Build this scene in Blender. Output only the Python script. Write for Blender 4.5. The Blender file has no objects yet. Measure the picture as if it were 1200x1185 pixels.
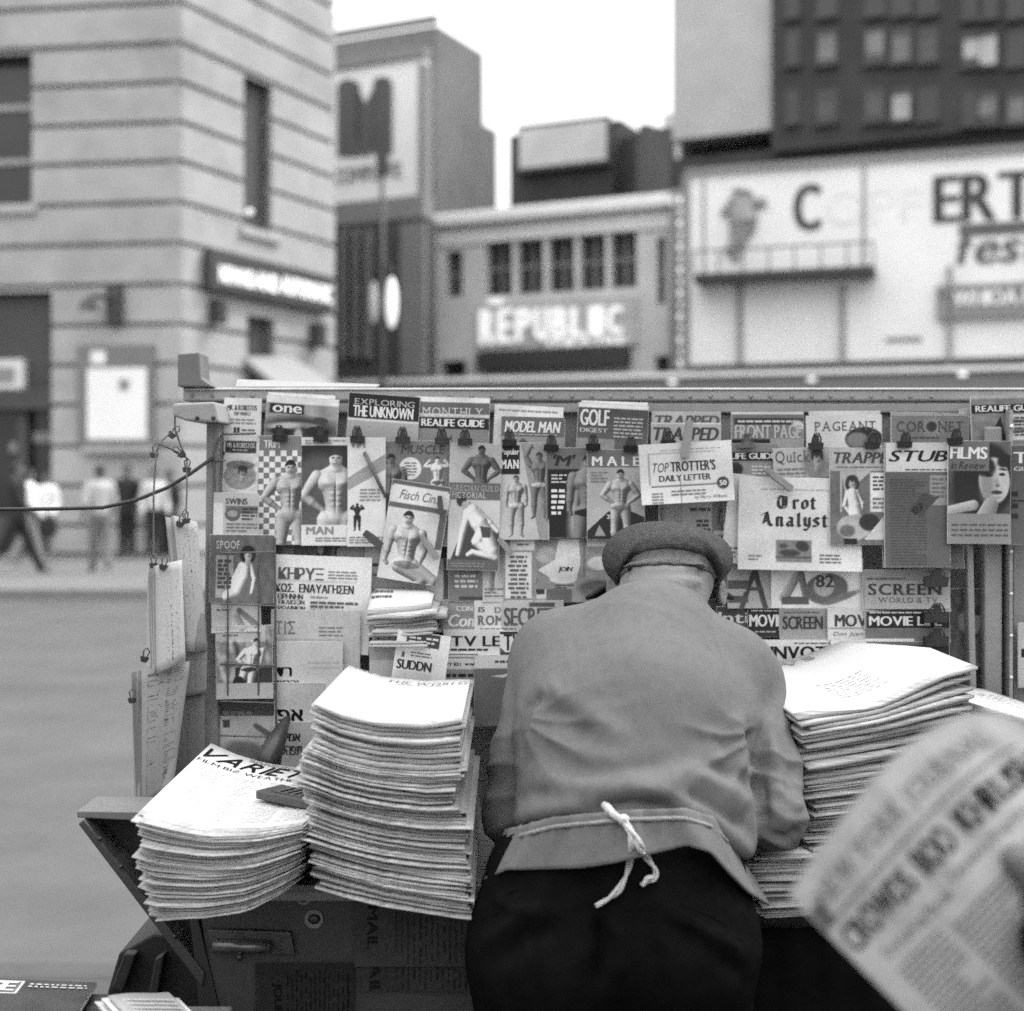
import bpy, bmesh, math, random
import numpy as np
from mathutils import Vector, Matrix

S = bpy.context.scene
C = S.collection
R = math.radians
F = 1648.0            # focal length in photo pixels (photo 1200 x 1185)
CX, HY, CAMZ = 600.0, 560.0, 1.5

# ------------------------------------------------------------------ camera
cam = bpy.data.cameras.new('camera')
camo = bpy.data.objects.new('camera', cam)
C.objects.link(camo)
camo.location = (0, 0, CAMZ)
camo.rotation_euler = (R(90), 0, 0)
cam.sensor_width = 36.0
cam.sensor_fit = 'HORIZONTAL'
cam.lens = F / 1200 * 36
cam.shift_y = -(592.5 - HY) / 1200
cam.clip_start = 0.05
cam.clip_end = 2000
cam.dof.use_dof = True
cam.dof.focus_distance = 2.22
cam.dof.aperture_fstop = 2.9
cam.dof.aperture_blades = 0
S.camera = camo

# ------------------------------------------------------------------ overcast sky and soft sun
SUN_ELEV, SUN_AZ = R(50), R(62)       # azimuth: clockwise from +Y (away from the camera) towards +X
w = bpy.data.worlds.new('World')
S.world = w
w.use_nodes = True
nt = w.node_tree
bg = nt.nodes['Background']
sky = nt.nodes.new('ShaderNodeTexSky')
sky.sky_type = 'NISHITA'
sky.sun_disc = False
sky.sun_elevation = SUN_ELEV
sky.sun_rotation = SUN_AZ
sky.air_density = 2.0
sky.dust_density = 6.0
bw = nt.nodes.new('ShaderNodeRGBToBW')
nt.links.new(sky.outputs[0], bw.inputs[0])
tc = nt.nodes.new('ShaderNodeTexCoord')
sx = nt.nodes.new('ShaderNodeSeparateXYZ')
nt.links.new(tc.outputs['Generated'], sx.inputs[0])
mr = nt.nodes.new('ShaderNodeMapRange')          # overcast: the zenith is brighter than the horizon
mr.inputs[1].default_value = 0.0; mr.inputs[2].default_value = 1.0
mr.inputs[3].default_value = 5.0; mr.inputs[4].default_value = 23.0
nt.links.new(sx.outputs['Z'], mr.inputs[0])
add = nt.nodes.new('ShaderNodeMath'); add.operation = 'MULTIPLY_ADD'
add.inputs[1].default_value = 0.25
nt.links.new(bw.outputs[0], add.inputs[0])
nt.links.new(mr.outputs[0], add.inputs[2])
nt.links.new(add.outputs[0], bg.inputs[0])
bg.inputs[1].default_value = 0.078
sun = bpy.data.lights.new('sun', 'SUN')
sun.energy = 1.5
sun.angle = R(16)
sun.color = (1, 1, 1)
suno = bpy.data.objects.new('sun', sun)
C.objects.link(suno)
d = Vector((math.sin(SUN_AZ) * math.cos(SUN_ELEV), math.cos(SUN_AZ) * math.cos(SUN_ELEV), math.sin(SUN_ELEV)))
suno.rotation_euler = d.to_track_quat('Z', 'Y').to_euler()
suno.location = (6, 4, 12)
S.view_settings.view_transform = 'Standard'
S.view_settings.look = 'None'
S.view_settings.gamma = 1
S.view_settings.use_curve_mapping = False
S.view_settings.exposure = 0.98
S.render.engine = 'CYCLES'
S.cycles.use_denoising = False          # the sampling grain stands for the film's grain
S.cycles.use_adaptive_sampling = True
S.cycles.adaptive_threshold = 0.03
S.cycles.adaptive_min_samples = 16
S.cycles.max_bounces = 6
S.cycles.caustics_reflective = False
S.cycles.caustics_refractive = False

# ------------------------------------------------------------------ helpers
rng = random.Random(5)
nrng = np.random.RandomState(5)

def P(px, py, Y):
    return Vector(((px - CX) * Y / F, Y, CAMZ - (py - HY) * Y / F))

def lin(v):
    v = np.clip(v, 0, 1)
    return np.where(v <= .04045, v / 12.92, ((v + .055) / 1.055) ** 2.4)

MATS = {}
def mat(name, v, rough=.7, var=.15, scale=8, bump=0., bscale=60, metal=0., stretch=None, stain=0., spec=.4, emit=0.):
    """grey surface of linear albedo v with procedural mottling and grain"""
    if name in MATS: return MATS[name]
    m = bpy.data.materials.new(name); MATS[name] = m
    m.use_nodes = True
    t = m.node_tree; b = t.nodes['Principled BSDF']
    b.inputs['Roughness'].default_value = rough
    b.inputs['Metallic'].default_value = metal
    b.inputs['Specular IOR Level'].default_value = spec
    co = t.nodes.new('ShaderNodeTexCoord')
    vec = co.outputs['Object']
    if stretch:
        mp = t.nodes.new('ShaderNodeMapping'); mp.inputs['Scale'].default_value = stretch
        t.links.new(vec, mp.inputs[0]); vec = mp.outputs[0]
    n = t.nodes.new('ShaderNodeTexNoise'); n.inputs['Scale'].default_value = scale
    n.inputs['Detail'].default_value = 6; n.inputs['Roughness'].default_value = .65
    t.links.new(vec, n.inputs['Vector'])
    r = t.nodes.new('ShaderNodeMapRange')
    r.inputs[1].default_value = .25; r.inputs[2].default_value = .75
    r.inputs[3].default_value = v * (1 - var); r.inputs[4].default_value = v * (1 + var)
    t.links.new(n.outputs[0], r.inputs[0])
    out = r.outputs[0]
    if stain:
        n2 = t.nodes.new('ShaderNodeTexNoise'); n2.inputs['Scale'].default_value = scale * .23
        n2.inputs['Detail'].default_value = 3
        t.links.new(vec, n2.inputs['Vector'])
        r2 = t.nodes.new('ShaderNodeMapRange'); r2.inputs[1].default_value = .45; r2.inputs[2].default_value = .7
        r2.inputs[3].default_value = 1; r2.inputs[4].default_value = 1 - stain
        t.links.new(n2.outputs[0], r2.inputs[0])
        mu = t.nodes.new('ShaderNodeMath'); mu.operation = 'MULTIPLY'
        t.links.new(out, mu.inputs[0]); t.links.new(r2.outputs[0], mu.inputs[1]); out = mu.outputs[0]
    t.links.new(out, b.inputs['Base Color'])
    if bump:
        n3 = t.nodes.new('ShaderNodeTexNoise'); n3.inputs['Scale'].default_value = bscale; n3.inputs['Detail'].default_value = 4
        t.links.new(vec, n3.inputs['Vector'])
        bp = t.nodes.new('ShaderNodeBump'); bp.inputs['Strength'].default_value = bump; bp.inputs['Distance'].default_value = .01
        t.links.new(n3.outputs[0], bp.inputs['Height']); t.links.new(bp.outputs[0], b.inputs['Normal'])
    if emit:
        b.inputs['Emission Color'].default_value = (1, 1, 1, 1)
        b.inputs['Emission Strength'].default_value = emit
    return m

def ink_mat(name, rough, spec, mott=.06):
    """printed paper: the grey of the print comes from the mesh's ink attribute"""
    m = bpy.data.materials.new(name); m.use_nodes = True
    t = m.node_tree; b = t.nodes['Principled BSDF']
    b.inputs['Roughness'].default_value = rough
    b.inputs['Specular IOR Level'].default_value = spec
    a = t.nodes.new('ShaderNodeAttribute'); a.attribute_name = 'ink'
    co = t.nodes.new('ShaderNodeTexCoord')
    n = t.nodes.new('ShaderNodeTexNoise'); n.inputs['Scale'].default_value = 700; n.inputs['Detail'].default_value = 2
    t.links.new(co.outputs['Object'], n.inputs['Vector'])
    r = t.nodes.new('ShaderNodeMapRange'); r.inputs[1].default_value = .3; r.inputs[2].default_value = .7
    r.inputs[3].default_value = 1 - mott * 2; r.inputs[4].default_value = 1 + mott
    t.links.new(n.outputs[0], r.inputs[0])
    mx = t.nodes.new('ShaderNodeVectorMath'); mx.operation = 'SCALE'
    t.links.new(a.outputs['Color'], mx.inputs[0]); t.links.new(r.outputs[0], mx.inputs['Scale'])
    t.links.new(mx.outputs[0], b.inputs['Base Color'])
    return m
M_PRINT = ink_mat('magazine_print', .42, .35)
M_NEWS = ink_mat('newsprint', .85, .1, .09)

def edge_mat(name, v, freq, var):
    """cut edges of many paper sheets: thin uneven lines along the sheet"""
    m = bpy.data.materials.new(name); m.use_nodes = True
    t = m.node_tree; b = t.nodes['Principled BSDF']
    b.inputs['Roughness'].default_value = .9; b.inputs['Specular IOR Level'].default_value = .1
    co = t.nodes.new('ShaderNodeTexCoord')
    mp = t.nodes.new('ShaderNodeMapping'); mp.inputs['Scale'].default_value = (5, 5, freq)
    t.links.new(co.outputs['Object'], mp.inputs[0])
    n = t.nodes.new('ShaderNodeTexNoise'); n.inputs['Scale'].default_value = 1; n.inputs['Detail'].default_value = 5
    n.inputs['Roughness'].default_value = .7
    t.links.new(mp.outputs[0], n.inputs['Vector'])
    r = t.nodes.new('ShaderNodeMapRange'); r.inputs[1].default_value = .3; r.inputs[2].default_value = .7
    r.inputs[3].default_value = v * (1 - var); r.inputs[4].default_value = min(.85, v * (1 + var * .5))
    t.links.new(n.outputs[0], r.inputs[0]); t.links.new(r.outputs[0], b.inputs['Base Color'])
    bp = t.nodes.new('ShaderNodeBump'); bp.inputs['Strength'].default_value = .6; bp.inputs['Distance'].default_value = .002
    t.links.new(n.outputs[0], bp.inputs['Height']); t.links.new(bp.outputs[0], b.inputs['Normal'])
    return m
M_EDGE = edge_mat('paper_edges', .40, 560, .55)
M_EDGE2 = edge_mat('magazine_edges', .6, 1500, .25)

def tag(o, label, cat, group=None):
    o['label'] = label; o['category'] = cat
    if group: o['group'] = group
    return o

def thing(name, label, cat, loc=(0, 0, 0), group=None, rot=(0, 0, 0)):
    o = bpy.data.objects.new(name, None); C.objects.link(o)
    o.location = loc; o.rotation_euler = rot; o.empty_display_size = .05
    return tag(o, label, cat, group)

def rot2(ang):
    return math.cos(ang), math.sin(ang)

class MB:
    """collects shapes (world coordinates unless a frame is given) and links them as one mesh object"""
    def __init__(s): s.v = []; s.f = []; s.m = []; s.c = []
    def add(s, V, Fs, mi=0, col=None):
        o = len(s.v)
        s.v.extend([tuple(map(float, q)) for q in V]); s.f.extend([tuple(int(i) + o for i in q) for q in Fs])
        s.m.extend([mi] * len(Fs))
        if col is not None: s.c.extend(list(col) if hasattr(col, '__len__') else [float(col)] * len(V))
        else: s.c.extend([.5] * len(V))
        return s
    def box(s, x0, x1, y0, y1, z0, z1, mi=0, fr=None):
        V = [(x, y, z) for z in (z0, z1) for y in (y0, y1) for x in (x0, x1)]
        if fr: V = [fr(*q) for q in V]
        return s.add(V, [(0, 2, 3, 1), (4, 5, 7, 6), (0, 1, 5, 4), (2, 6, 7, 3), (0, 4, 6, 2), (1, 3, 7, 5)], mi)
    def prism(s, pts, a, b, axis=1, mi=0, fr=None):
        """polygon pts extruded from a to b along axis (1: pts are x,z; 2: pts are x,y)"""
        n = len(pts)
        mk = (lambda p, t: (p[0], t, p[1])) if axis == 1 else (lambda p, t: (p[0], p[1], t)) if axis == 2 else (lambda p, t: (t, p[0], p[1]))
        V = [mk(p, a) for p in pts] + [mk(p, b) for p in pts]
        if fr: V = [fr(*q) for q in V]
        Fs = [tuple(range(n)), tuple(range(2 * n - 1, n - 1, -1))] + [(i, n + i, n + (i + 1) % n, (i + 1) % n) for i in range(n)]
        return s.add(V, Fs, mi)
    def tube(s, pts, r, n=8, mi=0, cap=True):
        pts = [Vector(p) for p in pts]; rs = r if hasattr(r, '__len__') else [r] * len(pts)
        V = []; up = None
        for i, p in enumerate(pts):
            t = (pts[min(i + 1, len(pts) - 1)] - pts[max(i - 1, 0)])
            t = t.normalized() if t.length > 1e-9 else Vector((0, 0, 1))
            if up is None: up = Vector((0, 0, 1)) if abs(t.z) < .9 else Vector((1, 0, 0))
            a = t.cross(up); a = a.normalized() if a.length > 1e-6 else t.orthogonal().normalized()
            b = a.cross(t); up = b
            V += [p + (a * math.cos(2 * math.pi * k / n) + b * math.sin(2 * math.pi * k / n)) * rs[i] for k in range(n)]
        Fs = [(i * n + k, i * n + (k + 1) % n, (i + 1) * n + (k + 1) % n, (i + 1) * n + k) for i in range(len(pts) - 1) for k in range(n)]
        if cap:
            Fs += [tuple(range(n - 1, -1, -1)), tuple((len(pts) - 1) * n + k for k in range(n))]
        return s.add(V, Fs, mi)
    def ball(s, c, r, nu=12, nv=8, mi=0, sc=(1, 1, 1)):
        V = []; Fs = []
        for j in range(nv + 1):
            a = math.pi * j / nv
            for i in range(nu):
                b = 2 * math.pi * i / nu
                V.append((c[0] + r * sc[0] * math.sin(a) * math.cos(b), c[1] + r * sc[1] * math.sin(a) * math.sin(b), c[2] + r * sc[2] * math.cos(a)))
        for j in range(nv):
            for i in range(nu):
                Fs.append((j * nu + i, (j + 1) * nu + i, (j + 1) * nu + (i + 1) % nu, j * nu + (i + 1) % nu))
        return s.add(V, Fs, mi)
    def build(s, name, mats, parent=None, loc=None, smooth=False, bevel=0., ink=False):
        me = bpy.data.meshes.new(name)
        o = bpy.data.objects.new(name, me); C.objects.link(o)
        base = Vector(loc) if loc is not None else Vector((0, 0, 0))
        if parent is not None:
            # vertices are given in world space unless loc is 'local'
            pl = parent
            off = Vector((0, 0, 0)); chain = parent
            while chain is not None: off += Vector(chain.location); chain = chain.parent
            o.parent = parent
            V = [tuple(Vector(q) - off - base) for q in s.v]
            o.location = base
        else:
            V = [tuple(Vector(q) - base) for q in s.v]; o.location = base
        me.from_pydata(V, [], s.f)
        for m_ in (mats if isinstance(mats, (list, tuple)) else [mats]): me.materials.append(m_)
        me.polygons.foreach_set('material_index', s.m)
        if smooth: me.polygons.foreach_set('use_smooth', [True] * len(s.f))
        if ink:
            at = me.color_attributes.new('ink', 'FLOAT_COLOR', 'POINT')
            g = np.asarray(s.c, dtype=np.float32); col = np.ones((len(g), 4), np.float32); col[:, :3] = g[:, None]
            at.data.foreach_set('color', col.ravel())
        me.update()
        if bevel:
            b = o.modifiers.new('bevel', 'BEVEL'); b.width = bevel; b.segments = 2; b.limit_method = 'ANGLE'; b.angle_limit = R(40)
        return o

def struct(o):
    o['kind'] = 'structure'; return o

# ------------------------------------------------------------------ signed-distance modelling for bodies and cloth
def nets(f, lo, hi, h):
    lo = np.array(lo, float); hi = np.array(hi, float)
    n = np.ceil((hi - lo) / h).astype(int) + 1
    ax = [lo[i] + h * np.arange(n[i]) for i in range(3)]
    X, Y, Z = np.meshgrid(*ax, indexing='ij')
    D = f(X, Y, Z); s = D < 0
    sl = lambda A, o: A[o[0]:A.shape[0] - 1 + o[0], o[1]:A.shape[1] - 1 + o[1], o[2]:A.shape[2] - 1 + o[2]]
    cs = [(a, b, c) for a in (0, 1) for b in (0, 1) for c in (0, 1)]
    cnt = sum(sl(s, o).astype(int) for o in cs)
    act = (cnt > 0) & (cnt < 8)
    idx = -np.ones(act.shape, int); idx[act] = np.arange(act.sum())
    I = np.argwhere(act).astype(float)
    acc = np.zeros_like(I); num = np.zeros(len(I))
    for a in cs:
        for k in range(3):
            if a[k] == 0:
                b = list(a); b[k] = 1
                da = sl(D, a)[act]; db = sl(D, b)[act]
                cr = (da < 0) != (db < 0)
                t = np.where(cr, da / np.where(cr, da - db, 1), 0)
                p = np.array(a, float)[None, :] + np.zeros_like(I); p[:, k] += t
                acc += p * cr[:, None]; num += cr
    V = lo + h * (I + acc / num[:, None])
    Fs = []
    for k in range(3):
        a, b = (k + 1) % 3, (k + 2) % 3
        s0 = np.take(s, range(s.shape[k] - 1), k); s1 = np.take(s, range(1, s.shape[k]), k)
        E = np.argwhere(s0 != s1)
        E = E[(E[:, a] > 0) & (E[:, b] > 0) & (E[:, a] < n[a] - 1) & (E[:, b] < n[b] - 1)]
        ins = s0[E[:, 0], E[:, 1], E[:, 2]]
        q = []
        for da, db in ((-1, -1), (0, -1), (0, 0), (-1, 0)):
            e = E.copy(); e[:, a] += da; e[:, b] += db
            q.append(idx[e[:, 0], e[:, 1], e[:, 2]])
        q = np.stack(q, 1)
        q[~ins] = q[~ins][:, ::-1]
        Fs.append(q)
    return V, np.concatenate(Fs)

def normals(V, Q):
    a = V[Q[:, 0]]; b = V[Q[:, 1]]; c = V[Q[:, 2]]; d_ = V[Q[:, 3]]
    fn = np.cross(c - a, d_ - b)
    N = np.zeros_like(V)
    for i in range(4): np.add.at(N, Q[:, i], fn)
    return N / np.maximum(np.linalg.norm(N, axis=1, keepdims=True), 1e-9)

def cone(a, ra, b, rb, sc=(1, 1, 1)):
    a = np.array(a, float); b = np.array(b, float); sc = np.array(sc, float)
    def f(X, Y, Z):
        px, py, pz = (X - a[0]) / sc[0], (Y - a[1]) / sc[1], (Z - a[2]) / sc[2]
        q = (b - a) / sc; L = max(q @ q, 1e-9)
        h = np.clip((px * q[0] + py * q[1] + pz * q[2]) / L, 0, 1)
        return (np.sqrt((px - h * q[0]) ** 2 + (py - h * q[1]) ** 2 + (pz - h * q[2]) ** 2) - (ra + (rb - ra) * h)) * min(sc)
    return f

def ellip(c, r):
    def f(X, Y, Z):
        k0 = np.sqrt(((X - c[0]) / r[0]) ** 2 + ((Y - c[1]) / r[1]) ** 2 + ((Z - c[2]) / r[2]) ** 2)
        return (k0 - 1) * min(r)
    return f

def smin(a, b, k):
    h = np.clip(.5 + .5 * (b - a) / k, 0, 1)
    return b + (a - b) * h - k * h * (1 - h)
def smax(a, b, k): return -smin(-a, -b, k)

def union(fs, k):
    def f(X, Y, Z):
        r = fs[0](X, Y, Z)
        for g in fs[1:]: r = smin(r, g(X, Y, Z), k)
        return r
    return f

def vnoise(V, scale, seed=0, oct=2):
    """cheap smooth noise on points, about -1..1"""
    r = np.random.RandomState(seed); out = np.zeros(len(V)); amp = 1.
    for o in range(oct):
        for _ in range(5):
            k = r.normal(size=3) * scale * (1.9 ** o); ph = r.uniform(0, 6.28)
            out += amp * np.sin(V @ k + ph) / 3.2
        amp *= .5
    return out

def sdf_obj(name, f, lo, hi, h, m, parent=None, post=None, loc=None):
    V, Q = nets(f, lo, hi, h)
    if post is not None: V = post(V, normals(V, Q))
    mb = MB(); mb.add(V, Q)
    return mb.build(name, m, parent, loc=loc, smooth=True)

# ------------------------------------------------------------------ lettering
GL = {}
def load_glyphs():
    chars = "ABCDEFGHIJKLMNOPQRSTUVWXYZabcdefghijklmnopqrstuvwxyz0123456789.,'&$-!ΑΒΓΔΕΖΗΘΙΚΛΜΝΞΟΠΡΣΤΥΦΧΨΩאבגדהוזחטיכלמנספצקרשתם"
    obs = []
    for b in (0,):
        for ch in chars:
            cu = bpy.data.curves.new('glyph', 'FONT'); cu.body = ch; cu.fill_mode = 'FRONT'
            cu.resolution_u = 3; cu.offset = 0.
            o = bpy.data.objects.new('glyph', cu); C.objects.link(o); obs.append((b, ch, o))
    dg = bpy.context.evaluated_depsgraph_get(); dg.update()
    for b, ch, o in obs:
        me = bpy.data.meshes.new_from_object(o.evaluated_get(dg))
        V = np.array([v.co[:2] for v in me.vertices]) if len(me.vertices) else np.zeros((0, 2))
        GL[b, ch] = (V, [tuple(p.vertices) for p in me.polygons], [tuple(e.vertices) for e in me.edges])
        bpy.data.meshes.remove(me)
    for b, ch, o in obs:
        cu = o.data; bpy.data.objects.remove(o); bpy.data.curves.remove(cu)
load_glyphs()
CAPH = GL[0, 'H'][0][:, 1].max()

def text2d(s, bold=0, it=0., serif=False, gap=.13):
    """flat lettering, cap height 1, baseline 0, starting at x = 0 -> verts, faces"""
    V = []; Fs = []; x = 0.
    for ch in s:
        if ch == ' ': x += .38; continue
        if (0, ch) not in GL: continue
        v, f, e = GL[0, ch]
        if not len(v): continue
        v = v / CAPH; v = v.copy(); v[:, 0] += x - v[:, 0].min(); o = len(V)
        V += [tuple(q) for q in v]; Fs += [tuple(i + o for i in q) for q in f]
        if serif:
            for a, b in e:
                if abs(v[a, 1] - v[b, 1]) < .01 and .03 < abs(v[a, 0] - v[b, 0]) < .34:
                    y = v[a, 1]
                    if min(abs(y), abs(y - 1)) < .05 or (ch.islower() and abs(y - .75) < .08):
                        x0, x1 = sorted((v[a, 0], v[b, 0])); sgn = 1 if y < .4 else -1
                        q = len(V); V += [(x0 - .1, y), (x1 + .1, y), (x1 + .1, y + sgn * .07), (x0 - .1, y + sgn * .07)]
                        Fs.append((q, q + 1, q + 2, q + 3) if sgn > 0 else (q + 3, q + 2, q + 1, q))
        x = v[:, 0].max() + gap + (.12 if serif else 0)
    V = np.array(V) if V else np.zeros((0, 2))
    if it and len(V): V[:, 0] += V[:, 1] * it
    return V, Fs

# black-letter capitals and letters drawn with a broad nib (x right, y up, x-height 1)
BLACK = {
 'T': [[(0, 1.15), (.25, 1.4), (.9, 1.3), (1.15, 1.5)], [(.3, 1.3), (.12, .8), (.2, .25), (.5, 0), (.95, .15)], [(.62, 1.3), (.62, .25)], [(.9, 1.2), (.9, .3)]],
 'A': [[(0, 0), (.35, .3), (.6, 1.5)], [(.6, 1.5), (.85, .25), (1.1, 0)], [(.3, .55), (.8, .55)], [(.15, 1.2), (.6, 1.5)]],
 'r': [[(.05, .85), (.2, 1), (.2, .15), (.32, 0)], [(.2, .8), (.45, 1), (.6, .85)]],
 'o': [[(.1, .8), (.1, .2), (.3, 0), (.55, .2), (.55, .8), (.3, 1), (.1, .8)]],
 't': [[(.2, 1.25), (.2, .15), (.35, 0), (.5, .1)], [(.02, .95), (.45, .95)]],
 'n': [[(.05, .85), (.18, 1), (.18, .1), (.28, 0)], [(.18, .8), (.42, 1), (.58, .85), (.58, .1), (.7, 0)]],
 'a': [[(.1, .85), (.3, 1), (.52, .85), (.52, .12), (.64, 0)], [(.52, .55), (.2, .5), (.1, .2), (.28, 0), (.52, .2)]],
 'l': [[(.08, 1.3), (.2, 1.45), (.2, .12), (.34, 0)]],
 'y': [[(.05, .85), (.15, 1), (.15, .25), (.35, .05), (.55, .25)], [(.55, 1), (.55, .0), (.3, -.4), (.05, -.3)]],
 's': [[(.55, .85), (.3, 1), (.1, .8), (.5, .35), (.5, .15), (.3, 0), (.05, .12)]],
}
def black2d(s, adv=.92, nib=.13):
    V = []; Fs = []; x = 0.
    nx, ny = nib * math.cos(R(40)), nib * math.sin(R(40)); k = 0
    for ch in s:
        st = BLACK[ch]; mx = max(q[0] for l in st for q in l)
        for l in st:
            for (ax, ay), (bx, by) in zip(l, l[1:]):
                o = len(V)
                V += [(x + ax - nx, ay - ny), (x + ax + nx, ay + ny), (x + bx + nx, by + ny), (x + bx - nx, by - ny)]
                Fs.append((o, o + 1, o + 2, o + 3))
        x += mx + .32
    return np.array(V), Fs

class Pic:
    """what is printed on a sheet, painted on a fine grid in photo pixels"""
    def __init__(s, x0, y0, x1, y1, v, k=1.5):
        s.b = (x0, y0, x1, y1)
        nx = max(2, int((x1 - x0) * k) + 1); ny = max(2, int((y1 - y0) * k) + 1)
        s.nx, s.ny = nx, ny
        s.X, s.Y = np.meshgrid(np.linspace(x0, x1, nx), np.linspace(y0, y1, ny))
        s.a = np.full(s.X.shape, float(v)); s.t = []
    def put(s, al, v): s.a = s.a * (1 - al) + v * al
    def rect(s, x0, y0, x1, y1, v):
        d = np.maximum(np.maximum(x0 - s.X, s.X - x1), np.maximum(y0 - s.Y, s.Y - y1)); s.put(np.clip(.5 - d, 0, 1), v); return s
    def ell(s, cx, cy, rx, ry, v, rot=0., soft=1.):
        c, q = rot2(R(rot)); x = (s.X - cx) * c + (s.Y - cy) * q; y = -(s.X - cx) * q + (s.Y - cy) * c
        d = (np.sqrt((x / rx) ** 2 + (y / ry) ** 2) - 1) * min(rx, ry); s.put(np.clip(.5 - d / soft, 0, 1), v); return s
    def poly(s, pts, v):
        ins = np.zeros(s.X.shape, bool); n = len(pts)
        for i in range(n):
            (ax, ay), (bx, by) = pts[i], pts[(i + 1) % n]
            if ay == by: continue
            c = ((ay > s.Y) != (by > s.Y)) & (s.X < (bx - ax) * (s.Y - ay) / (by - ay) + ax); ins ^= c
        s.put(ins.astype(float), v); return s
    def cap(s, x0, y0, r0, x1, y1, r1, v, sh=.3):
        dx, dy = x1 - x0, y1 - y0; L = max(dx * dx + dy * dy, 1e-6)
        h = np.clip(((s.X - x0) * dx + (s.Y - y0) * dy) / L, 0, 1)
        ex, ey = s.X - x0 - h * dx, s.Y - y0 - h * dy; r = r0 + (r1 - r0) * h
        d = np.sqrt(ex ** 2 + ey ** 2); al = np.clip(r - d + .5, 0, 1)
        lam = np.clip((-.75 * ex - .45 * ey) / np.maximum(r, .3), -1, 1)
        s.put(al, np.clip(v * (1 + sh * lam), 0, 1)); return s
    def check(s, x0, y0, x1, y1, n, va, vb):
        m = (s.X >= x0) & (s.X < x1) & (s.Y >= y0) & (s.Y < y1)
        c = ((s.X - x0) // n + (s.Y - y0) // n).astype(int) % 2
        s.a = np.where(m, np.where(c == 0, va, vb), s.a); return s
    def grad(s, x0, y0, x1, y1, va, vb, hor=False):
        m = (s.X >= x0) & (s.X <= x1) & (s.Y >= y0) & (s.Y <= y1)
        t = ((s.X - x0) / (x1 - x0)) if hor else ((s.Y - y0) / (y1 - y0))
        s.a = np.where(m, va + (vb - va) * t, s.a); return s
    def mot(s, amp, sc, seed):
        q = np.stack([s.X.ravel(), s.Y.ravel(), np.zeros(s.X.size)], 1)
        s.a = np.clip(s.a + amp * vnoise(q, sc, seed, 3).reshape(s.X.shape), 0, 1); return s
    def greek(s, x0, y0, x1, y1, step, v, seed=1, th=.45, word=(4, 10), al=1., cen=False):
        r = random.Random(seed); y = y0 + step * .5
        while y < y1:
            ind = (x1 - x0) * r.uniform(.05, .25) if cen else 0
            x = x0 + ind; xe = x1 - ind - (0 if cen else (x1 - x0) * r.choice((0, 0, 0, .3)))
            while x < xe - 1:
                L = min(r.uniform(*word), xe - x); o = Q4(x, y - step * th / 2, x + L, y + step * th / 2)
                s.t.append((o[0], o[1], v)); x += L + max(1.2, step * .3)
            y += step
        return s
    def T(s, st, x0, y0, x1, y1, v, bold=1, it=0., serif=False, rot=0., black=False):
        V, Fs = black2d(st) if black else text2d(st, bold, it, serif)
        if not len(V): return s
        lo, hi = V.min(0), V.max(0)
        top = max(hi[1], 1.) if not black else hi[1]; bot = min(lo[1], 0.)
        q = np.empty_like(V)
        q[:, 0] = x0 + (V[:, 0] - lo[0]) / (hi[0] - lo[0]) * (x1 - x0)
        q[:, 1] = y1 - (V[:, 1] - bot) / (top - bot) * (y1 - y0)
        if rot:
            c, n = rot2(R(rot)); mx, my = (x0 + x1) / 2, (y0 + y1) / 2
            q = np.stack([mx + (q[:, 0] - mx) * c - (q[:, 1] - my) * n, my + (q[:, 0] - mx) * n + (q[:, 1] - my) * c], 1)
        e = min((y1 - y0) / (top - bot), 1.15 * (x1 - x0) / (hi[0] - lo[0])) * .05
        for k in ((0,), (0, -1, 1), (0, -1, 1, -2, 2))[bold]:
            s.t.append((q + np.array([k * e * math.cos(R(rot)), k * e * math.sin(R(rot))]), Fs, v))
        return s
    def fig(s, cx, y0, H, pose='stand', v=.62, trunks=.85, hair=.12, flip=1, lean=0., legs=True, sh=.42):
        """a printed figure of an athlete in swimming trunks"""
        A = {'stand': [(.155, .33, .165, .47)] * 2, 'hips': [(.23, .33, .1, .43)] * 2, 'flex': [(.235, .19, .14, .07)] * 2,
             'up': [(.2, .06, .12, -.1), (.16, .33, .17, .46)], 'one': [(.22, .33, .09, .43), (.15, .34, .16, .47)], 'sit': [(.17, .33, .2, .47), (.16, .34, .12, .46)]}[pose]
        p = lambda x, y: (cx + flip * (x + lean * (y - .5)) * H, y0 + y * H)
        h = np.full(s.X.shape, -.5 * H)
        def limb(a, ra, b, rb, k=.016):
            nonlocal h
            (ax, ay), (bx, by) = p(*a), p(*b); dx, dy = bx - ax, by - ay; L = max(dx * dx + dy * dy, 1e-6)
            t = np.clip(((s.X - ax) * dx + (s.Y - ay) * dy) / L, 0, 1); r = (ra + (rb - ra) * t) * H
            d2 = (s.X - ax - t * dx) ** 2 + (s.Y - ay - t * dy) ** 2
            q = np.where(d2 < r * r, np.sqrt(np.maximum(r * r - d2, 0)), r - np.sqrt(d2))
            h = smax(h, q, k * H)
        if legs:
            for g in (-1, 1):
                if pose == 'sit':
                    limb((g * .06, .5), .072, (.2 + g * .05, .6), .052); limb((.2 + g * .05, .6), .047, (.1 + g * .1, .82), .026)
                else:
                    limb((g * .06, .5), .072, (g * .08, .71), .043); limb((g * .08, .73), .044, (g * .082, .80), .044); limb((g * .082, .80), .042, (g * .078, .95), .022); limb((g * .078, .955), .020, (g * .11, .985), .018)
        limb((0, .48), .082, (0, .42), .070); limb((0, .41), .070, (0, .28), .098); limb((-.05, .235), .080, (.05, .235), .080)
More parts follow.
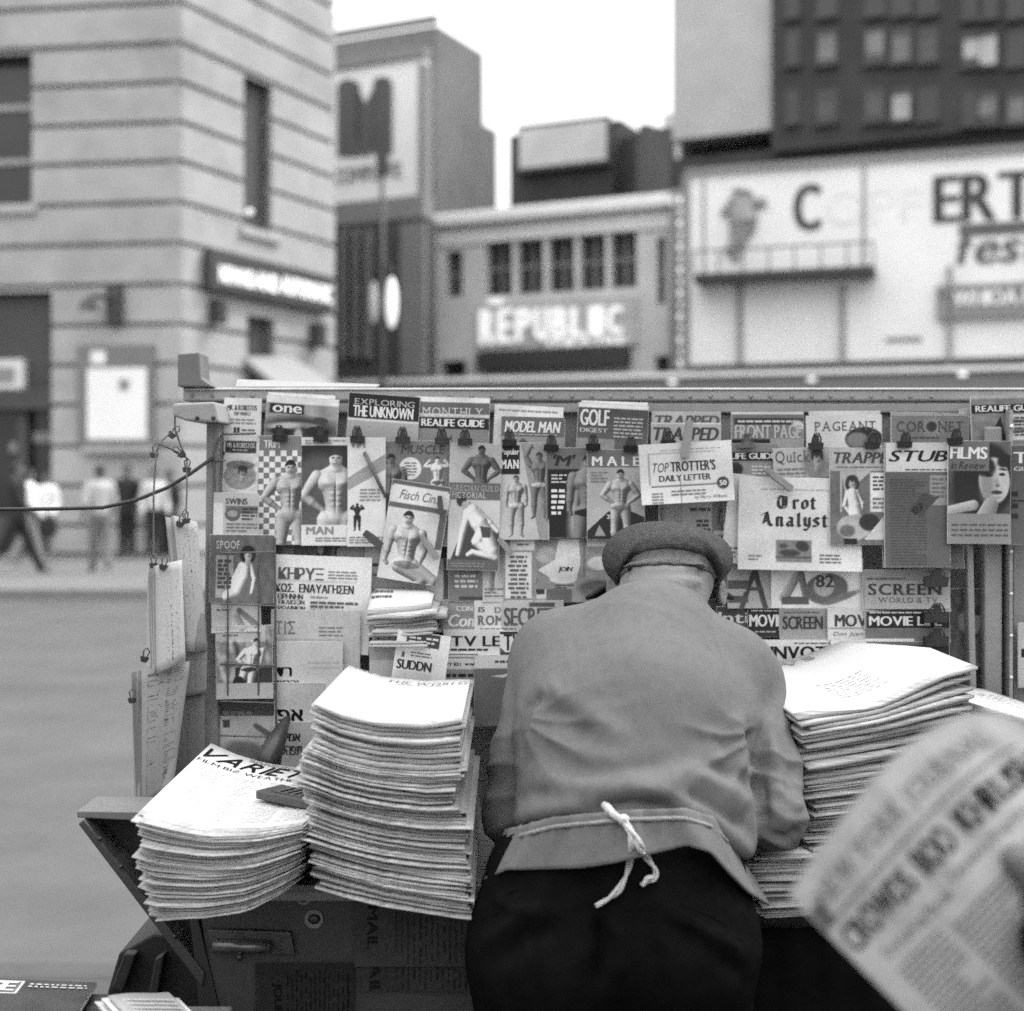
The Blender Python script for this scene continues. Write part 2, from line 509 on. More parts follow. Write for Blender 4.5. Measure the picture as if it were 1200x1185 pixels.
        limb((0, .15), .05, (-.085, .182), .036); limb((0, .15), .05, (.085, .182), .036); limb((0, .17), .036, (0, .11), .032)
        for g, a in zip((-1, 1), A):
            limb((g * .130, .195), .046, (g * (.5 * a[0] + .068), (a[1] + .2) / 2), .040, .012); limb((g * (.5 * a[0] + .068), (a[1] + .2) / 2), .039, (g * a[0], a[1]), .030, .008)
            limb((g * a[0], a[1]), .031, (g * (.6 * a[0] + .4 * a[2]), .6 * a[1] + .4 * a[3]), .032, .008); limb((g * (.6 * a[0] + .4 * a[2]), .6 * a[1] + .4 * a[3]), .031, (g * a[2], a[3]), .018, .008); limb((g * a[2], a[3]), .020, (g * a[2] * .9, a[3] + .03), .018, .008)
        al = np.clip(h + .6, 0, 1)
        gs = lambda x, y, rx, ry: np.exp(-((s.X - p(x, y)[0]) / (rx * H)) ** 2 - ((s.Y - p(x, y)[1]) / (ry * H)) ** 2)
        hh = h + H * (.026 * (gs(-.052, .238, .045, .030) + gs(.052, .238, .045, .030)) - .014 * gs(0, .33, .008, .09) - .012 * (gs(-.075, .36, .014, .05) + gs(.075, .36, .014, .05)))
        for y in (.315, .352, .392): hh = hh + H * .007 * (gs(-.025, y, .022, .015) + gs(.025, y, .022, .015))
        kx = (s.X[0, -1] - s.X[0, 0]) / max(s.nx - 1, 1); ky = (s.Y[-1, 0] - s.Y[0, 0]) / max(s.ny - 1, 1)
        gy, gx = np.gradient(hh, ky, kx); nl = np.sqrt(gx * gx + gy * gy + 1)
        lam = np.clip((.62 * gx + .50 * gy + .60) / nl, 0, 1)
        tone = v * (1.15 - 1.5 * sh) + v * (.55 + 1.1 * sh) * lam
        xr, yr = (s.X - cx) / H * flip, (s.Y - y0) / H
        tr_ = np.clip((.018 - np.abs(yr - .492) + .018 - .25 * np.maximum(np.abs(xr - lean * (yr - .5)) - .03, 0)) * H + .5, 0, 1) * (np.abs(xr) < .12)
        tone = tone * (1 - tr_) + trunks * (.45 + .65 * lam) * tr_
        s.put(al, np.clip(tone, 0, 1))
        # head
        X0, Y0 = p(0, .07); ex, ey = (s.X - X0) / (.046 * H), (s.Y - Y0) / (.064 * H); rr = np.sqrt(ex * ex + ey * ey)
        ft_ = v * (1.25 - .55 * np.clip(ex * .8 + ey * .35 + .2, -.6, 1)); s.put(np.clip((1 - rr) * .046 * H + .5, 0, 1), np.clip(ft_, 0, 1))
        top_ = np.clip((1.12 - rr) * .046 * H + .5, 0, 1) * np.clip((-.42 + .25 * np.abs(ex) ** 2 - ey) * .05 * H + .5, 0, 1); s.put(top_, hair)
        if H > 70:
            for g in (-1, 1): s.ell(*p(g * .02, .064), .011 * H, .006 * H, .2)
            s.ell(*p(.004, .085), .006 * H, .012 * H, v * .8, soft=2); s.ell(*p(0, .106), .016 * H, .004 * H, v * .55, soft=1.5)
        return s
    def body(s, limbs, v=.7, sh=.4, k=1.6):
        """a printed figure given as tapered limbs (x0, y0, r0, x1, y1, r1), shaded as one rounded form"""
        h = np.full(s.X.shape, -30.)
        for x0, y0, r0, x1, y1, r1 in limbs:
            dx, dy = x1 - x0, y1 - y0; L = max(dx * dx + dy * dy, 1e-6)
            t = np.clip(((s.X - x0) * dx + (s.Y - y0) * dy) / L, 0, 1); r = r0 + (r1 - r0) * t
            d2 = (s.X - x0 - t * dx) ** 2 + (s.Y - y0 - t * dy) ** 2
            h = smax(h, np.where(d2 < r * r, np.sqrt(np.maximum(r * r - d2, 0)), r - np.sqrt(d2)), k)
        gy, gx = np.gradient(h, (s.Y[-1, 0] - s.Y[0, 0]) / max(s.ny - 1, 1), (s.X[0, -1] - s.X[0, 0]) / max(s.nx - 1, 1))
        lam = np.clip((.62 * gx + .50 * gy + .60) / np.sqrt(gx * gx + gy * gy + 1), 0, 1)
        s.put(np.clip(h + .6, 0, 1), np.clip(v * (1.15 - 1.5 * sh) + v * (.55 + 1.1 * sh) * lam, 0, 1)); return s
    def head(s, cx, cy, r, v=.62, hair=.15, turn=.2, long=False, hat=None):
        if long: s.ell(cx, cy + r * .3, r * 1.25, r * 1.5, hair, soft=2)
        s.cap(cx, cy + r * .8, r * .42, cx, cy + r * 1.7, r * .5, v * .85)
        s.ell(cx, cy, r * .78, r * 1.05, v, soft=1.5); s.ell(cx + r * .35 * (1 if turn > 0 else -1), cy + r * .1, r * .42, r * .85, v * .82, soft=3)
        s.ell(cx, cy - r * .72, r * .85, r * .5, hair, soft=1.5); s.ell(cx - r * .7, cy - r * .2, r * .2, r * .6, hair, soft=1.5); s.ell(cx + r * .7, cy - r * .2, r * .2, r * .6, hair, soft=1.5)
        t = turn * r
        for g in (-1, 1):
            s.ell(cx + t + g * r * .3, cy - r * .05, r * .15, r * .07, .12); s.ell(cx + t + g * r * .3, cy - r * .22, r * .2, r * .04, hair)
        s.ell(cx + t * 1.3, cy + r * .25, r * .08, r * .2, v * .7); s.ell(cx + t * 1.1, cy + r * .58, r * .26, r * .09, v * .38)
        if hat is not None: s.ell(cx, cy - r * .85, r * 1.1, r * .45, hat)
        return s

def Q4(x0, y0, x1, y1):
    return np.array([(x0, y1), (x1, y1), (x1, y0), (x0, y0)], float), [(0, 1, 2, 3)]

def sheet_mesh(mb, pic, to_local, mi=0, lift=.0006):
    """adds the printed sheet and its lettering to mb; to_local(px, py, lift) -> local point"""
    q = to_local(pic.X.ravel(), pic.Y.ravel(), 0.)
    nx, ny = pic.nx, pic.ny
    i = np.arange((ny - 1) * nx).reshape(ny - 1, nx)[:, :-1].ravel()
    rs = np.random.RandomState(int(abs(pic.b[0] * 3 + pic.b[1])) % 9999)
    wear = vnoise(np.stack([pic.X.ravel(), pic.Y.ravel(), 0 * pic.X.ravel()], 1), .05, int(abs(pic.b[0])) % 97, 3).reshape(pic.X.shape)
    g = np.clip(pic.a * (1 + .05 * wear) + rs.normal(0, .022, pic.a.shape), .02, 1)
    mb.add(q, np.stack([i + nx, i + nx + 1, i + 1, i], 1), mi, .68 * lin(g.ravel()))
    x0, y0, x1, y1 = pic.b
    for k_, (V, Fs, v) in enumerate(pic.t):
        V = V.copy(); lf = lift + 1.5e-5 * (k_ % 40); V[:, 0] = np.clip(V[:, 0], x0 + .2, x1 - .2); V[:, 1] = np.clip(V[:, 1], y0 + .2, y1 - .2)
        mb.add(to_local(V[:, 0], V[:, 1], lf), Fs, mi, float(.68 * lin(v)))
# ================================================================== SETTING: ground, road, pavements
M_ASPH = mat('asphalt', .074, .85, .22, 1.5, .5, 90, stain=.15)
M_WALK = mat('concrete_walk', .135, .8, .12, 2, .3, 60, stain=.2)
M_KERB = mat('kerb_stone', .17, .75, .15, 4, .3, 50)
mb = MB(); mb.add([(-600, 4.36, -.15), (600, 4.36, -.15), (600, 900, -.15), (-600, 900, -.15)], [(0, 1, 2, 3)])
struct(mb.build('road', M_ASPH))
mb = MB(); mb.box(-60, 60, -12, 4.2, -.4, 0.)
struct(mb.build('near_pavement', mat('worn_pavement', .05, .8, .15, 3, .3, 60, stain=.25)))
mb = MB(); mb.box(-60, 60, 4.203, 4.36, -.4, .004)
struct(mb.build('near_kerb', mat('worn_kerb', .05, .8, .2, 4, .3, 50), bevel=.02))
mb = MB(); mb.box(-120, 120, 19.0, 19.18, -.3, .004)
struct(mb.build('far_kerb', M_KERB, bevel=.02))
mb = MB(); mb.box(-120, 120, 19.183, 34, -.3, 0.)
struct(mb.build('far_pavement', M_WALK))

class Facade:
    """a vertical wall plane met by pixel rays; local frame: s along, n out towards the street, z up"""
    def __init__(s, px, d_, dr):
        s.A = np.array([(px - CX) * d_ / F, d_]); s.u = np.array(dr, float) / math.hypot(*dr)
        n = np.array([s.u[1], -s.u[0]]); s.n = n if n @ -s.A > 0 else -n
    def hit(s, px):
        k = (px - CX) / F
        t = (k * s.A[1] - s.A[0]) / (s.u[0] - k * s.u[1]); return t, s.A[1] + t * s.u[1]
    def s_(s, px): return s.hit(px)[0]
    def z_(s, px, py): return CAMZ - (py - HY) * s.hit(px)[1] / F
    def fr(s, a, n, z):
        q = s.A + s.u * a + s.n * n; return (q[0], q[1], z)
    def at(s, px, py, n=0.): return s.fr(s.s_(px), n, s.z_(px, py))
    def box(s, mb, x0, y0, x1, y1, n0, n1, mi=0):
        xm = (x0 + x1) / 2; sa, sb = sorted((s.s_(x0), s.s_(x1)))
        return mb.box(sa, sb, n0, n1, s.z_(xm, y1), s.z_(xm, y0), mi, s.fr)
    def text(s, mb, st, x0, y0, x1, y1, n0, n1, mi=0, bold=1, it=0., serif=False):
        V, Fs = text2d(st, bold, it, serif); lo, hi = V.min(0), V.max(0)
        sa, sb = s.s_(x0), s.s_(x1); xm = (x0 + x1) / 2
        za, zb = s.z_(xm, y1), s.z_(xm, y0)
        a = sa + (V[:, 0] - lo[0]) / (hi[0] - lo[0]) * (sb - sa); z = za + (V[:, 1] - lo[1]) / (hi[1] - lo[1]) * (zb - za)
        for k_ in ((0,), (0, -1, 1), (0, -1, 1, -2, 2))[bold]: mb.add([s.fr(p + k_ * .045 * abs(zb - za), n1 + .002 * k_, q) for p, q in zip(a, z)], Fs, mi)
        edges = {}
        for f in Fs:
            for i in range(len(f)): edges[tuple(sorted((f[i], f[(i + 1) % len(f)])))] = edges.get(tuple(sorted((f[i], f[(i + 1) % len(f)]))), 0) + 1
        for (i, j), c in edges.items():
            if c == 1: mb.add([s.fr(a[i], n0, z[i]), s.fr(a[j], n0, z[j]), s.fr(a[j], n1, z[j]), s.fr(a[i], n1, z[i])], [(0, 1, 2, 3)], mi)
    def courses(s, mb, s0, s1, zl, n0, n1, gap, ops, mi=0):
        for za, zb in zip(zl, zl[1:]):
            za_, zb_ = za + gap / 2, zb - gap / 2
            cuts = sorted({za_, zb_} | {q for o in ops for q in (o[2], o[3]) if za_ < q < zb_})
            for a, b in zip(cuts, cuts[1:]):
                m_ = (a + b) / 2; xs = s0
                for o in sorted(o for o in ops if o[2] < m_ < o[3]):
                    if o[0] > xs: mb.box(xs, min(o[0], s1), n0, n1, a, b, mi, s.fr)
                    xs = max(xs, o[1])
                if xs < s1: mb.box(xs, s1, n0, n1, a, b, mi, s.fr)

# ================================================================== BUILDINGS
M_LIME = mat('limestone', .37, .85, .16, 1.6, .25, 14, stain=.22)
M_LIME_J = mat('limestone_joint', .23, .9, .12, 2)
M_GLASS = mat('dark_glass', .025, .15, .4, .8, spec=.6)
M_FRAME = mat('painted_frame', .30, .6, .1, 5)
M_DARKW = mat('dark_wood', .06, .6, .2, 3)
M_DARKM = mat('dark_metal', .05, .55, .25, 4)
M_WHITE = mat('white_paint', .80, .7, .06, 1.5)
M_LAMP = mat('lit_lamp', .8, .5, .02, 3, emit=.28)
M_BRICK = mat('grey_brick', .18, .9, .16, .9, .3, 8, stain=.15)
M_BRICK2 = mat('sooty_brick', .042, .9, .3, .7, .3, 8)
M_STONE = mat('pale_stone', .58, .85, .12, 1., .2, 8, stain=.12)
M_TRIM = mat('stone_trim', .70, .85, .1, 2)
M_GREY = mat('grey_paint', .22, .7, .1, 1)
M_INKD = mat('dark_sign_paint', .045, .7, .2, 1.5)
M_INKG = mat('grey_sign_paint', .20, .7, .35, 1.2)
M_CURT = mat('lit_blind_pale', .35, .8, .3, .6)

# --- the stone corner building on the left
fl = Facade(213, 27., (7.04, -1)); frt = Facade(213, 27., (.455, 1))
stone = thing('stone_building', 'pale stone corner building with deep horizontal joints and a lit sign', 'building', (-6.34, 27, 0))
zj = [CAMZ - (y - HY) * 27 / F for y in (651.5, 617, 570, 523, 474, 427, 380, 333, 285, 237, 189, 143, 96, 50, 2.7, -45, -92, -139, -186, -233, -280)]
opl = [(fl.s_(-60), fl.s_(37), fl.z_(10, 241), fl.z_(10, 64)), (fl.s_(-60), fl.s_(60), -.1, fl.z_(20, 343))]
opr = [(frt.s_(286), frt.s_(319), frt.z_(300, 270), frt.z_(300, 94)), (frt.s_(290), frt.s_(322), -.1, frt.z_(306, 372))]
mb = MB()
fl.courses(mb, -11, .0, zj, -.30, .0, .09, opl); frt.courses(mb, 0.02, frt.s_(393), zj, -.30, .0, .09, opr)
mb.build('wall', M_LIME, stone, bevel=.025)
mb = MB()
fl.courses(mb, -11, -.12, [0, 16], -.5, -.09, 0, opl); frt.courses(mb, -.02, frt.s_(392), [0, 16], -.5, -.09, 0, opr)
mb.build('joint', M_LIME_J, stone)
mb = MB(); mb.prism([(-6.4, 27.45), (-4.35, 31.9), (-6.6, 42), (-18, 42), (-18, 29.2)], 0, 15.6, 2)
mb.build('core', M_DARKW, stone)
for fa, (x0, y0, x1, y1), tall in ((fl, (-55, 64, 37, 241), 1), (frt, (286, 94, 319, 270), 0)):
    mb = MB(); fa.box(mb, x0, y0, x1, y1, -.46, -.42)
    if tall:
        w_ = mb.build('window', M_GLASS, stone)
        mb = MB()
        for yy in (118, 182): fa.box(mb, x0, yy, x1, yy + 7, -.418, -.36)
        fa.box(mb, x1 - 5, y0, x1, y1, -.415, -.355)
        mb.build('frame', M_FRAME, w_)
    else:
        w_ = mb.build('window', mat('lowered_blind', .10, .8, .1, 1), stone)
    mb = MB(); fa.box(mb, x0 - 6, y1, x1 + 7, y1 + 11, -.3, .10)
    mb.build('sill', M_LIME, w_, bevel=.02)
# entrance on the left
mb = MB(); fl.box(mb, -60, 345, 60, 455, -.32, -.20)
ent = mb.build('shop_front', mat('dark_fascia', .055, .7, .15, 1), stone)
mb = MB(); fl.box(mb, -60, 455, 60, 480, -.25, -.02); mb.build('lintel', M_DARKM, ent)
mb = MB()
for x in (-60, 14, 56): fl.box(mb, x, 480, x + 12, 650, -.34, -.2)
fl.box(mb, -60, 605, 60, 650, -.33, -.22); mb.build('door_frame', M_DARKW, ent)
mb = MB(); fl.box(mb, -58, 480, 58, 610, -.42, -.38); mb.build('glass', M_GLASS, ent)
mb = MB(); fl.box(mb, -30, 421, 26, 457, -.2, -.02); si = mb.build('small_sign', M_STONE, ent)
mb = MB(); fl.box(mb, -22, 431, 16, 448, -.018, .005); mb.build('panel', M_GREY, si)
for x, y, wd in ((2, 518, 14), (30, 506, 26)):
    mb = MB(); fl.box(mb, x, y, x + wd, y + 12, -.36, -.30); mb.build('notice', M_GREY, ent)
# poster case
mb = MB(); fl.box(mb, 92, 404, 182, 523, .0, .09)
mb.build('poster_case', mat('case_frame', .17, .6, .1, 3), stone, bevel=.02)
mb = MB(); fl.box(mb, 105, 432, 174, 515, .092, .105); po = mb.build('poster', M_WHITE, stone)
mb = MB(); fl.box(mb, 109, 412, 126, 427, .092, .10); mb.build('card', M_WHITE, po)
mb = MB(); fl.box(mb, 142, 445, 154, 458, .107, .112); mb.build('picture', M_GREY, po)
mb = MB(); fl.box(mb, 100, 523, 184, 531, .0, .16); mb.build('ledge', M_LIME, po)
# wall lamp
lam = MB(); fl.box(lam, 128, 335, 145, 380, .0, .16)
lam.tube([fl.at(136, 352, .15), fl.at(124, 350, .45), fl.at(118, 357, .55)], .05)
lam.tube([fl.at(118, 352, .55), fl.at(118, 366, .55)], [.05, .2], 12)
lam.build('wall_lamp', M_DARKM, stone)
# projecting lit sign on the right face
mb = MB(); frt.box(mb, 236, 309, 380, 353, .05, .22)
sg = mb.build('sign_box', mat('sign_case', .05, .6, .2, 2), stone)
mb = MB()
for a, b, st in ((255, 280, 'NEW'), (281, 295, 'AD'), (298, 324, 'AND'), (328, 386, 'AUTOMATIC')):
    t = lambda x: (x - 255) / (386 - 255)
    frt.text(mb, st, a - 9, 312 + 24 * t((a + b) / 2), b - 9, 331 + 25 * t((a + b) / 2), .23, .26, 0)
mb.build('lit_lettering', M_LAMP, sg)
mb = MB()
for x, y in ((252, 352), (370, 380)): frt.box(mb, x - 8, y, x, y + 28, .0, .3); mb.build('bracket', M_DARKM, sg); mb = MB()
mb = MB(); frt.box(mb, 288, 372, 324, 415, -.3, -.26); mb.build('door_glass', M_GLASS, stone)
mb = MB(); mb.add([frt.at(285, 418, .02), frt.at(340, 418, .02), frt.at(372, 470, 1.1), frt.at(292, 470, 1.1), frt.at(285, 424, .0), frt.at(340, 424, .0), frt.at(372, 476, 1.08), frt.at(292, 476, 1.08)],
    [(0, 3, 2, 1), (4, 5, 6, 7), (0, 1, 5, 4), (2, 3, 7, 6), (1, 2, 6, 5), (0, 4, 7, 3)])
mb.build('awning', mat('awning_cloth', .27, .9, .06, 2), stone)
mb = MB(); q = frt.at(287, 249, .12); mb.ball(q, .07); mb.tube([frt.at(287, 249, .0), q], .02); mb.build('bare_bulb', M_LAMP, stone)

# --- tall brick building with a billboard, behind
FD = (2.05, -1.)
fm = Facade(512, 48., FD); fms = Facade(512, 48., (.46, 1))
br = thing('brick_building', 'plain grey brick block rising behind a framed letter billboard', 'building', (fm.A[0], 48, 0))
a0 = fm.fr(fm.s_(385) - 3, 0, 0); a1 = fm.fr(0, 0, 0); a2 = fms.fr(fms.s_(566), 0, 0)
ztop = fm.z_(512, 30)
mb = MB(); mb.prism([a0[:2], a1[:2], a2[:2], (a2[0] - 6, a2[1] + 8), (a0[0], a0[1] + 8)], 0, ztop, 2); mb.build('wall', M_BRICK, br)
mb = MB()
a3 = fms.fr(fms.s_(566), .0, 0); a4 = fms.fr(fms.s_(582), 0, 0)
mb.prism([a3[:2], a4[:2], (a4[0] - 4, a4[1] + 5), (a3[0] - 4, a3[1] + 5)], 0, CAMZ + (HY - 152) * 52 / F, 2); mb.build('lower_wing', M_BRICK, br)
mb = MB(); fm.box(mb, 384, 28, 511, 36, -.2, .08); mb.build('coping', M_GREY, br)
# framed billboard in front of it
fb = Facade(497, 44., FD)
bb = thing('billboard', 'framed white billboard with one huge dark rounded letter', 'billboard', fb.fr(0, 0, fb.z_(497, 237)))
mb = MB(); fb.box(mb, 380, 74, 497, 240, -.35, 0); mb.build('panel', M_WHITE, bb)
mb = MB(); fb.box(mb, 380, 64, 499, 75, -.36, .12); fb.box(mb, 492, 75, 499, 240, -.36, .10); fb.box(mb, 380, 236, 502, 262, -.36, .3); mb.build('frame', M_GREY, bb)
def lobes(cx0, cx1, yt, yb):
    w2 = (cx1 - cx0) / 2; pts = []
    for k in range(9): a = math.pi * k / 8; pts.append(((cx0 + cx1) / 2 - w2 * math.cos(a), yt + w2 * .7 - w2 * .7 * math.sin(a)))
    return pts + [(cx1, yb), (cx0, yb)]
mb = MB()
for pts in (lobes(396, 422, 93, 183), lobes(438, 460, 90, 180), [(418, 100), (429, 122), (441, 98), (441, 160), (434, 182), (424, 182), (418, 160)]):
    mb.prism([(fb.s_(x), fb.z_(x, y)) for x, y in pts], .01, .05, 1, 0, fb.fr)
mb.build('letter', mat('billboard_letter', .09, .7, .12, 1), bb)
mb = MB(); fb.text(mb, 'COMPLETE', 390, 194, 470, 212, .01, .03); mb.build('caption', M_INKG, bb)
# dark shop front under it
fs = Facade(500, 43., FD)
sh = thing('shop', 'dark shop front with tall window under the letter billboard', 'shop', fs.fr(0, 0, 0))
mb = MB(); fs.box(mb, 370, 262, 500, 700, -.6, -.2); mb.build('wall', mat('dark_shop_wall', .075, .7, .3, .5), sh)
mb = MB()
for x in (398, 412, 426, 468): fs.box(mb, x, 268, x + 7, 420, -.19, 0)
mb.build('pilaster', mat('shop_pilaster', .16, .7, .2, .6), sh)
mb = MB(); fs.box(mb, 470, 262, 498, 440, -.19, .05); mb.build('pier', mat('pier_stone', .2, .8, .15, .8), sh)
# street lamp with two lit globes in front of it
fo = Facade(450, 33., (1, 0))
lp = thing('street_lamp', 'dark street lamp post with two tall lit glass lamps', 'street lamp', fo.fr(0, 0, 0))
mb = MB(); mb.tube([fo.at(448, 700), fo.at(448, 425), fo.at(448, 180)], [.09, .07, .05], 10); mb.build('pole', M_DARKM, lp, smooth=True)
mb = MB(); mb.tube([fo.at(436, 318), fo.at(448, 306), fo.at(463, 318)], .04, 6); mb.build('arm', M_DARKM, lp); mb = MB(); fo.box(mb, 441, 178, 455, 205, -.08, .08); mb.build('post_sign', M_DARKM, lp)
for x, r_ in ((459, .85), (438, .7)):
    mb = MB(); q = fo.at(x, 355); mb.ball(q, .17 * r_, 14, 10, 0, (1, 1, 4.2)); mb.build('lamp', M_LAMP if x == 459 else mat('frosted_glass', .5, .4, .1, 3), lp, smooth=True)

# --- two-storey theatre with the lit name
ft = Facade(500, 46., FD)
th = thing('theatre', 'low pale theatre front with row of windows above its lit name', 'building', ft.fr(0, 0, 0))
E = lambda x: (x - 500) / 290.
T_ = lambda y, x: y - 29 * E(x) * (HY - y) / 285      # rows follow the wall's own perspective
ops = []
def rc(x0, y0, x1, y1): return (ft.s_(x0), ft.s_(x1), ft.z_(500, y1), ft.z_(500, y0))
wins = [(522, 297, 542, 350)] + [(569 + 36.5 * i, 288, 569 + 36.5 * i + 31, 352) for i in range(5)] + [(770, 300, 780, 372)]
for q in wins: ops.append(rc(*q))
for q in ((516, 424, 546, 700), (768, 428, 787, 700)): ops.append(rc(*q))
mb = MB(); ft.courses(mb, 0, ft.s_(792), [0, ft.z_(500, 268)], -.4, 0, 0, ops); mb.build('wall', M_STONE, th)
mb = MB(); mb.box(.02, ft.s_(792) - .02, -6, -.42, 0, ft.z_(500, 262), 0, ft.fr); mb.build('core', M_INKD, th)
mb = MB(); mb.box(-.1, ft.s_(794), -.5, .35, ft.z_(500, 268), ft.z_(500, 259), 0, ft.fr); mb.box(-.05, ft.s_(793), -.5, .15, ft.z_(500, 259), ft.z_(500, 253), 0, ft.fr)
mb.box(-.0, ft.s_(792), -.4, .08, ft.z_(500, 290), ft.z_(500, 273), 0, ft.fr); mb.build('cornice', M_TRIM, th)
for q in wins:
    sa, sb, za, zb = rc(*q)
    mb = MB(); mb.box(sa, sb, -.36, -.33, za, zb, 0, ft.fr); w_ = mb.build('window', mat('hazy_glass', .045, .3, .4, .6), th)
    mb = MB(); mb.box(sa, sb, -.329, -.28, (za + zb) / 2 - .05, (za + zb) / 2 + .05, 0, ft.fr); mb.box((sa + sb) / 2 - .04, (sa + sb) / 2 + .04, -.327, -.285, za, zb, 0, ft.fr); mb.build('frame', M_GREY, w_)
mb = MB(); ft.box(mb, 562, 352, 748, 408, .02, .14); nb = mb.build('name_board', mat('name_board_paint', .45, .7, .1, 1), th)
mb = MB(); s0, s1 = ft.s_(567), ft.s_(736)
letters = 'REPUBLIC'
for i, ch in enumerate(letters):
    x0 = 567 + 21.3 * i; ym = T_(388 - 0, x0)
    ft.text(mb, ch, x0, 362 - 4 * i / 7 + 2, x0 + 14.5, 402 - 12 * i / 7 + 2, .16, .24)
ft.text(mb, 'THE', 575, 350, 592, 358, .16, .25); ft.text(mb, 'THEATRE', 640, 397, 735, 405, .15, .2)
mb.build('lit_lettering', M_LAMP, nb)
mb = MB(); ft.box(mb, 566, 412, 740, 432, .0, .5); mb.build('marquee_edge', M_INKD, th)
# vertical bulb sign on the corner
fv = Facade(798, 42., (1, 0))
vs = thing('bulb_sign', 'narrow vertical sign edged with lit bulbs beside the big billboard', 'sign', fv.at(798, 440))
mb = MB(); fv.box(mb, 785, 222, 809, 440, -.3, 0); mb.build('case', M_GREY, vs)
for k in range(15):
    mb = MB(); q = fv.at(799 + (k % 2) * 1.5, 236 + 13.6 * k, .06); mb.ball(q, .13, 10, 8); mb.build('bulb', M_LAMP, vs, smooth=True)

# --- roofs behind the theatre
fh = Facade(600, 62., FD)
rb = thing('dark_building', 'dark sooty block with a small roof sign behind the theatre', 'building', fh.at(690, 400))
mb = MB(); fh.box(mb, 594, 150, 716, 500, -5, -.3); fh.box(mb, 716, 156, 736, 500, -6, -1); fh.box(mb, 690, 132, 712, 150, -4, -1.5); fh.box(mb, 722, 146, 730, 156, -4, -2); fh.box(mb, 640, 138, 646, 150, -4, -3.6); fh.box(mb, 602, 140, 605, 150, -3, -2.8); mb.build('wall', M_BRICK2, rb)
mb = MB(); fh.box(mb, 608, 142, 714, 198, -.25, .1); rs = mb.build('roof_sign', M_DARKM, rb)
mb = MB(); fh.box(mb, 610, 147, 712, 193, .105, .14); mb.build('panel', mat('faded_sign', .5, .8, .14, .9), rs)
fj = Facade(760, 66., FD)
jb = thing('far_building', 'far dark rooftops with stepped outline against white sky', 'building', fj.at(760, 400))
mb = MB(); fj.box(mb, 735, 154, 800, 500, -6, 0); fj.box(mb, 740, 140, 752, 154, -4, -1); fj.box(mb, 756, 144, 778, 154, -4, -1); fj.box(mb, 744, 132, 746, 140, -3, -2.8); fj.box(mb, 778, 150, 790, 154, -3, -1); mb.build('wall', mat('far_brick', .10, .9, .25, .5), jb)
mb = MB(); fj.box(mb, 764, 124, 782, 144, -3.5, -1.5); mb.build('tank', M_STONE, jb)

# --- tall building on the right
fr1 = Facade(905, 52., FD); fr2 = Facade(905, 51.8, FD)
tb = thing('tall_building', 'tall building with blank pale wall beside a dark windowed front', 'building', fr1.at(905, 400))
mb = MB(); fr1.box(mb, 788, -160, 905, 158, -9, 0); mb.build('pale_wall', mat('pale_plaster', .40, .85, .1, 1, stain=.1), tb)
mb = MB(); fr1.box(mb, 784, 158, 1320, 700, -9, -.1); fr2.box(mb, 905, -160, 1320, 158, -9, .1); mb.build('dark_wall', M_BRICK2, tb)
mb = MB(); fr1.box(mb, 781, -160, 787, 205, -6, -1.); mb.build('sky_lit_edge', M_TRIM, tb)  # pale strip painted for the sky-lit edge of the wall
wr = random.Random(3)
for i, x in enumerate((922, 958, 1014, 1045, 1076, 1128, 1146, 1180)):
    for j, y in enumerate((-72, -20, 36, 106)):
        yy = y - (x - 958) * .02 + (6 if x > 1100 else 0)
        hgt = 40 if j < 3 else 38
        lit = (x, j) in ((958, 2), (1014, 2), (1045, 2), (1076, 2), (958, 3), (1014, 3), (1128, 2), (1146, 2), (1146, 3), (1180, 3), (1045, 3))
        wdt = 28 if x != 922 else 20
        mb = MB(); fr2.box(mb, x, yy, x + wdt - 4, yy + hgt, .102, .13); w_ = mb.build('window', M_GLASS, tb)
        mb = MB(); fr2.box(mb, x - 2, yy + hgt, x + wdt - 2, yy + hgt + 4, .1, .3); mb.build('sill', M_DARKM, w_)
        if lit:
            a = wr.uniform(.1, .45); b = wr.uniform(.75, .98)
            mb = MB(); fr2.box(mb, x + 2, yy + hgt * a, x + wdt - 6, yy + hgt * b, .131, .145); mb.build('lit_blind', wr.choice((M_CURT, mat('lit_blind_mid', .16, .8, .4, .6), mat('lit_blind_dim', .09, .8, .4, .6))), w_)  # pale tones stand in for the light in the windows
# --- big billboard below it
fc = Facade(808, 40., (2.85, -1.))
big = thing('large_billboard', 'very wide white billboard with dark capitals and a catwalk', 'billboard', fc.at(808, 430))
mb = MB(); x0 = fc.s_(808)
zt, zb = fc.z_(808, 206), fc.z_(808, 428)
mb.box(x0, x0 + 22, -.5, 0, zb, zt, 0, fc.fr); mb.build('panel', mat('billboard_paper', .8, .8, .08, .6, stain=.1), big)
mb = MB(); mb.box(x0 - .1, x0 + 22.1, -.5, .12, zt, zt + .18, 0, fc.fr); mb.box(x0 - .2, x0 - .003, -.5, .12, zb, zt, 0, fc.fr); mb.build('frame', M_GREY, big)
mb = MB(); fc.text(mb, 'C', 932, 216, 960, 270, .01, .04); mb.build('dark_lettering', M_INKD, big); mb = MB(); fc.text(mb, 'ERT', 1096, 203, 1212, 258, .01, .04); mb.build('dark_lettering', M_INKD, big)
mb = MB(); fc.text(mb, 'fest', 1122, 268, 1222, 308, .01, .04, it=.22); fc.box(mb, 1124, 260, 1240, 274, .01, .05); mb.build('small_lettering', mat('grey_letter', .10, .7, .3, 2), big)
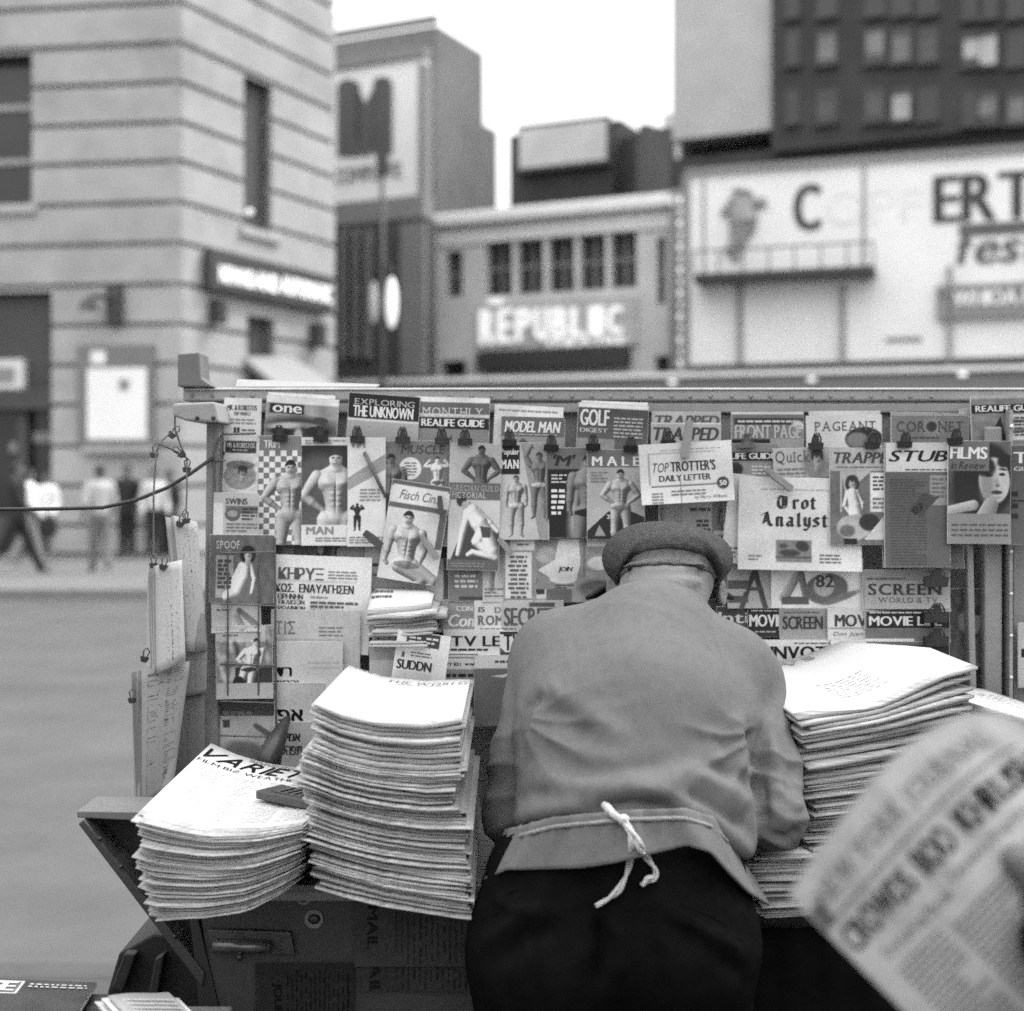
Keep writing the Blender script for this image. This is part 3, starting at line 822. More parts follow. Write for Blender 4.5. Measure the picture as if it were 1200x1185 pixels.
mb = MB(); fc.text(mb, 'OPP', 966, 222, 1085, 262, .008, .012, bold=0); mb.build('faded_lettering', mat('faded_paint', .70, .8, .15, 1.5), big)
mb = MB()
for a, b, r0, r1 in (((866, 232), (872, 262), .35, .42), ((872, 262), (864, 286), .40, .24), ((864, 286), (852, 296), .22, .16), ((868, 280), (862, 306), .2, .1), ((872, 240), (898, 236), .2, .16), ((862, 242), (846, 250), .18, .12), ((870, 226), (871, 222), .3, .26)):
    mb.tube([fc.at(*a, .02), fc.at(*b, .02)], [r0, r1], 10)
fg = mb.build('painted_figure', mat('figure_paint', .30, .8, .35, 2.5), big)
mb = MB(); zc = fc.z_(820, 331)
sA, sB = fc.s_(820), fc.s_(1027); mb.box(sA, sB, .05, .9, zc - .12, zc + .12, 0, fc.fr)
for k in range(8): mb.box(sA + (sB - sA) * k / 7 - .02, sA + (sB - sA) * k / 7 + .02, .85, .89, zc + .12, zc + .75, 0, fc.fr)
mb.box(sA, sB, .85, .88, zc + .72, zc + .77, 0, fc.fr); mb.build('catwalk', M_INKD, big)
for x in (868, 988, 1113):
    mb = MB(); fc.box(mb, x - 2.2, 335 if x < 1100 else 312, x + 2.2, 428, .02, .2); mb.build('post', M_GREY, big)
mb = MB(); fc.box(mb, 1011, 195, 1014, 330, .02, .06); fc.box(mb, 824, 210, 826, 330, .02, .05); mb.build('seam', M_INKG, big)
for yy, c_ in ((335, M_INKG), (350, M_GREY), (362, M_GREY)):
    mb = MB(); s_ = fc.s_(1098); zz = fc.z_(1098, yy + 8); mb.box(s_, s_ + 5, .06, .2, zz - .12, zz + .16, 0, fc.fr); mb.build('slat', c_, big)
mb = MB(); fc.text(mb, 'WHIOA BUD', 1118, 340, 1240, 358, .21, .23); mb.build('slat_lettering', M_WHITE, big)
mb = MB(); fc.box(mb, 1038, 395, 1080, 401, .01, .02); mb.build('paint_smear', M_INKG, big)
# --- long canopy edge along the far pavement
fk = Facade(520, 34., (3.2, -1.))
cn = thing('canopy', 'long flat grey canopy under the big billboard with small bright lamps', 'canopy', fk.at(800, 560))
mb = MB(); s0 = fk.s_(392); mb.box(s0, s0 + 26, -6.5, 0, fk.z_(520, 470), fk.z_(520, 447), 0, fk.fr); mb.build('roof', mat('canopy_paint', .17, .7, .12, .8), cn)
mb = MB(); mb.box(s0, s0 + 26, -.1, .12, fk.z_(520, 448), fk.z_(520, 443), 0, fk.fr); mb.build('edge_trim', M_TRIM, cn)
for x, y in ((790, 449), (952, 446), (1128, 440)):
    mb = MB(); q = fk.at(x, y, .2); mb.ball(q, .07, 10, 8, 0, (1.5, 1, .7)); mb.build('lamp', M_LAMP, cn, smooth=True)
for k in range(7):
    mb = MB(); mb.box(s0 + 2 + 3.6 * k, s0 + 2.25 + 3.6 * k, -1.0, -.75, 0, fk.z_(520, 470), 0, fk.fr); mb.build('column', M_GREY, cn)
# ================================================================== THE NEWS STAND
YB = 2.56                    # the display board
M_SHEET = mat('worn_sheet_metal', .20, .5, .2, 5, .12, 40, stain=.25, spec=.5)
M_RAIL = mat('painted_rail', .25, .45, .18, 9, .1, 60, stain=.2, spec=.5)
M_BOARD = mat('board_paint', .22, .7, .2, 5, .1, 60, stain=.3)
M_WOOD = mat('rough_wood', .13, .8, .35, 6, .5, 40, stretch=(1, 1, .15))
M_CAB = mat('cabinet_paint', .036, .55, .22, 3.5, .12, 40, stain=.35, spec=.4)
M_BLK = mat('black_metal', .018, .4, .3, 30, spec=.5)
M_WIRE = mat('dull_wire', .09, .45, .3, 20, metal=.3)
M_CABLE = mat('black_rubber', .02, .6, .2, 20)

st = thing('news_stand', 'metal sidewalk news stand with riveted top rail and sloped shelf', 'news stand', (.1, 2.4, 0))
def bpx(mb, x0, y0, x1, y1, Y0, Y1, mi=0):
    a = P(x0, y1, Y0); b = P(x1, y0, Y0); return mb.box(a.x, b.x, Y0, Y1, a.z, b.z, mi)
def px2(x, y, Y): q = P(x, y, Y); return (q.x, q.z)
mb = MB(); bpx(mb, 243, 474, 1330, 1030, YB, YB + .018); mb.build('back_board', M_BOARD, st)
# top rail: an upper angle iron with a rolled edge, painted pale as its highlight, and rivets, a lower bar
mb = MB(); bpx(mb, 214, 457, 1340, 470, YB - .020, YB + .06); mb.build('top_rail', M_RAIL, st, bevel=.004)
mb = MB(); bpx(mb, 214, 454.6, 1340, 457.4, YB - .023, YB + .064); mb.build('rail_edge', mat('edge_highlight', .42, .35, .15, 9, spec=.6), st, bevel=.002)
for k in range(38):
    x = 225 + 23.4 * k + rng.uniform(-1, 1)
    mb = MB(); q = P(x, 464 + (k * .02), YB - .020); mb.ball(q, .0042, 8, 6, 0, (1, .6, 1)); mb.build('rivet', M_SHEET, st, smooth=True)
mb = MB(); bpx(mb, 228, 472.5, 1340, 484, YB - .016, YB - .002); mb.build('lower_bar', mat('lower_bar_paint', .22, .5, .15, 8), st, bevel=.003)
mb = MB(); mb.prism([px2(207, 474, 2.44), px2(256, 472, 2.44), px2(262, 496, 2.44), px2(222, 494, 2.44), px2(207, 488, 2.44)], 2.41, 2.60, 1)
mb.build('end_bracket', M_RAIL, st, bevel=.004)
for x, y in ((231, 490), (250, 490)):
    mb = MB(); mb.ball(P(x, y, 2.41), .004, 8, 6, 0, (1, .6, 1)); mb.build('bolt', M_BLK, st)
mb = MB(); mb.prism([px2(214, 417, 2.56), px2(239, 415, 2.56), px2(241, 445, 2.56), px2(256, 455, 2.56), px2(214, 455, 2.56)], 2.52, 2.60, 1)
mb.build('wooden_block', M_WOOD, st, bevel=.003)
# left upright, wire loop, right uprights
mb = MB(); mb.prism([px2(243, 494, 2.48), px2(258, 494, 2.48), px2(256, 1040, 2.48), px2(238, 1040, 2.48)], 2.47, 2.53, 1); mb.build('upright', M_SHEET, st, bevel=.004)
mb = MB(); mb.prism([px2(1133, 640, 2.5), px2(1141, 640, 2.5), px2(1146, 860, 2.5), px2(1138, 860, 2.5)], 2.50, 2.53, 1); mb.build('upright', M_RAIL, st, bevel=.003)
mb = MB(); bpx(mb, 1154, 500, 1175, 1040, 2.5, 2.56); mb.build('upright', M_SHEET, st, bevel=.004)
mb = MB(); bpx(mb, 1175, 470, 1182, 1040, 2.53, 2.57); mb.build('shadow_gap', M_BLK, st)
mb = MB(); bpx(mb, 1183, 480, 1187, 1040, 2.49, 2.53); mb.build('hinge_strip', M_RAIL, st)
for k in range(9):
    mb = MB(); mb.ball(P(1185, 500 + k * 49, 2.487), .0035, 8, 6); mb.build('rivet', mat('bright_rivet', .6, .3, .1, 9, metal=.5), st)
mb = MB(); bpx(mb, 1188, 470, 1340, 1040, 2.52, 2.56); mb.build('side_door', M_SHEET, st)
mb = MB(); mb.tube([P(251, 600, 2.468), P(251, 530, 2.468), P(254, 518, 2.468), P(262, 509, 2.468), P(300, 508, 2.47)], .0022, 6); mb.tube([P(259, 590, 2.468), P(259, 510, 2.468)], .002, 6)
mb.tube([P(252, 540, 2.467), P(264, 540, 2.467)], .0018, 6); mb.build('wire_loop', M_WIRE, st)
# table, cabinet
TZ = .892
mb = MB(); mb.box(-.50, 1.10, 2.10, YB - .003, TZ - .025, TZ); mb.build('table_top', M_SHEET, st, bevel=.003)
mb = MB(); bpx(mb, 244, 1037, 1500, 1046, 2.085, 2.099); mb.build('table_edge', mat('table_edge_metal', .10, .35, .2, 8, spec=.6), st, bevel=.002)
def pz(x, y): return px2(x, y, 2.14)
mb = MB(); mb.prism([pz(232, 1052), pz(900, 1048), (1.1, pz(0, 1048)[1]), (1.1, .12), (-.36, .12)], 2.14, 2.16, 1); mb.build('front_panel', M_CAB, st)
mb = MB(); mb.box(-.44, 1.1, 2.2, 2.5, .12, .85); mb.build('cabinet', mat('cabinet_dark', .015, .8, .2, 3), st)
for x in (-.36, 1.0):
    for y in (2.22, 2.46):
        mb = MB(); mb.tube([(x, y, 0), (x, y, .12)], .03, 10); mb.build('leg', M_BLK, st)
# latch on the front panel
mb = MB(); mb.prism([px2(244, 1089, 2.13), px2(341, 1092, 2.13), px2(346, 1119, 2.13), px2(246, 1117, 2.13)], 2.128, 2.138, 1)
la = mb.build('latch_plate', mat('latch_metal', .05, .4, .4, 25, .2, 90, metal=.3), st, bevel=.002)
mb = MB(); mb.tube([P(250, 1108, 2.118), P(318, 1110, 2.118)], .0085, 10); mb.build('bolt', mat('latch_bolt', .12, .3, .4, 30, metal=.6), la, smooth=True)
mb = MB(); mb.ball(P(281, 1122, 2.118), .006, 8, 6); mb.ball(P(281, 1117, 2.118), .004, 8, 6); mb.build('knob', M_BLK, la, smooth=True)
for x, y, r in ((356, 1053, .007), (368, 1077, .010)):
    mb = MB(); mb.ball(P(x, y, 2.137), r, 12, 8, 0, (1, .5, .8)); o = mb.build('rivet', M_BLK, st, smooth=True)
    mb = MB(); q = P(x, y, 2.138); mb.tube([(q.x, q.y - .0015, q.z), (q.x, q.y + .002, q.z)], r * 1.45, 14); mb.build('washer', mat('washer', .16, .5, .2, 20), o)
# folded-down side shelf: a triangular wing seen from below
wg = []
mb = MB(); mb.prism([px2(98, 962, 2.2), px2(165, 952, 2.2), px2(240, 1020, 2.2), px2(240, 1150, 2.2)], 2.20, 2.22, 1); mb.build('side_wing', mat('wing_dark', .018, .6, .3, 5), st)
mb = MB(); mb.prism([px2(97, 945, 2.17), px2(172, 946, 2.17), px2(172, 957, 2.17), px2(97, 953, 2.17)], 2.14, 2.24, 1); wr_ = mb.build('wing_rim', mat('wing_rim_paint', .12, .45, .2, 9), st, bevel=.002)
mb = MB(); mb.prism([px2(96, 962, 2.15), px2(103, 957, 2.15), px2(243, 1135, 2.15), px2(240, 1152, 2.15)], 2.13, 2.19, 1); mb.build('wing_edge', mat('wing_edge_paint', .035, .5, .25, 9), st, bevel=.002)
for t in (.12, .3, .52, .75):
    mb = MB(); mb.ball(P(100 + 140 * t, 961 + 182 * t, 2.128), .0035, 8, 6); mb.build('rivet', M_BLK, st)
mb = MB(); mb.prism([px2(225, 1060, 2.16), px2(234, 1060, 2.16), px2(264, 1190, 2.16), px2(240, 1190, 2.16)], 2.135, 2.18, 1); mb.build('corner_post', mat('post_dark', .02, .55, .25, 6), st, bevel=.002)
# dark timber chock behind the wing
ch = thing('wooden_crate', 'dark angular wooden crate standing under the folded side shelf', 'crate', P(190, 1185, 2.45))
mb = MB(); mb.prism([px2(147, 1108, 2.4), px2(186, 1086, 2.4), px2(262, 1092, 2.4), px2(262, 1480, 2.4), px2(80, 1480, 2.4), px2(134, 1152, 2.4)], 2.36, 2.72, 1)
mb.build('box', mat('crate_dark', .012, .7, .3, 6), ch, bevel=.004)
mb = MB(); mb.prism([px2(186, 1118, 2.36), px2(197, 1112, 2.36), px2(172, 1260, 2.36), px2(158, 1260, 2.36)], 2.335, 2.358, 1); mb.build('cleat', mat('crate_cleat', .02, .7, .3, 8), ch, bevel=.003)
mb = MB(); mb.prism([px2(150, 1112, 2.36), px2(164, 1112, 2.36), px2(148, 1158, 2.36), px2(135, 1152, 2.36)], 2.335, 2.358, 1); mb.build('cleat', MATS['crate_cleat'], ch, bevel=.003)
# black cable
o = MB().tube([P(-160, 606, 2.3), P(-60, 600, 2.32), P(0, 597, 2.34), P(60, 596.5, 2.36), P(120, 595, 2.38), P(160, 586, 2.40), P(195, 572, 2.42), P(222, 556, 2.44), P(246, 539, 2.46), P(262, 531, 2.50)], .0032, 8).build('electric_cable', M_CABLE, smooth=True, loc=P(246, 545, 2.46))
tag(o, 'black electric cable looping in from the left to the stand post', 'cable')

# ================================================================== MAGAZINES ON THE BOARD
def LY(layer): return 2.542 - .0092 * layer

def magazine(pic, label, layer, rot=0., t=.004, curl=.006, cat='magazine', name='magazine', news=False, group=None, tilt=0., pages=True):
    x0, y0, x1, y1 = pic.b; Y = LY(layer); k = Y / F
    cx, cy = (x0 + x1) / 2, (y0 + y1) / 2; w2, h2 = (x1 - x0) * k / 2, (y1 - y0) * k / 2
    r = random.Random(int(x0 * 7 + y0)); c1 = r.uniform(-.4, 1) * curl; c2 = r.uniform(.2, 1) * curl
    loc = P(cx, cy, Y); c, s_ = rot2(R(rot))
    def bend(x, z): return -c1 * ((x / w2) ** 2) * .5 - c2 * np.clip(-z / h2, 0, 1) ** 2 * 1.2 + tilt * x
    def tl(px, py, lift):
        x = (np.asarray(px) - cx) * k; z = -(np.asarray(py) - cy) * k
        y = bend(x, z) - t - lift
        X = x * c + z * s_; Z = -x * s_ + z * c
        return np.stack([X + loc.x, np.zeros_like(X) + y + loc.y, Z + loc.z], 1)
    if pages:
        root = thing(name, label, cat, P(cx, y1, Y), group)
        mb = MB(); sheet_mesh(mb, pic, tl); mb.build('cover', M_NEWS if news else M_PRINT, root, ink=True)
        # page block behind the cover
        mb = MB(); n = 7; V = []; Fs = []
        for j in range(n):
            for i in range(5):
                for d_ in (0, 1):
                    x = -w2 + 2 * w2 * i / 4; z = -h2 + 2 * h2 * j / (n - 1)
                    y = bend(x, z) - (t - .0005 if d_ == 0 else 0); e = .0006
                    x *= (1 + e / w2); z *= (1 + e / h2)
                    V.append((x * c + z * s_ + loc.x, y + loc.y, -x * s_ + z * c + loc.z))
        I = lambda j, i, d_: (j * 5 + i) * 2 + d_
        for j in range(n - 1):
            for i in range(4):
                Fs += [(I(j, i, 0), I(j, i + 1, 0), I(j + 1, i + 1, 0), I(j + 1, i, 0)), (I(j, i, 1), I(j + 1, i, 1), I(j + 1, i + 1, 1), I(j, i + 1, 1))]
        for j in range(n - 1): Fs += [(I(j, 0, 1), I(j, 0, 0), I(j + 1, 0, 0), I(j + 1, 0, 1)), (I(j, 4, 0), I(j, 4, 1), I(j + 1, 4, 1), I(j + 1, 4, 0))]
        for i in range(4): Fs += [(I(0, i, 1), I(0, i + 1, 1), I(0, i + 1, 0), I(0, i, 0)), (I(n - 1, i, 0), I(n - 1, i + 1, 0), I(n - 1, i + 1, 1), I(n - 1, i, 1))]
        mb.add(V, Fs); mb.build('pages', M_EDGE2, root)
        return root
    mb = MB(); sheet_mesh(mb, pic, tl)
    o = mb.build(name, M_NEWS if news else M_PRINT, None, loc=tuple(loc), ink=True)
    return tag(o, label, cat, group)

G = 'magazines clipped to the display board'
def mag(pic, label, layer, **k):
    k.setdefault('group', G); return magazine(pic, label, layer, **k)

# --- issues that only peep out behind others
def peep(x0, y0, x1, y1, layer, label, v=.95, rot=0.): 
    mag(Pic(x0, y0, x1, y1, v, .3).greek(x0 + 5, y0 + 4, x1 - 6, y0 + 9, 4, .6, 3), label, layer, rot=rot)
peep(313, 462, 391, 540, 1, 'white topped issue peeping out behind the small magazine with angry eyes', rot=3)
peep(440, 465, 486, 540, 1, 'pale issue behind the magazine about the unknown', .93, 2)
peep(578, 476, 658, 560, 1, 'white topped issue behind the grey magazine with slanted white title', .95, 3)
peep(680, 471, 757, 560, 1, 'white topped issue behind the dark golf magazine', .95, 2)
peep(948, 482, 1031, 560, 1, 'pale issue behind the cream magazine with turtle shape', .85, -.5)
peep(1043, 484, 1136, 560, 1, 'pale issue behind the grey magazine with sunburst title', .62, 1)
peep(1128, 478, 1150, 540, 1, 'dog-eared issue corner left of the top right corner magazine', .7, -8)
# flat papers lying on top of the rail
o = MB(); o.add([P(276, 454.4, 2.545), P(440, 454.4, 2.545), P(445, 452, 2.62), P(278, 446, 2.62), P(276, 453, 2.545), P(440, 453, 2.545), P(445, 450.5, 2.62), P(278, 444.5, 2.62)], [(0, 1, 2, 3), (4, 7, 6, 5), (0, 4, 5, 1), (2, 6, 7, 3), (1, 5, 6, 2), (0, 3, 7, 4)])
tag(o.build('newspaper', mat('grey_newsprint', .24, .9, .1, 20), loc=P(360, 455, 2.53)), 'folded newspaper lying flat on top of the stand rail', 'newspaper')

# --- upper row
p = Pic(263, 467, 306, 540, .90); p.T('MR. & ROBESTOS', 267, 475, 301, 481, .28, 1).T('TRIP WEEKLY', 274, 483, 294, 487, .4).greek(270, 490, 300, 500, 4, .6, 2).T('11', 275, 501, 281, 508, .2).greek(284, 502, 300, 511, 4, .45, 4)
mag(p, 'white paper booklet with small type at the left end of the top row', 3, rot=1.5)
p = Pic(311, 466, 395, 545, .62); p.rect(311, 466, 395, 474, .93).rect(315, 475, 355, 486, .15).T('one', 319, 473, 352, 485, .95).mot(.05, .12, 3).ell(352, 503, 42, 14, .2, soft=8).ell(335, 500, 22, 4, .75, -6, 3).ell(368, 500, 14, 4, .55, 10, 3).ell(330, 507, 12, 4, .1).ell(372, 505, 14, 6, .12).ell(350, 512, 5, 10, .75, soft=3).ell(375, 492, 9, 4, .25)
mag(p, 'small magazine with lower case white title over a dark pair of eyes', 2.6, rot=4)
p = Pic(407, 463, 490, 545, .72); p.rect(407, 463, 490, 492, .10).rect(407, 492, 490, 495, .9).T('EXPLORING', 414, 469, 484, 476, .8, 0).T('THE UNKNOWN', 413, 477, 483, 490, .97, 1).grad(407, 495, 490, 545, .72, .55)
mag(p, 'magazine with black title band about the unknown', 2.7, rot=4)
p = Pic(488, 466, 573, 545, .55); p.rect(488, 466, 573, 472, .97).rect(488, 472, 573, 485, .42).T('MONTHLY', 494, 478, 566, 488, .85, 0, serif=True).rect(488, 485.5, 573, 489, .88).rect(488, 490, 573, 503, .10).T('REALIFE GUIDE', 494, 491.5, 567, 500, .97).rect(488, 503, 573, 545, .55).poly([(510, 545), (530, 508), (528, 545)], .3)
mag(p, 'magazine with black guide band and white top edge in top row', 2.4, rot=1.5)
p = Pic(587, 489, 661, 560, .42); p.T('MODEL MAN', 591, 494, 656, 507, .97, 1, it=.22).greek(592, 508, 652, 511, 3, .7, 3).rect(587, 512, 661, 560, .62).cap(605, 525, 2, 612, 516, 2, .35).cap(612, 516, 2, 620, 522, 2, .35).cap(640, 522, 2, 648, 515, 2, .35)
mag(p, 'grey magazine with slanted white title in the top row', 2.5, rot=1.5)
p = Pic(676, 474, 758, 560, .33); p.rect(676, 474, 758, 479, .97).grad(676, 480, 758, 530, .30, .42).T('GOLF', 679, 481, 712, 500, .93, 1).T('DIGEST', 679, 503, 711, 508, .8, 1).greek(718, 488, 752, 514, 4.3, .72, 6).rect(676, 515, 720, 560, .62).mot(.02, .2, 6)
mag(p, 'dark magazine with tall white golf title', 2.5, rot=3)
p = Pic(764, 483, 844, 560, .72); p.T('TRAPPED', 768, 487, 842, 500, .33, 1, it=.25)
mag(p, 'rear one of two grey magazines with the same slanted title', 1.4, rot=.3)
p = Pic(763, 496, 844, 575, .70); p.rect(763, 496, 844, 497, .9).T('TRAPPED', 766, 501, 841, 516, .25, 1, it=.25).greek(800, 518, 838, 521, 3, .35, 5).rect(763, 522, 844, 575, .5)
mag(p, 'front one of two grey magazines with the same slanted title', 2.4, rot=.3)
p = Pic(857, 483, 941, 560, .5); p.rect(857, 483, 941, 486, .85).rect(857, 486, 941, 489, .45).rect(860, 490, 941, 498, .2).greek(864, 492, 930, 496, 4, .8, 5, .6).T('FRONT PAGE', 861, 498, 938, 514, .74, 1).rect(857, 515, 902, 520, .08).rect(902, 514, 941, 560, .6).ell(935, 498, 8, 5, .8, 20, 3)
mag(p, 'grey magazine with tall pale block title under a dark tag line', 2.3)
p = Pic(945, 487, 1033, 560, .86); p.T('PAGEANT', 954, 494, 1026, 505, .36, 0, serif=True).ell(1012, 515, 22, 14, .14, soft=1.5).ell(1004, 516, 13, 9, .5, soft=3).ell(1022, 520, 10, 8, .3, soft=3).rect(945, 525, 1033, 560, .5)
mag(p, 'cream magazine with serif title and dark turtle shape', 2.4, rot=-1)
p = Pic(1044, 487, 1134, 560, .48); p.T('CORONET', 1050, 494, 1128, 506, .27, 0, serif=True).ell(1091, 500, 6, 6, .2)
for k in range(16):
    a = 2 * math.pi * k / 16; p.cap(1091 + 7 * math.cos(a), 500 + 7 * math.sin(a), .5, 1091 + 13 * math.cos(a), 500 + 13 * math.sin(a), .3, .7, 0)
p.greek(1060, 511, 1100, 516, 4, .3, 4)
mag(p, 'dull grey magazine with serif title broken by a small sunburst', 2.4)
p = Pic(1138, 464, 1225, 545, .5); p.rect(1138, 464, 1225, 467, .7).rect(1138, 474, 1225, 484, .08).T('REALIFE GUIDE', 1143, 475, 1220, 482, .95).rect(1184, 486, 1222, 492, .85).rect(1184, 496, 1222, 503, .85).rect(1184, 508, 1222, 516, .85).poly([(1155, 516), (1172, 488), (1178, 516)], .12).mot(.05, .3, 4).greek(1188, 488, 1220, 514, 4, .3, 4)
mag(p, 'grey magazine with black guide band at the top right corner', 3.0, rot=-1.5)

# --- second row
p = Pic(262, 513, 303, 582, .88); p.rect(264, 517, 300, 531, .22).T('MR & ROBESTOS', 266, 519, 298, 525, .8).greek(272, 526, 292, 530, 3.5, .7, 2).ell(282, 558, 19, 16, .62, soft=1.5).ell(282, 545, 17, 5, .5).head(285, 553, 6, .75, .2).mot(.06, .35, 5)
mag(p, 'white booklet with a dark title box over an oval sketch', 4.2, rot=2)
p = Pic(251, 578, 303, 640, .76); p.poly([(251, 590), (262, 590), (262, 640), (251, 640)], .9).T('SWINS', 265, 584, 290, 591, .35, 1).rect(265, 593, 303, 602, .45).ell(273, 603, 9, 8, .4).ell(273, 602, 6, 4, .65).greek(284, 594, 302, 612, 4, .25, 6).greek(266, 612, 302, 626, 4, .5, 7)
mag(p, 'pale torn-edged pamphlet with a shield below the oval sketch booklet', 8.4, rot=1)
p = Pic(303, 511, 354, 638, .52); p.check(303, 528, 354, 638, 6.6, .97, .5).T('TRIM', 310, 516, 328, 525, .97)
p.fig(341, 539, 134, 'hips', .60, .74, .10)
mag(p, 'tall magazine with checkerboard cover and shirtless man hands on hips', 4.0)
p = Pic(354, 513, 409, 639, .94); p.rect(354, 522, 409, 615, .2).grad(354, 522, 409, 615, .15, .40).ell(372, 560, 26, 28, .38, 30, 12).greek(358, 515, 405, 520, 3, .6, 8).fig(394, 526, 168, 'one', .66, .92, .22).rect(354, 615, 409, 639, .94).T('MAN', 360, 617, 391, 626, .55, 1).greek(370, 629, 406, 636, 3, .5, 5).rect(354, 513, 409, 522, .93).greek(358, 515, 405, 520, 3, .6, 8)
mag(p, 'magazine with muscular blond man on a dark picture above its title', 4.2)
p = Pic(408, 513, 452, 640, .94); p.poly([(408, 575), (408, 560), (470, 520), (470, 540)], .66).T('VIM', 411, 517, 428, 525, .6, 1).fig(419, 590, 32, 'flex', .15, .12, .1).greek(422, 572, 446, 588, 4, .6, 5).greek(410, 628, 450, 638, 3, .55, 6)
mag(p, 'white magazine with a tiny dark silhouette of a flexing man', 4.4)
p = Pic(448, 517, 528, 640, .50); p.T('MUSCLE', 470, 522, 522, 532, .25, 0, it=.2).ell(481, 549, 13, 13, .95).greek(472, 541, 490, 558, 3.4, .5, 3, cen=True).fig(513, 535, 62, 'flex', .74, .5, .2).fig(459, 532, 100, 'stand', .42, .4, .12)
mag(p, 'grey magazine with a white disc and two small athletes', 4.0)
p = Pic(451, 566, 520, 682, .90); p.rect(451, 566, 520, 573, .40).rect(453, 571, 518, 592, .93).T('Fisch Cin..', 462, 576, 508, 587, .45, 0, it=.3).rect(451, 592, 520, 598, .42).rect(512, 598, 520, 640, .42).fig(482, 600, 128, 'sit', .66, .6, .14, lean=.1).mot(.015, .4, 3)
mag(p, 'tilted pale magazine with script title and seated athlete', 6.0, rot=9)
p = Pic(526, 520, 586, 668, .74); p.rect(526, 568, 586, 586, .42).T('GRECIAN GUILD', 529, 569, 584, 576, .68, 0, serif=True).T('PICTORIAL', 529, 577, 569, 584, .85, 0, serif=True).fig(563, 522, 90, 'hips', .34, .5, .08, legs=False).rect(526, 566, 586, 586, .42).T('GRECIAN GUILD', 529, 569, 584, 576, .72, 0, serif=True).rect(526, 586, 586, 655, .84).poly([(530, 655), (548, 606), (586, 620), (586, 668), (526, 668)], .28)
p.body([(546, 592, 6, 552, 598, 5), (553, 600, 9, 562, 612, 10), (562, 612, 10, 568, 622, 9), (568, 622, 9, 560, 634, 6), (568, 622, 9, 579, 644, 7), (560, 634, 6, 578, 650, 5), (579, 644, 7, 582, 652, 5), (580, 652, 4, 555, 647, 3), (555, 647, 3, 550, 650, 2.5),
        (549, 600, 5, 543, 624, 3.6), (543, 624, 3.6, 538, 650, 2.6), (560, 600, 5, 574, 612, 3.6), (574, 612, 3.6, 584, 622, 2.6)], .86)
p.ell(541, 588, 6, 6, .22, 0, 1.5).ell(545, 592, 4, 4.5, .74, 0, 1.5).rect(526, 656, 586, 668, .4).greek(530, 659, 570, 664, 3, .6, 4).poly([(563, 616), (575, 618), (576, 630), (566, 630)], .3)
mag(p, 'magazine with dark portrait above a grey band and crouching athlete', 5.0, rot=1.5)
p = Pic(585, 519, 643, 632, .80); p.poly([(610, 519), (643, 519), (643, 632), (632, 632)], .62).rect(585, 522, 609, 556, .08).T('Popular', 587, 526, 608, 535, .97).T('MAN', 587, 539, 608, 549, .99, 1, serif=True).fig(605, 557, 72, 'stand', .58, .96, .3).fig(632, 530, 78, 'up', .40, .9, .2).mot(.012, .5, 2)
mag(p, 'magazine with black corner title box and two standing athletes', 4.2)
p = Pic(640, 525, 691, 630, .44); p.rect(642, 550, 691, 630, .09).ell(684, 590, 14, 46, .85, 12, 10).ell(694, 582, 17, 44, .2, 12, 6).T("'M'", 649, 533, 674, 546, .12, 1, it=.2).greek(646, 555, 664, 566, 4, .85, 3).greek(646, 572, 662, 602, 6.5, .97, 5, .55, (3, 8)).fig(690, 532, 140, 'stand', .42, .1, .1)
mag(p, 'dark magazine with glowing outline of a muscular torso', 4.6)
p = Pic(688, 527, 755, 632, .72); p.rect(688, 527, 755, 548, .47).T('M A L E', 694, 535, 749, 546, .97, 1).greek(692, 552, 712, 566, 3.5, .5, 3).poly([(688, 632), (688, 622), (712, 600), (728, 594), (755, 606), (755, 632)], .12).poly([(695, 632), (702, 615), (712, 632)], .62).fig(727, 550, 92, 'hips', .60, .58, .12).T('20', 711, 603, 719, 608, .9).rect(688, 628, 730, 632, .1)
mag(p, 'magazine with wide-spaced white title and athlete on rocks', 4.9)
p = Pic(772, 588, 858, 690, .58); p.T('NO', 773, 594, 778, 612, .35, 0, rot=0).rect(800, 588, 835, 690, .66).greek(808, 594, 832, 600, 6, .25, 5, .6).greek(816, 608, 832, 622, 5, .25, 6, .6).rect(834, 588, 858, 690, .45).fig(852, 580, 66, 'stand', .30, .4, .1).rect(836, 622, 852, 627, .75)
mag(p, 'grey magazine half hidden under the folded racing letter', 3.2)
p = Pic(750, 519, 858, 589, .93, .8); p.rect(760, 531, 761.2, 567, .5).rect(760, 530, 838, 531, .6)
p.T('TOP', 765, 541, 784, 552, .42, 0, it=.3).T("TROTTER'S", 786, 540, 838, 552, .30, 1).T('DAILY LETTER', 772, 556, 832, 563, .35, 1).rect(762, 568, 838, 569.6, .32).ell(846, 568, 7.2, 7.2, .35, soft=.8).T('50', 842, 565, 850, 571, .95).greek(785, 573, 825, 581, 4, .55, 4).greek(762, 575, 775, 588, 3.5, .6, 5).T('by Harry Williams', 812, 581, 850, 586, .45, 0, it=.3).rect(796, 560, 797.2, 589, .55).greek(775, 524, 845, 529, 5, .7, 5, .15)
mag(p, 'folded white racing letter pinned in front of the board', 8.5, rot=-3.2, cat='newsletter', name='newsletter', news=True, curl=.006)
p = Pic(848, 520, 912, 640, .52); p.rect(848, 530, 912, 540, .08).T('LIFE GUIDE', 856, 531, 908, 538, .95).rect(858, 542, 912, 640, .6).greek(880, 545, 905, 556, 4, .85, 3).ell(862, 550, 8, 8, .15, soft=3).rect(855, 565, 870, 640, .4)
mag(p, 'magazine with black guide band behind the folded racing paper', 3.4)
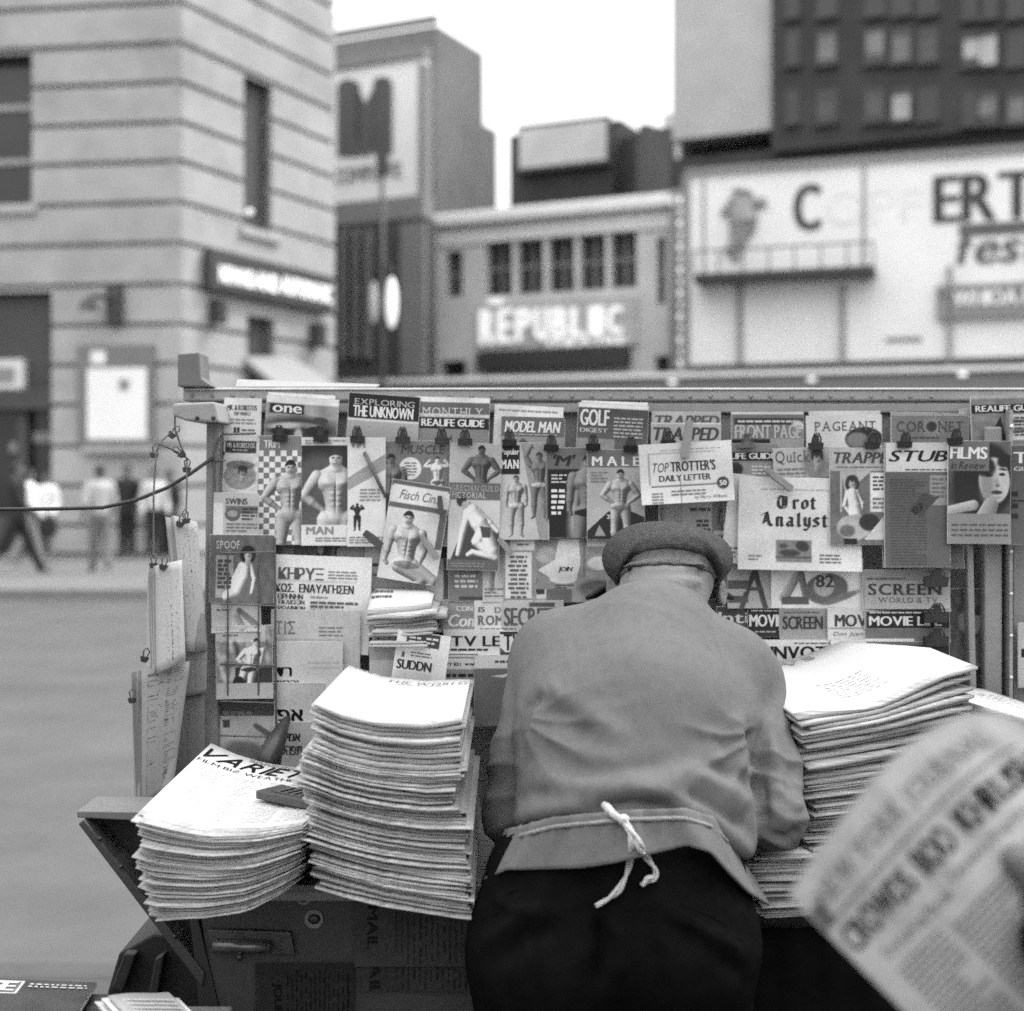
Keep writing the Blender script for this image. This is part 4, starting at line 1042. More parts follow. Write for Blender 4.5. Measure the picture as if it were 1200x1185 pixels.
p = Pic(907, 525, 972, 600, .74); p.T('Quick', 909, 528, 950, 544, .38, 0, serif=True).ell(955, 545, 14, 18, .55, soft=6).head(958, 537, 8, .7, .2).greek(911, 547, 944, 560, 5, .5, 4).rect(950, 560, 972, 600, .4)
mag(p, 'small grey magazine with serif title tilted over the racing paper', 5.2, rot=-2)
p = Pic(850, 556, 880, 660, .86, .6); p.greek(855, 640, 870, 655, 5, .5, 4)
mag(p, 'folded back leaf of the racing paper with black-letter title', 5.4, rot=6, cat='newspaper', name='newspaper', news=True)
p = Pic(865, 560, 1009, 668, .90, .8); p.T('Trot', 908, 580, 956, 597, .28, black=True).T('Analyst', 889, 600, 970, 622, .28, black=True).rect(909, 633, 951, 659, .55).mot(.0, .3, 1)
p.ell(925, 648, 12, 4, .3, 0, 2).ell(940, 640, 8, 6, .3, 20, 2).rect(909, 652, 951, 654, .35).ell(918, 640, 5, 3, .35).greek(877, 650, 893, 658, 4, .55, 3).greek(960, 648, 985, 660, 4, .5, 4).greek(890, 572, 970, 576, 4, .7, 5, .2)
mag(p, 'pale racing paper with two-line black-letter title', 6.6, rot=1.2, cat='newspaper', name='newspaper', news=True, curl=.008)
p = Pic(972, 525, 1038, 638, .45); p.rect(972, 525, 1038, 552, .74).T('TRAPPED', 977, 530, 1052, 543, .3, 1, it=.25).greek(980, 546, 1034, 549, 3, .45, 3).poly([(985, 552), (1020, 552), (990, 580)], .75).rect(984, 553, 986, 600, .8).head(998, 565, 6.5, .76, .2, .3, True).body([(998, 578, 6, 1001, 592, 7), (1001, 592, 7, 1003, 606, 8), (993, 577, 3, 989, 592, 2.4), (989, 592, 2.4, 996, 602, 2), (1003, 577, 3, 1010, 590, 2.4), (1010, 590, 2.4, 1008, 606, 2)], .84).ell(1000, 618, 20, 15, .72, 0, 2).ell(992, 622, 9, 7, .4, 0, 3).ell(1018, 612, 12, 10, .2, 0, 2).poly([(1012, 632), (1034, 606), (1038, 632)], .85).rect(1019, 554, 1038, 600, .93).greek(1022, 557, 1036, 576, 4.6, .25, 6).greek(1022, 582, 1036, 598, 5, .5, 7).rect(988, 631, 1003, 638, .08).mot(.03, .35, 6)
mag(p, 'crime magazine with slanted title and woman in distress', 7.2)
p = Pic(1036, 519, 1112, 664, .40); p.rect(1037, 519, 1112, 553, .87).T('STUB', 1041, 528, 1109, 541, .08, 1, it=.25).greek(1060, 549, 1108, 552, 3, .35, 4).rect(1089, 557, 1112, 592, .62).greek(1091, 559, 1110, 586, 5, .45, 6).greek(1042, 560, 1085, 662, 3.4, .34, 9, .3, (8, 20)).poly([(1064, 597), (1082, 577), (1100, 582), (1078, 606)], .3).T('127', 1068, 592, 1082, 600, .15, rot=-38)
mag(p, 'dark grey magazine with bold black slanted title on white', 8.0, tilt=-.01)
p = Pic(1034, 600, 1128, 665, .42); p.greek(1045, 610, 1120, 660, 5, .36, 6, .3)
mag(p, 'folded grey sheet hanging behind the bold slanted title magazine', 5.8, news=True, rot=.5)
p = Pic(1110, 517, 1183, 637, .44); p.rect(1110, 552, 1183, 602, .30).mot(.05, .15, 8).ell(1152, 562, 36, 44, .13, 0, 5).ell(1136, 585, 22, 16, .16, 20, 6).ell(1164, 563, 18, 27, .80, -4, 2).ell(1156, 568, 8, 20, .60, 0, 7).ell(1150, 545, 16, 12, .13, 30, 4).ell(1176, 540, 9, 7, .13, -30, 3).ell(1158, 557, 4.2, 1.8, .12, 0, 1).ell(1173, 556, 3.6, 1.7, .12, 0, 1).ell(1157, 551, 6, 1.2, .2, -6, 1).ell(1174, 550, 5, 1.2, .2, 6, 1).ell(1167, 566, 2, 6, .62, 0, 3).ell(1168, 569, 2.5, 1.2, .4, 0, 1).ell(1167, 577, 6.5, 2.4, .25, 0, 1).ell(1167, 583, 5, 1.5, .6, 0, 2).cap(1160, 592, 9, 1154, 606, 11, .62).cap(1112, 598, 5, 1140, 592, 6, .74).rect(1110, 602, 1183, 637, .58).rect(1110, 517, 1158, 552, .46).T('FILMS', 1112, 524, 1155, 538, .96, 1, it=.05).T('in Review', 1113, 541, 1154, 550, .2, 0, it=.3).greek(1114, 612, 1180, 632, 6, .35, 5, .3)
mag(p, 'film magazine with close face of a dark haired woman', 9.0, rot=.5)
p = Pic(1180, 522, 1235, 638, .36); p.T('TV', 1187, 530, 1222, 543, .95, 1).T('GUIDE', 1187, 547, 1222, 552, .85).rect(1183, 576, 1192, 582, .12).rect(1183, 590, 1192, 596, .12).rect(1183, 602, 1192, 608, .12).rect(1183, 586, 1235, 588, .15)
mag(p, 'dark little programme magazine cut by the right edge', 8.2)

# --- left rack below
p = Pic(247, 627, 322, 706, .42); p.T('SPOOF', 254, 634, 281, 643, .85, 0, serif=True).rect(254, 651, 274, 700, .7).greek(256, 655, 272, 690, 5, .3, 4, .7).body([(288, 664, 6, 286, 676, 8), (286, 676, 8, 278, 692, 9), (278, 692, 9, 268, 698, 6), (283, 662, 3, 276, 676, 2.5), (276, 676, 2.5, 270, 690, 2), (294, 662, 3, 299, 678, 2.5), (299, 678, 2.5, 296, 694, 2)], .84).head(291, 648, 7, .84, .10, .2, True).mot(.03, .3, 3)
mag(p, 'dark magazine with white spoof title and a smiling woman', 8.9, rot=.6)
p = Pic(249, 704, 306, 740, .78); p.cap(282, 716, 3, 300, 732, 4, .5).ell(281, 716, 3, 4, .4).cap(278, 722, 4, 284, 735, 4, .6).greek(255, 712, 270, 716, 4, .45, 2)
mag(p, 'upper pale postcard-size picture of a swimmer in the left rack', 9.3, rot=-2)
p = Pic(254, 733, 320, 818, .60); p.rect(254, 733, 312, 752, .80).greek(262, 742, 280, 746, 4, .5, 2).mot(.2, .25, 11).rect(254, 733, 312, 750, .80).rect(276, 782, 320, 800, .2).fig(292, 748, 74, 'one', .85, .3, .1, lean=-.3).ell(280, 800, 7, 8, .08).rect(255, 800, 320, 818, .72)
mag(p, 'magazine with a diver picture in the left rack', 9.8, rot=-1)
p = Pic(258, 818, 330, 845, .36, 1); p.greek(262, 832, 296, 838, 6, .6, 3, .6)
mag(p, 'dark topped magazine low in the left rack', 4.6)
p = Pic(258, 839, 345, 905, .90); p.rect(262, 843, 270, 852, .3).ell(290, 885, 30, 16, .5, 15, 6).mot(.06, .12, 5).ell(272, 895, 10, 8, .1).cap(300, 850, 3, 330, 870, 4, .5)
mag(p, 'white magazine with ink drawing behind the leftmost paper stack', 5.0)
o = MB()
for x in (267, 303): o.tube([P(x, 650 if x > 280 else 648, 2.444), P(x, 815, 2.444)], .0016, 6)
o.tube([P(322, 630, 2.446), P(324, 905, 2.446)], .0022, 6)
for y in (648, 708, 778, 822, 862): o.tube([P(258, y, 2.444), P(323, y + (2 if y > 700 else -1), 2.444)], .0016, 6)
tag(o.build('wire_rack', M_WIRE, loc=P(260, 905, 2.464)), 'thin dark wire rack holding the magazines at the left of the board', 'rack')

# --- foreign newspapers hung left of centre
p = Pic(322, 652, 434, 765, .96, .8); p.T('ΚΗΡΥΞ', 326, 666, 378, 680, .42, 1).greek(384, 668, 418, 680, 3.6, .6, 3).rect(324, 681, 418, 682, .7).T('ΚΩΣ.  ΕΝΑΥΑΓΗΣΕΝ', 323, 685, 414, 695, .28, 1).T('ΕΙΡΗΝΗΝ', 326, 697, 355, 703, .35, 1).T('ΕΚΔΙΩΞΙΝ', 327, 704, 357, 709, .35, 1).T('ΕΡΩΔΙΝΙΩΝ', 323, 711, 358, 716, .35, 1).greek(364, 698, 384, 702, 4, .6, 4).greek(364, 704, 420, 716, 4.5, .42, 5, .6)
mag(p, 'white newspaper with large dark Greek headlines', 6.2, rot=2.0, cat='newspaper', name='newspaper', news=True, group='foreign newspapers in the left rack')
p = Pic(318, 715, 422, 800, .80, .8); p.T('ΤΙΣ', 323, 728, 346, 743, .48, 0, serif=True).greek(374, 733, 402, 748, 4.5, .5, 5, .3).rect(323, 749, 400, 750, .6).mot(.015, .4, 4)
mag(p, 'grey folded newspaper below the Greek headlines with three Greek letters', 7.2, rot=.6, cat='newspaper', name='newspaper', news=True, group='foreign newspapers in the left rack')
p = Pic(322, 752, 402, 812, .86, .8); p.T('דר', 324, 780, 342, 792, .1, 1).T('תחרי', 323, 796, 350, 802, .1, 1).rect(360, 776, 398, 777, .65).rect(360, 782, 398, 783, .7)
mag(p, 'pale newspaper with a corner of two Hebrew letters', 8.0, cat='newspaper', name='newspaper', news=True, group='foreign newspapers in the left rack')
p = Pic(322, 800, 380, 850, .80, .8); p.T('פא', 326, 829, 356, 844, .08, 1, it=-.1)
mag(p, 'newspaper with bold slanted Hebrew letters', 8.8, cat='newspaper', name='newspaper', news=True, group='foreign newspapers in the left rack')
p = Pic(326, 846, 378, 905, .78, .8); p.T('אימא', 330, 858, 352, 868, .18, 1).T('שהפת', 328, 872, 354, 884, .3, 1)
mag(p, 'lowest newspaper with small dense Hebrew type', 9.4, cat='newspaper', name='newspaper', news=True, group='foreign newspapers in the left rack')

# --- racks behind the man, left part
p = Pic(392, 640, 440, 760, .62); p.rect(392, 640, 440, 655, .72).rect(404, 652, 440, 657, .3).fig(382, 590, 100, 'stand', .3, .8, .1).greek(400, 660, 436, 690, 6, .5, 4)
mag(p, 'plain grey magazine behind the Greek newspaper', 2.0)
p = Pic(303, 630, 400, 700, .42); p.rect(330, 630, 345, 700, .6).rect(372, 630, 388, 700, .2).ell(376, 640, 4, 10, .7)
mag(p, 'dark striped magazine behind the checkerboard cover', 1.6)
p = Pic(428, 640, 500, 745, .80); p.rect(428, 660, 478, 664, .35).rect(428, 672, 470, 675, .5).ell(465, 660, 10, 20, .55, -20, 3)
mag(p, 'pale grey magazine with dark stripe under the tilted seated athlete cover', 2.6)
p = Pic(500, 655, 530, 705, .72); p.ell(508, 690, 12, 26, .88, 8, 2).rect(520, 655, 530, 705, .3)
mag(p, 'magazine with pale sleeve picture at the left of the middle rack', 2.4)
p = Pic(526, 650, 568, 705, .52); p.rect(528, 667, 566, 668, .8).greek(533, 672, 560, 690, 6, .9, 4, .5).rect(538, 699, 568, 703, .25)
mag(p, 'grey magazine with three lines of white type in the middle rack', 3.0)
p = Pic(566, 640, 593, 705, .78); p.ell(580, 668, 5, 22, .9, 8, 2).cap(578, 660, 3, 576, 690, 3, .55).greek(568, 688, 590, 700, 4, .5, 3)
mag(p, 'narrow pale magazine left of the long text panel', 3.2)
p = Pic(590, 630, 628, 705, .60); p.rect(592, 647, 623, 701, .93).greek(594, 650, 621, 700, 5.2, .42, 7, .5, (5, 12), cen=True).rect(598, 632, 626, 645, .9).greek(606, 636, 620, 640, 4, .4, 3)
mag(p, 'magazine with white panel of centred text in the middle rack', 3.6)
p = Pic(624, 628, 720, 705, .62); p.ell(640, 650, 12, 10, .75, -20, 2).poly([(630, 668), (650, 656), (655, 632), (678, 632), (680, 660), (676, 676), (650, 680)], .96).ell(660, 678, 16, 6, .94).T('JOIN', 654, 664, 671, 671, .2, 1, it=.2).rect(683, 628, 686, 675, .5).rect(688, 628, 712, 640, .95).ell(702, 660, 14, 8, .9, 0, 2).ell(700, 690, 22, 10, .4, 0, 4).mot(.05, .25, 4).rect(640, 690, 670, 705, .42).greek(650, 684, 672, 690, 3, .3, 3).rect(626, 690, 640, 701, .85).rect(628, 690, 638, 696, .2)
mag(p, 'magazine with a big white crumpled shape left of the cap', 3.3)
p = Pic(505, 703, 522, 740, .80); p.poly([(509, 736), (514, 706), (517, 706), (517, 736)], .32).rect(511, 720, 516, 724, .5)
mag(p, 'magazine edge showing one dark capital letter', 2.8)
p = Pic(519, 703, 558, 740, .62); p.mot(.05, .4, 4).T('CON', 535, 710, 554, 716, .97, 1).T('Con', 526, 720, 556, 734, .97, 1, it=.2)
mag(p, 'grey mottled magazine with white script title in lower rack', 3.2)
p = Pic(556, 704, 592, 740, .90); p.T('15¢'.replace('¢', ''), 561, 711, 568, 717, .4, 1).T('D', 580, 711, 587, 718, .55, 1).T('ROM', 560, 721, 590, 732, .45, 1, serif=True).greek(562, 735, 586, 738, 3, .5, 2)
mag(p, 'white magazine with grey slab title beside the grey mottled one', 3.6)
p = Pic(588, 704, 660, 742, .78); p.T('SECRETS', 591, 712, 656, 733, .38, 1).rect(620, 706, 650, 711, .35).greek(588, 735, 605, 738, 3, .45, 3)
mag(p, 'grey magazine with large capitals cut off by the man', 4.0)
p = Pic(520, 738, 590, 772, .97); p.T('TV LEA', 529, 745, 604, 757, .10, 1).greek(528, 759, 572, 763, 4, .12, 4, .6, (6, 12)).rect(520, 766, 560, 769, .1)
mag(p, 'white television magazine with heavy black title', 5.0)
p = Pic(586, 740, 640, 775, .95); p.rect(586, 740, 640, 743, .1).T('TV', 591, 743, 610, 762, .12, 1).ell(580, 766, 12, 8, .35).rect(586, 764, 640, 768, .15)
mag(p, 'second television magazine cut off by the man', 5.4)
p = Pic(514, 768, 560, 800, .96); p.rect(514, 770, 560, 771, .3).T('DY 83 1', 522, 776, 540, 780, .15, 1).greek(545, 776, 556, 780, 4, .3, 2).rect(520, 784, 558, 796, .62).greek(521, 788, 555, 795, 6, .1, 3, .6)
mag(p, 'white paper with small printed figures under the television magazine', 6.0)
p = Pic(556, 768, 640, 850, .50); p.rect(556, 768, 640, 783, .96).greek(580, 773, 598, 777, 4, .3, 2, .6).poly([(576, 792), (592, 790), (600, 784), (600, 789), (590, 794)], .96)
mag(p, 'grey card with white top strip left of the man', 6.4)
# --- right part
p = Pic(852, 655, 905, 712, .70); p.cap(868, 712, 3, 884, 668, 3, .25).cap(884, 668, 3, 896, 712, 3, .25).cap(876, 690, 2, 892, 690, 2, .3).rect(852, 680, 876, 690, .35).rect(852, 698, 876, 706, .3).greek(855, 690, 874, 696, 4, .75, 3)
mag(p, 'grey magazine with big letter shape under the racing paper', 3.4)
p = Pic(903, 655, 1010, 712, .92); p.cap(918, 700, 6, 935, 672, 5, .62).cap(938, 672, 4, 944, 700, 4, .45).rect(915, 699, 947, 708, .35).ell(968, 690, 25, 18, .42, -8, 2).ell(965, 686, 12, 13, .72, 0, 2).T('82', 956, 674, 976, 688, .25, 1).ell(985, 700, 22, 4, .5, -20, 2)
mag(p, 'white magazine with ball player number shirt under the racing paper', 3.8)
p = Pic(840, 711, 878, 740, .30); p.T('Inti', 842, 717, 876, 730, .92, 1)
mag(p, 'dark magazine with pale lower case title right of the neck', 3.4)
p = Pic(876, 711, 914, 746, .14); p.T('MOVIE', 878, 720, 917, 734, .97, 1).greek(880, 714, 910, 717, 3, .8, 3).greek(884, 738, 908, 742, 4, .7, 2)
mag(p, 'black magazine with white movie title in the lower right rack', 3.8)
p = Pic(913, 713, 970, 750, .58); p.T('SCREEN', 917, 722, 963, 737, .22, 1).greek(918, 716, 960, 719, 3, .4, 3)
mag(p, 'grey magazine with dark condensed title in the lower right rack', 4.2)
p = Pic(969, 713, 1015, 752, .82); p.T('MOVIE', 978, 720, 1026, 734, .25, 1).T('Don Juan', 975, 740, 1010, 746, .45, 0, it=.3).rect(969, 735, 1015, 737, .6)
mag(p, 'pale magazine with thin movie title and script line', 4.6)
p = Pic(1010, 668, 1112, 716, .62); p.rect(1013, 681, 1112, 712, .70).T('SCREEN', 1017, 684, 1103, 697, .22, 1, serif=True).T('WORLD & TV', 1028, 700, 1098, 706, .35, 0, serif=True).greek(1015, 676, 1060, 679, 4, .35, 3)
mag(p, 'grey magazine with wide slab serif screen title', 4.8)
p = Pic(1013, 713, 1112, 752, .52); p.rect(1015, 714, 1112, 736, .12).T('MOVIE LIFE', 1018, 722, 1102, 733, .93, 1).greek(1018, 716, 1080, 719, 3.5, .8, 3).rect(1013, 737, 1112, 752, .42).mot(.03, .2, 4).rect(1013, 748, 1070, 751, .85)
mag(p, 'magazine with black band and heavy white movie title', 5.4)
p = Pic(892, 750, 975, 790, .93); p.T('INVOT', 903, 757, 968, 772, .10, 1).greek(930, 752, 968, 755, 3, .4, 2)
mag(p, 'white magazine with heavy black capitals behind the right paper stack', 5.2)
p = Pic(973, 750, 1014, 790, .95); p.T('MO', 983, 760, 1014, 768, .06, 1).T('BIG', 983, 771, 1012, 780, .06, 1).greek(984, 752, 1005, 756, 4, .5, 2)
mag(p, 'white magazine with two short black words behind right stack', 5.8)
p = Pic(1012, 752, 1112, 800, .45); p.rect(1014, 756, 1112, 775, .14).T('modern scr', 1016, 756, 1094, 773, .85, 1)
mag(p, 'dark magazine with tall pale condensed lower case title', 6.0)
p = Pic(1112, 690, 1152, 780, .32); p.ell(1136, 728, 14, 16, .55, 0, 4).ell(1142, 715, 8, 6, .2).rect(1130, 742, 1152, 746, .2).mot(.04, .3, 3)
mag(p, 'dim magazine with a face picture between the two uprights', 1.4)
p = Pic(1192, 730, 1240, 805, .74); p.T('I', 1196, 760, 1199, 770, .1, 1)
mag(p, 'pale sheet at the right edge beyond the hinge strip', 4.0)
# paper advertisement card in front of the folded bundle
p = Pic(462, 742, 524, 812, .92, .9); p.rect(473, 742, 512, 758, .22).greek(476, 746, 492, 756, 4.5, .85, 3, .5).greek(496, 745, 510, 755, 5, .85, 4, .5).rect(464, 758, 509, 764, .95).rect(470, 766, 473, 772, .1).greek(480, 764, 505, 772, 3.4, .4, 4, .4).T('SUDDN', 466, 775, 506, 786, .08, 1).rect(464, 788, 508, 812, .84)
mag(p, 'white card with dark box of type leaning over the tall stack', 15.8, rot=8)
# ================================================================== CLIPS AND PINS
def clip(px, py, layer, label, wpx=17, hpx=8, up=1, dark=True):
    Y = LY(layer) - .006; k = Y / F; root = thing('binder_clip', label, 'clip', P(px, py, Y), 'binder clips on the display board')
    w2 = wpx * k / 2; h = hpx * k; c = P(px, py, Y)
    mb = MB(); mb.prism([(c.y - .007, c.z + up * h * .5), (c.y + .009, c.z + up * h * .5), (c.y + .003, c.z - up * h * .5), (c.y - .001, c.z - up * h * .5)], c.x - w2, c.x + w2, 0)
    # keep the body as a short triangular bar
    mb.build('clip_body', M_BLK if dark else M_SHEET, root, bevel=.0008)
    mb = MB(); a = w2 * .62; z0 = c.z + up * h * .4; z1 = c.z + up * (h * .5 + 11 * k)
    mb.tube([(c.x - a, c.y - .006, z0), (c.x - a * .9, c.y - .008, (z0 + z1) / 2), (c.x - a * .45, c.y - .009, z1), (c.x + a * .45, c.y - .009, z1), (c.x + a * .9, c.y - .008, (z0 + z1) / 2), (c.x + a, c.y - .006, z0)], .0016, 6)
    mb.prism([(c.x - a * .8, z0), (c.x + a * .8, z0), (c.x + a * .4, z1 - up * .002), (c.x - a * .4, z1 - up * .002)], c.y - .0065, c.y - .0045, 1)
    mb.build('handle', M_BLK if dark else M_WIRE, root)
for px, py, ly, lb in (
    (328, 514, 4.9, 'left clip above the checkerboard cover'), (376, 514, 5.0, 'clip above the blond muscular man cover'),
    (419, 515, 5.2, 'clip at the top of the white silhouette magazine'), (472, 516, 5.2, 'clip above the grey magazine with white disc'),
    (518, 517, 5.4, 'small clip between the white disc magazine and dark portrait magazine'), (545, 518, 5.6, 'clip above the dark portrait and grey band magazine'),
    (597, 519, 5.1, 'clip above the black corner title box'), (646, 525, 5.3, 'clip above the glowing torso magazine'), (695, 524, 5.6, 'clip at the left of the wide-spaced white title'),
    (739, 526, 5.7, 'clip at the right of the wide-spaced white title'), (783, 520, 3.2, 'clip under the two slanted title magazines'),
    (956, 523, 5.9, 'clip under the cream magazine with turtle shape'), (1022, 522, 7.9, 'clip above the distressed woman crime magazine'),
    (1060, 521, 8.7, 'clip above the bold slanted title on white'), (1119, 517, 9.5, 'clip above the dark haired woman film magazine')):
    clip(px, py, ly, 'black ' + lb)
clip(875, 522, 4.4, 'shiny metal clip above the black guide band behind the racing paper', 20, 6, 1, False)
for py, lb in ((682, 'uppermost large black clip at the end of the wide slab serif title'), (724, 'large black clip over the heavy white movie title'), (752, 'lowest large black clip right of the lower rack')):
    clip(1097, py, 7.2, lb, 28, 12)

M_PIN = mat('clothespin_wood', .20, .8, .25, 40, stretch=(1, 1, .2))
def pin(px, py, ang, L, layer, label, wpx=8, m=None):
    Y = LY(layer) - .004; k = Y / F; root = thing('clothespin', label, 'clothespin', P(px, py, Y), 'wooden clothespins on the board')
    c, s_ = rot2(R(ang)); ctr = P(px, py, Y)
    def fr(x, y, z): return (ctr.x + x * c + z * s_, ctr.y + y, ctr.z - x * s_ + z * c)
    l2, w2 = L * k / 2, wpx * k / 2
    for d_ in (-1, 1):
        mb = MB(); mb.prism([(-w2, -l2), (w2, -l2), (w2, l2 * .3), (w2 * .8, l2), (-w2 * .8, l2), (-w2, l2 * .3)], -.002 + d_ * .0045, .002 + d_ * .0045, 1, 0, fr); mb.build('wooden_leg', m or M_PIN, root, bevel=.0008)
    mb = MB(); mb.tube([fr(-w2 * 1.1, 0, 0), fr(w2 * 1.1, 0, 0)], .0035, 8); mb.build('spring', M_WIRE, root)
pin(805, 515, 8, 44, 9.6, 'clothespin holding the folded white racing letter', 10)
pin(912, 561, -52, 40, 8.0, 'slanted clothespin over the corner of the black-letter racing paper', 8)
pin(437, 632, -50, 26, 7.2, 'clothespin at lower corner of the white silhouette magazine', 9, mat('pin_dark', .05, .7, .3, 30))
pin(503, 641, -36, 32, 7.0, 'clothespin between the seated athlete and the crouching athlete', 7)
pin(592, 640, -42, 24, 5.6, 'clothespin under the black corner title box magazine', 7)
pin(516, 592, -4, 22, 7.2, 'dark clothespin lying across the script title magazine', 6, MATS['pin_dark'])
o = MB().tube([P(427, 530, 2.492), P(452, 583, 2.49)], [.0035, .0028], 8).build('drum_stick', mat('stick', .10, .6, .2, 30), smooth=True, loc=P(440, 555, 2.49))
tag(o, 'thin dark rod lying across the white silhouette magazine', 'rod')

# ================================================================== HANGING PAPERS AT THE LEFT END
def hang(name, label, quad, Y, n, t, curl, v=.62, text=None, group='papers hanging at the left end of the stand', yaw=.0, seed=1):
    """a folded newspaper hanging by its top edge: n loose leaves; quad = 4 photo points tl, tr, br, bl"""
    r = random.Random(seed); root = thing(name, label, 'newspaper', P((quad[2][0] + quad[3][0]) / 2, (quad[2][1] + quad[3][1]) / 2, Y), group)
    for j in range(n):
        nu, nv = 7, 12; mb = MB()
        q = [(x + (j * r.uniform(-2.4, -.9) if k_ in (0, 3) else j * r.uniform(-.8, .2)), y + j * r.uniform(.2, 1.6) * (1 if k_ > 1 else .4)) for k_, (x, y) in enumerate(quad)]
        ph = r.uniform(0, 6)
        V = []
        for b in range(nv):
            for a in range(nu):
                s_, t_ = a / (nu - 1), b / (nv - 1)
                x = (q[0][0] * (1 - s_) + q[1][0] * s_) * (1 - t_) + (q[3][0] * (1 - s_) + q[2][0] * s_) * t_
                y = (q[0][1] * (1 - s_) + q[1][1] * s_) * (1 - t_) + (q[3][1] * (1 - s_) + q[2][1] * s_) * t_
                d_ = Y + j * t + yaw * (s_ - .5) + curl * math.sin(2.2 * s_ + 2 * t_ + ph) * t_ + (1 - s_) ** 2 * curl * (1.2 + .5 * j) * (.3 + t_)
                V.append(P(x, y, d_))
        Fs = [(b * nu + a, b * nu + a + 1, (b + 1) * nu + a + 1, (b + 1) * nu + a) for b in range(nv - 1) for a in range(nu - 1)]
        mb.add(V, Fs, 0, [.8 * float(lin(v - (.16 if j % 2 else .02))) * (1 - .0) for _ in V])
        if j == 0:
            rows = []
            for t0 in np.arange(.04, .95, .017):
                if r.random() < .07: continue
                for c0, c1 in ((.12, .48), (.54, .93)):
                    if r.random() < .85: rows.append((c0 + r.uniform(0, .02), t0, (c1 - c0) * r.uniform(.55, 1)))
            for s_, t_, l_ in rows:
                ip = lambda s2, t2: P((q[0][0] * (1 - s2) + q[1][0] * s2) * (1 - t2) + (q[3][0] * (1 - s2) + q[2][0] * s2) * t2, (q[0][1] * (1 - s2) + q[1][1] * s2) * (1 - t2) + (q[3][1] * (1 - s2) + q[2][1] * s2) * t2,
                    Y + yaw * (s2 - .5) + curl * math.sin(2.2 * s2 + 2 * t2 + ph) * t2 + (1 - s2) ** 2 * curl * 1.2 * (.3 + t2) - .0012)
                th = .0075 if r.random() < .9 else .016
                mb.add([ip(s_, t_ + th), ip(min(s_ + l_, .95), t_ + th), ip(min(s_ + l_, .95), t_), ip(s_, t_)], [(0, 1, 2, 3)], 0, .16)
        o = mb.build('leaf', M_NEWS, root, smooth=True, ink=True)
        sm = o.modifiers.new('thick', 'SOLIDIFY'); sm.thickness = .0012
hang('newspaper', 'lowest long bundle of newspaper hanging at the left end', [(166, 785), (222, 775), (203, 925), (166, 952)], 2.36, 7, .006, .010, .66, seed=4, yaw=.02)
hang('newspaper', 'rear grey newspaper showing below the topmost hanging bundle', [(208, 760), (243, 752), (242, 812), (214, 817)], 2.42, 3, .006, .006, .58, seed=9)
hang('newspaper', 'dim newspaper hanging behind the two lower hanging bundles', [(196, 806), (240, 800), (240, 905), (190, 925)], 2.44, 2, .006, .004, .52, seed=12)
hang('newspaper', 'middle hanging bundle of newspaper with fanned left edges', [(182, 663), (213, 656), (217, 772), (184, 790)], 2.33, 7, .006, .010, .76, seed=6, yaw=.02)
hang('newspaper', 'topmost hanging bundle of newspaper next to the upright', [(203, 604), (231, 612), (243, 762), (218, 764)], 2.40, 6, .006, .008, .74, seed=2, yaw=.02)
# hanging wires with small bulldog clips
def wire(pts, label, name='hanging_wire', r=.0016):
    o = MB().tube([P(*q) for q in pts], r, 6).build(name, M_WIRE, loc=P(*pts[0])); tag(o, label, 'wire', 'wires hanging from the rail end')
wire([(205, 480, 2.42), (205, 503, 2.42), (214, 528, 2.42), (220, 540, 2.42)], 'short bent wire hooked over the rail end bracket')
wire([(203, 505, 2.41), (190, 516, 2.40), (183, 528, 2.39)], 'short slanting wire between the two small hooks')
wire([(184, 519, 2.39), (208, 530, 2.41), (219, 537, 2.42)], 'crosswise twisted wire above the cable')
wire([(183, 530, 2.36), (180, 580, 2.35), (180, 655, 2.34)], 'long thin wire down to the middle hanging bundle')
wire([(219, 540, 2.42), (219, 575, 2.41), (218, 603, 2.40)], 'straight thin wire down to the topmost hanging bundle')
def hook(px, py, Y, ang, label):
    root = thing('bulldog_clip', label, 'clip', P(px, py, Y), 'small clips on the hanging wires'); k = Y / F
    c, s_ = rot2(R(ang)); ctr = P(px, py, Y)
    fr = lambda x, y, z: (ctr.x + x * c + z * s_, ctr.y + y, ctr.z - x * s_ + z * c)
    mb = MB(); mb.prism([(-5 * k, 0), (5 * k, 0), (3 * k, -6 * k), (-3 * k, -6 * k)], -.004, .004, 1, 0, fr); mb.build('jaw', M_BLK, root)
    mb = MB(); mb.tube([fr(-2 * k, 0, 0), fr(-3.5 * k, 0, 7 * k), fr(0, 0, 11 * k), fr(3.5 * k, 0, 7 * k), fr(2 * k, 0, 0)], .0013, 6); mb.build('loop', M_WIRE, root)
for a in ((203, 508, 2.41, 40, 'small clip at the top of the wires under the rail end'), (181, 531, 2.38, 10, 'small clip at left end of the twisted wire'), (211, 531, 2.41, -50, 'small clip in the middle of the bent wire'),
          (219, 548, 2.42, 5, 'small clip where the right wire crosses the cable'), (180, 660, 2.335, 0, 'small clip gripping the left side of the middle hanging bundle'), (192, 662, 2.325, 12, 'small clip on the top edge of the middle hanging bundle'),
          (212, 612, 2.39, 20, 'small clip on the left of the topmost hanging bundle'), (218, 608, 2.385, -8, 'small clip on the right of the topmost hanging bundle'), (170, 770, 2.36, 15, 'small clip beside the middle bundle lower edge'), (155, 818, 2.36, 0, 'small clip at the left edge of the lowest bundle')):
    hook(*a)

# ================================================================== STACKS OF NEWSPAPERS
def ip1(poly, x):
    xs = [q[0] for q in poly]; ys = [q[1] for q in poly]; return float(np.interp(x, xs, ys))

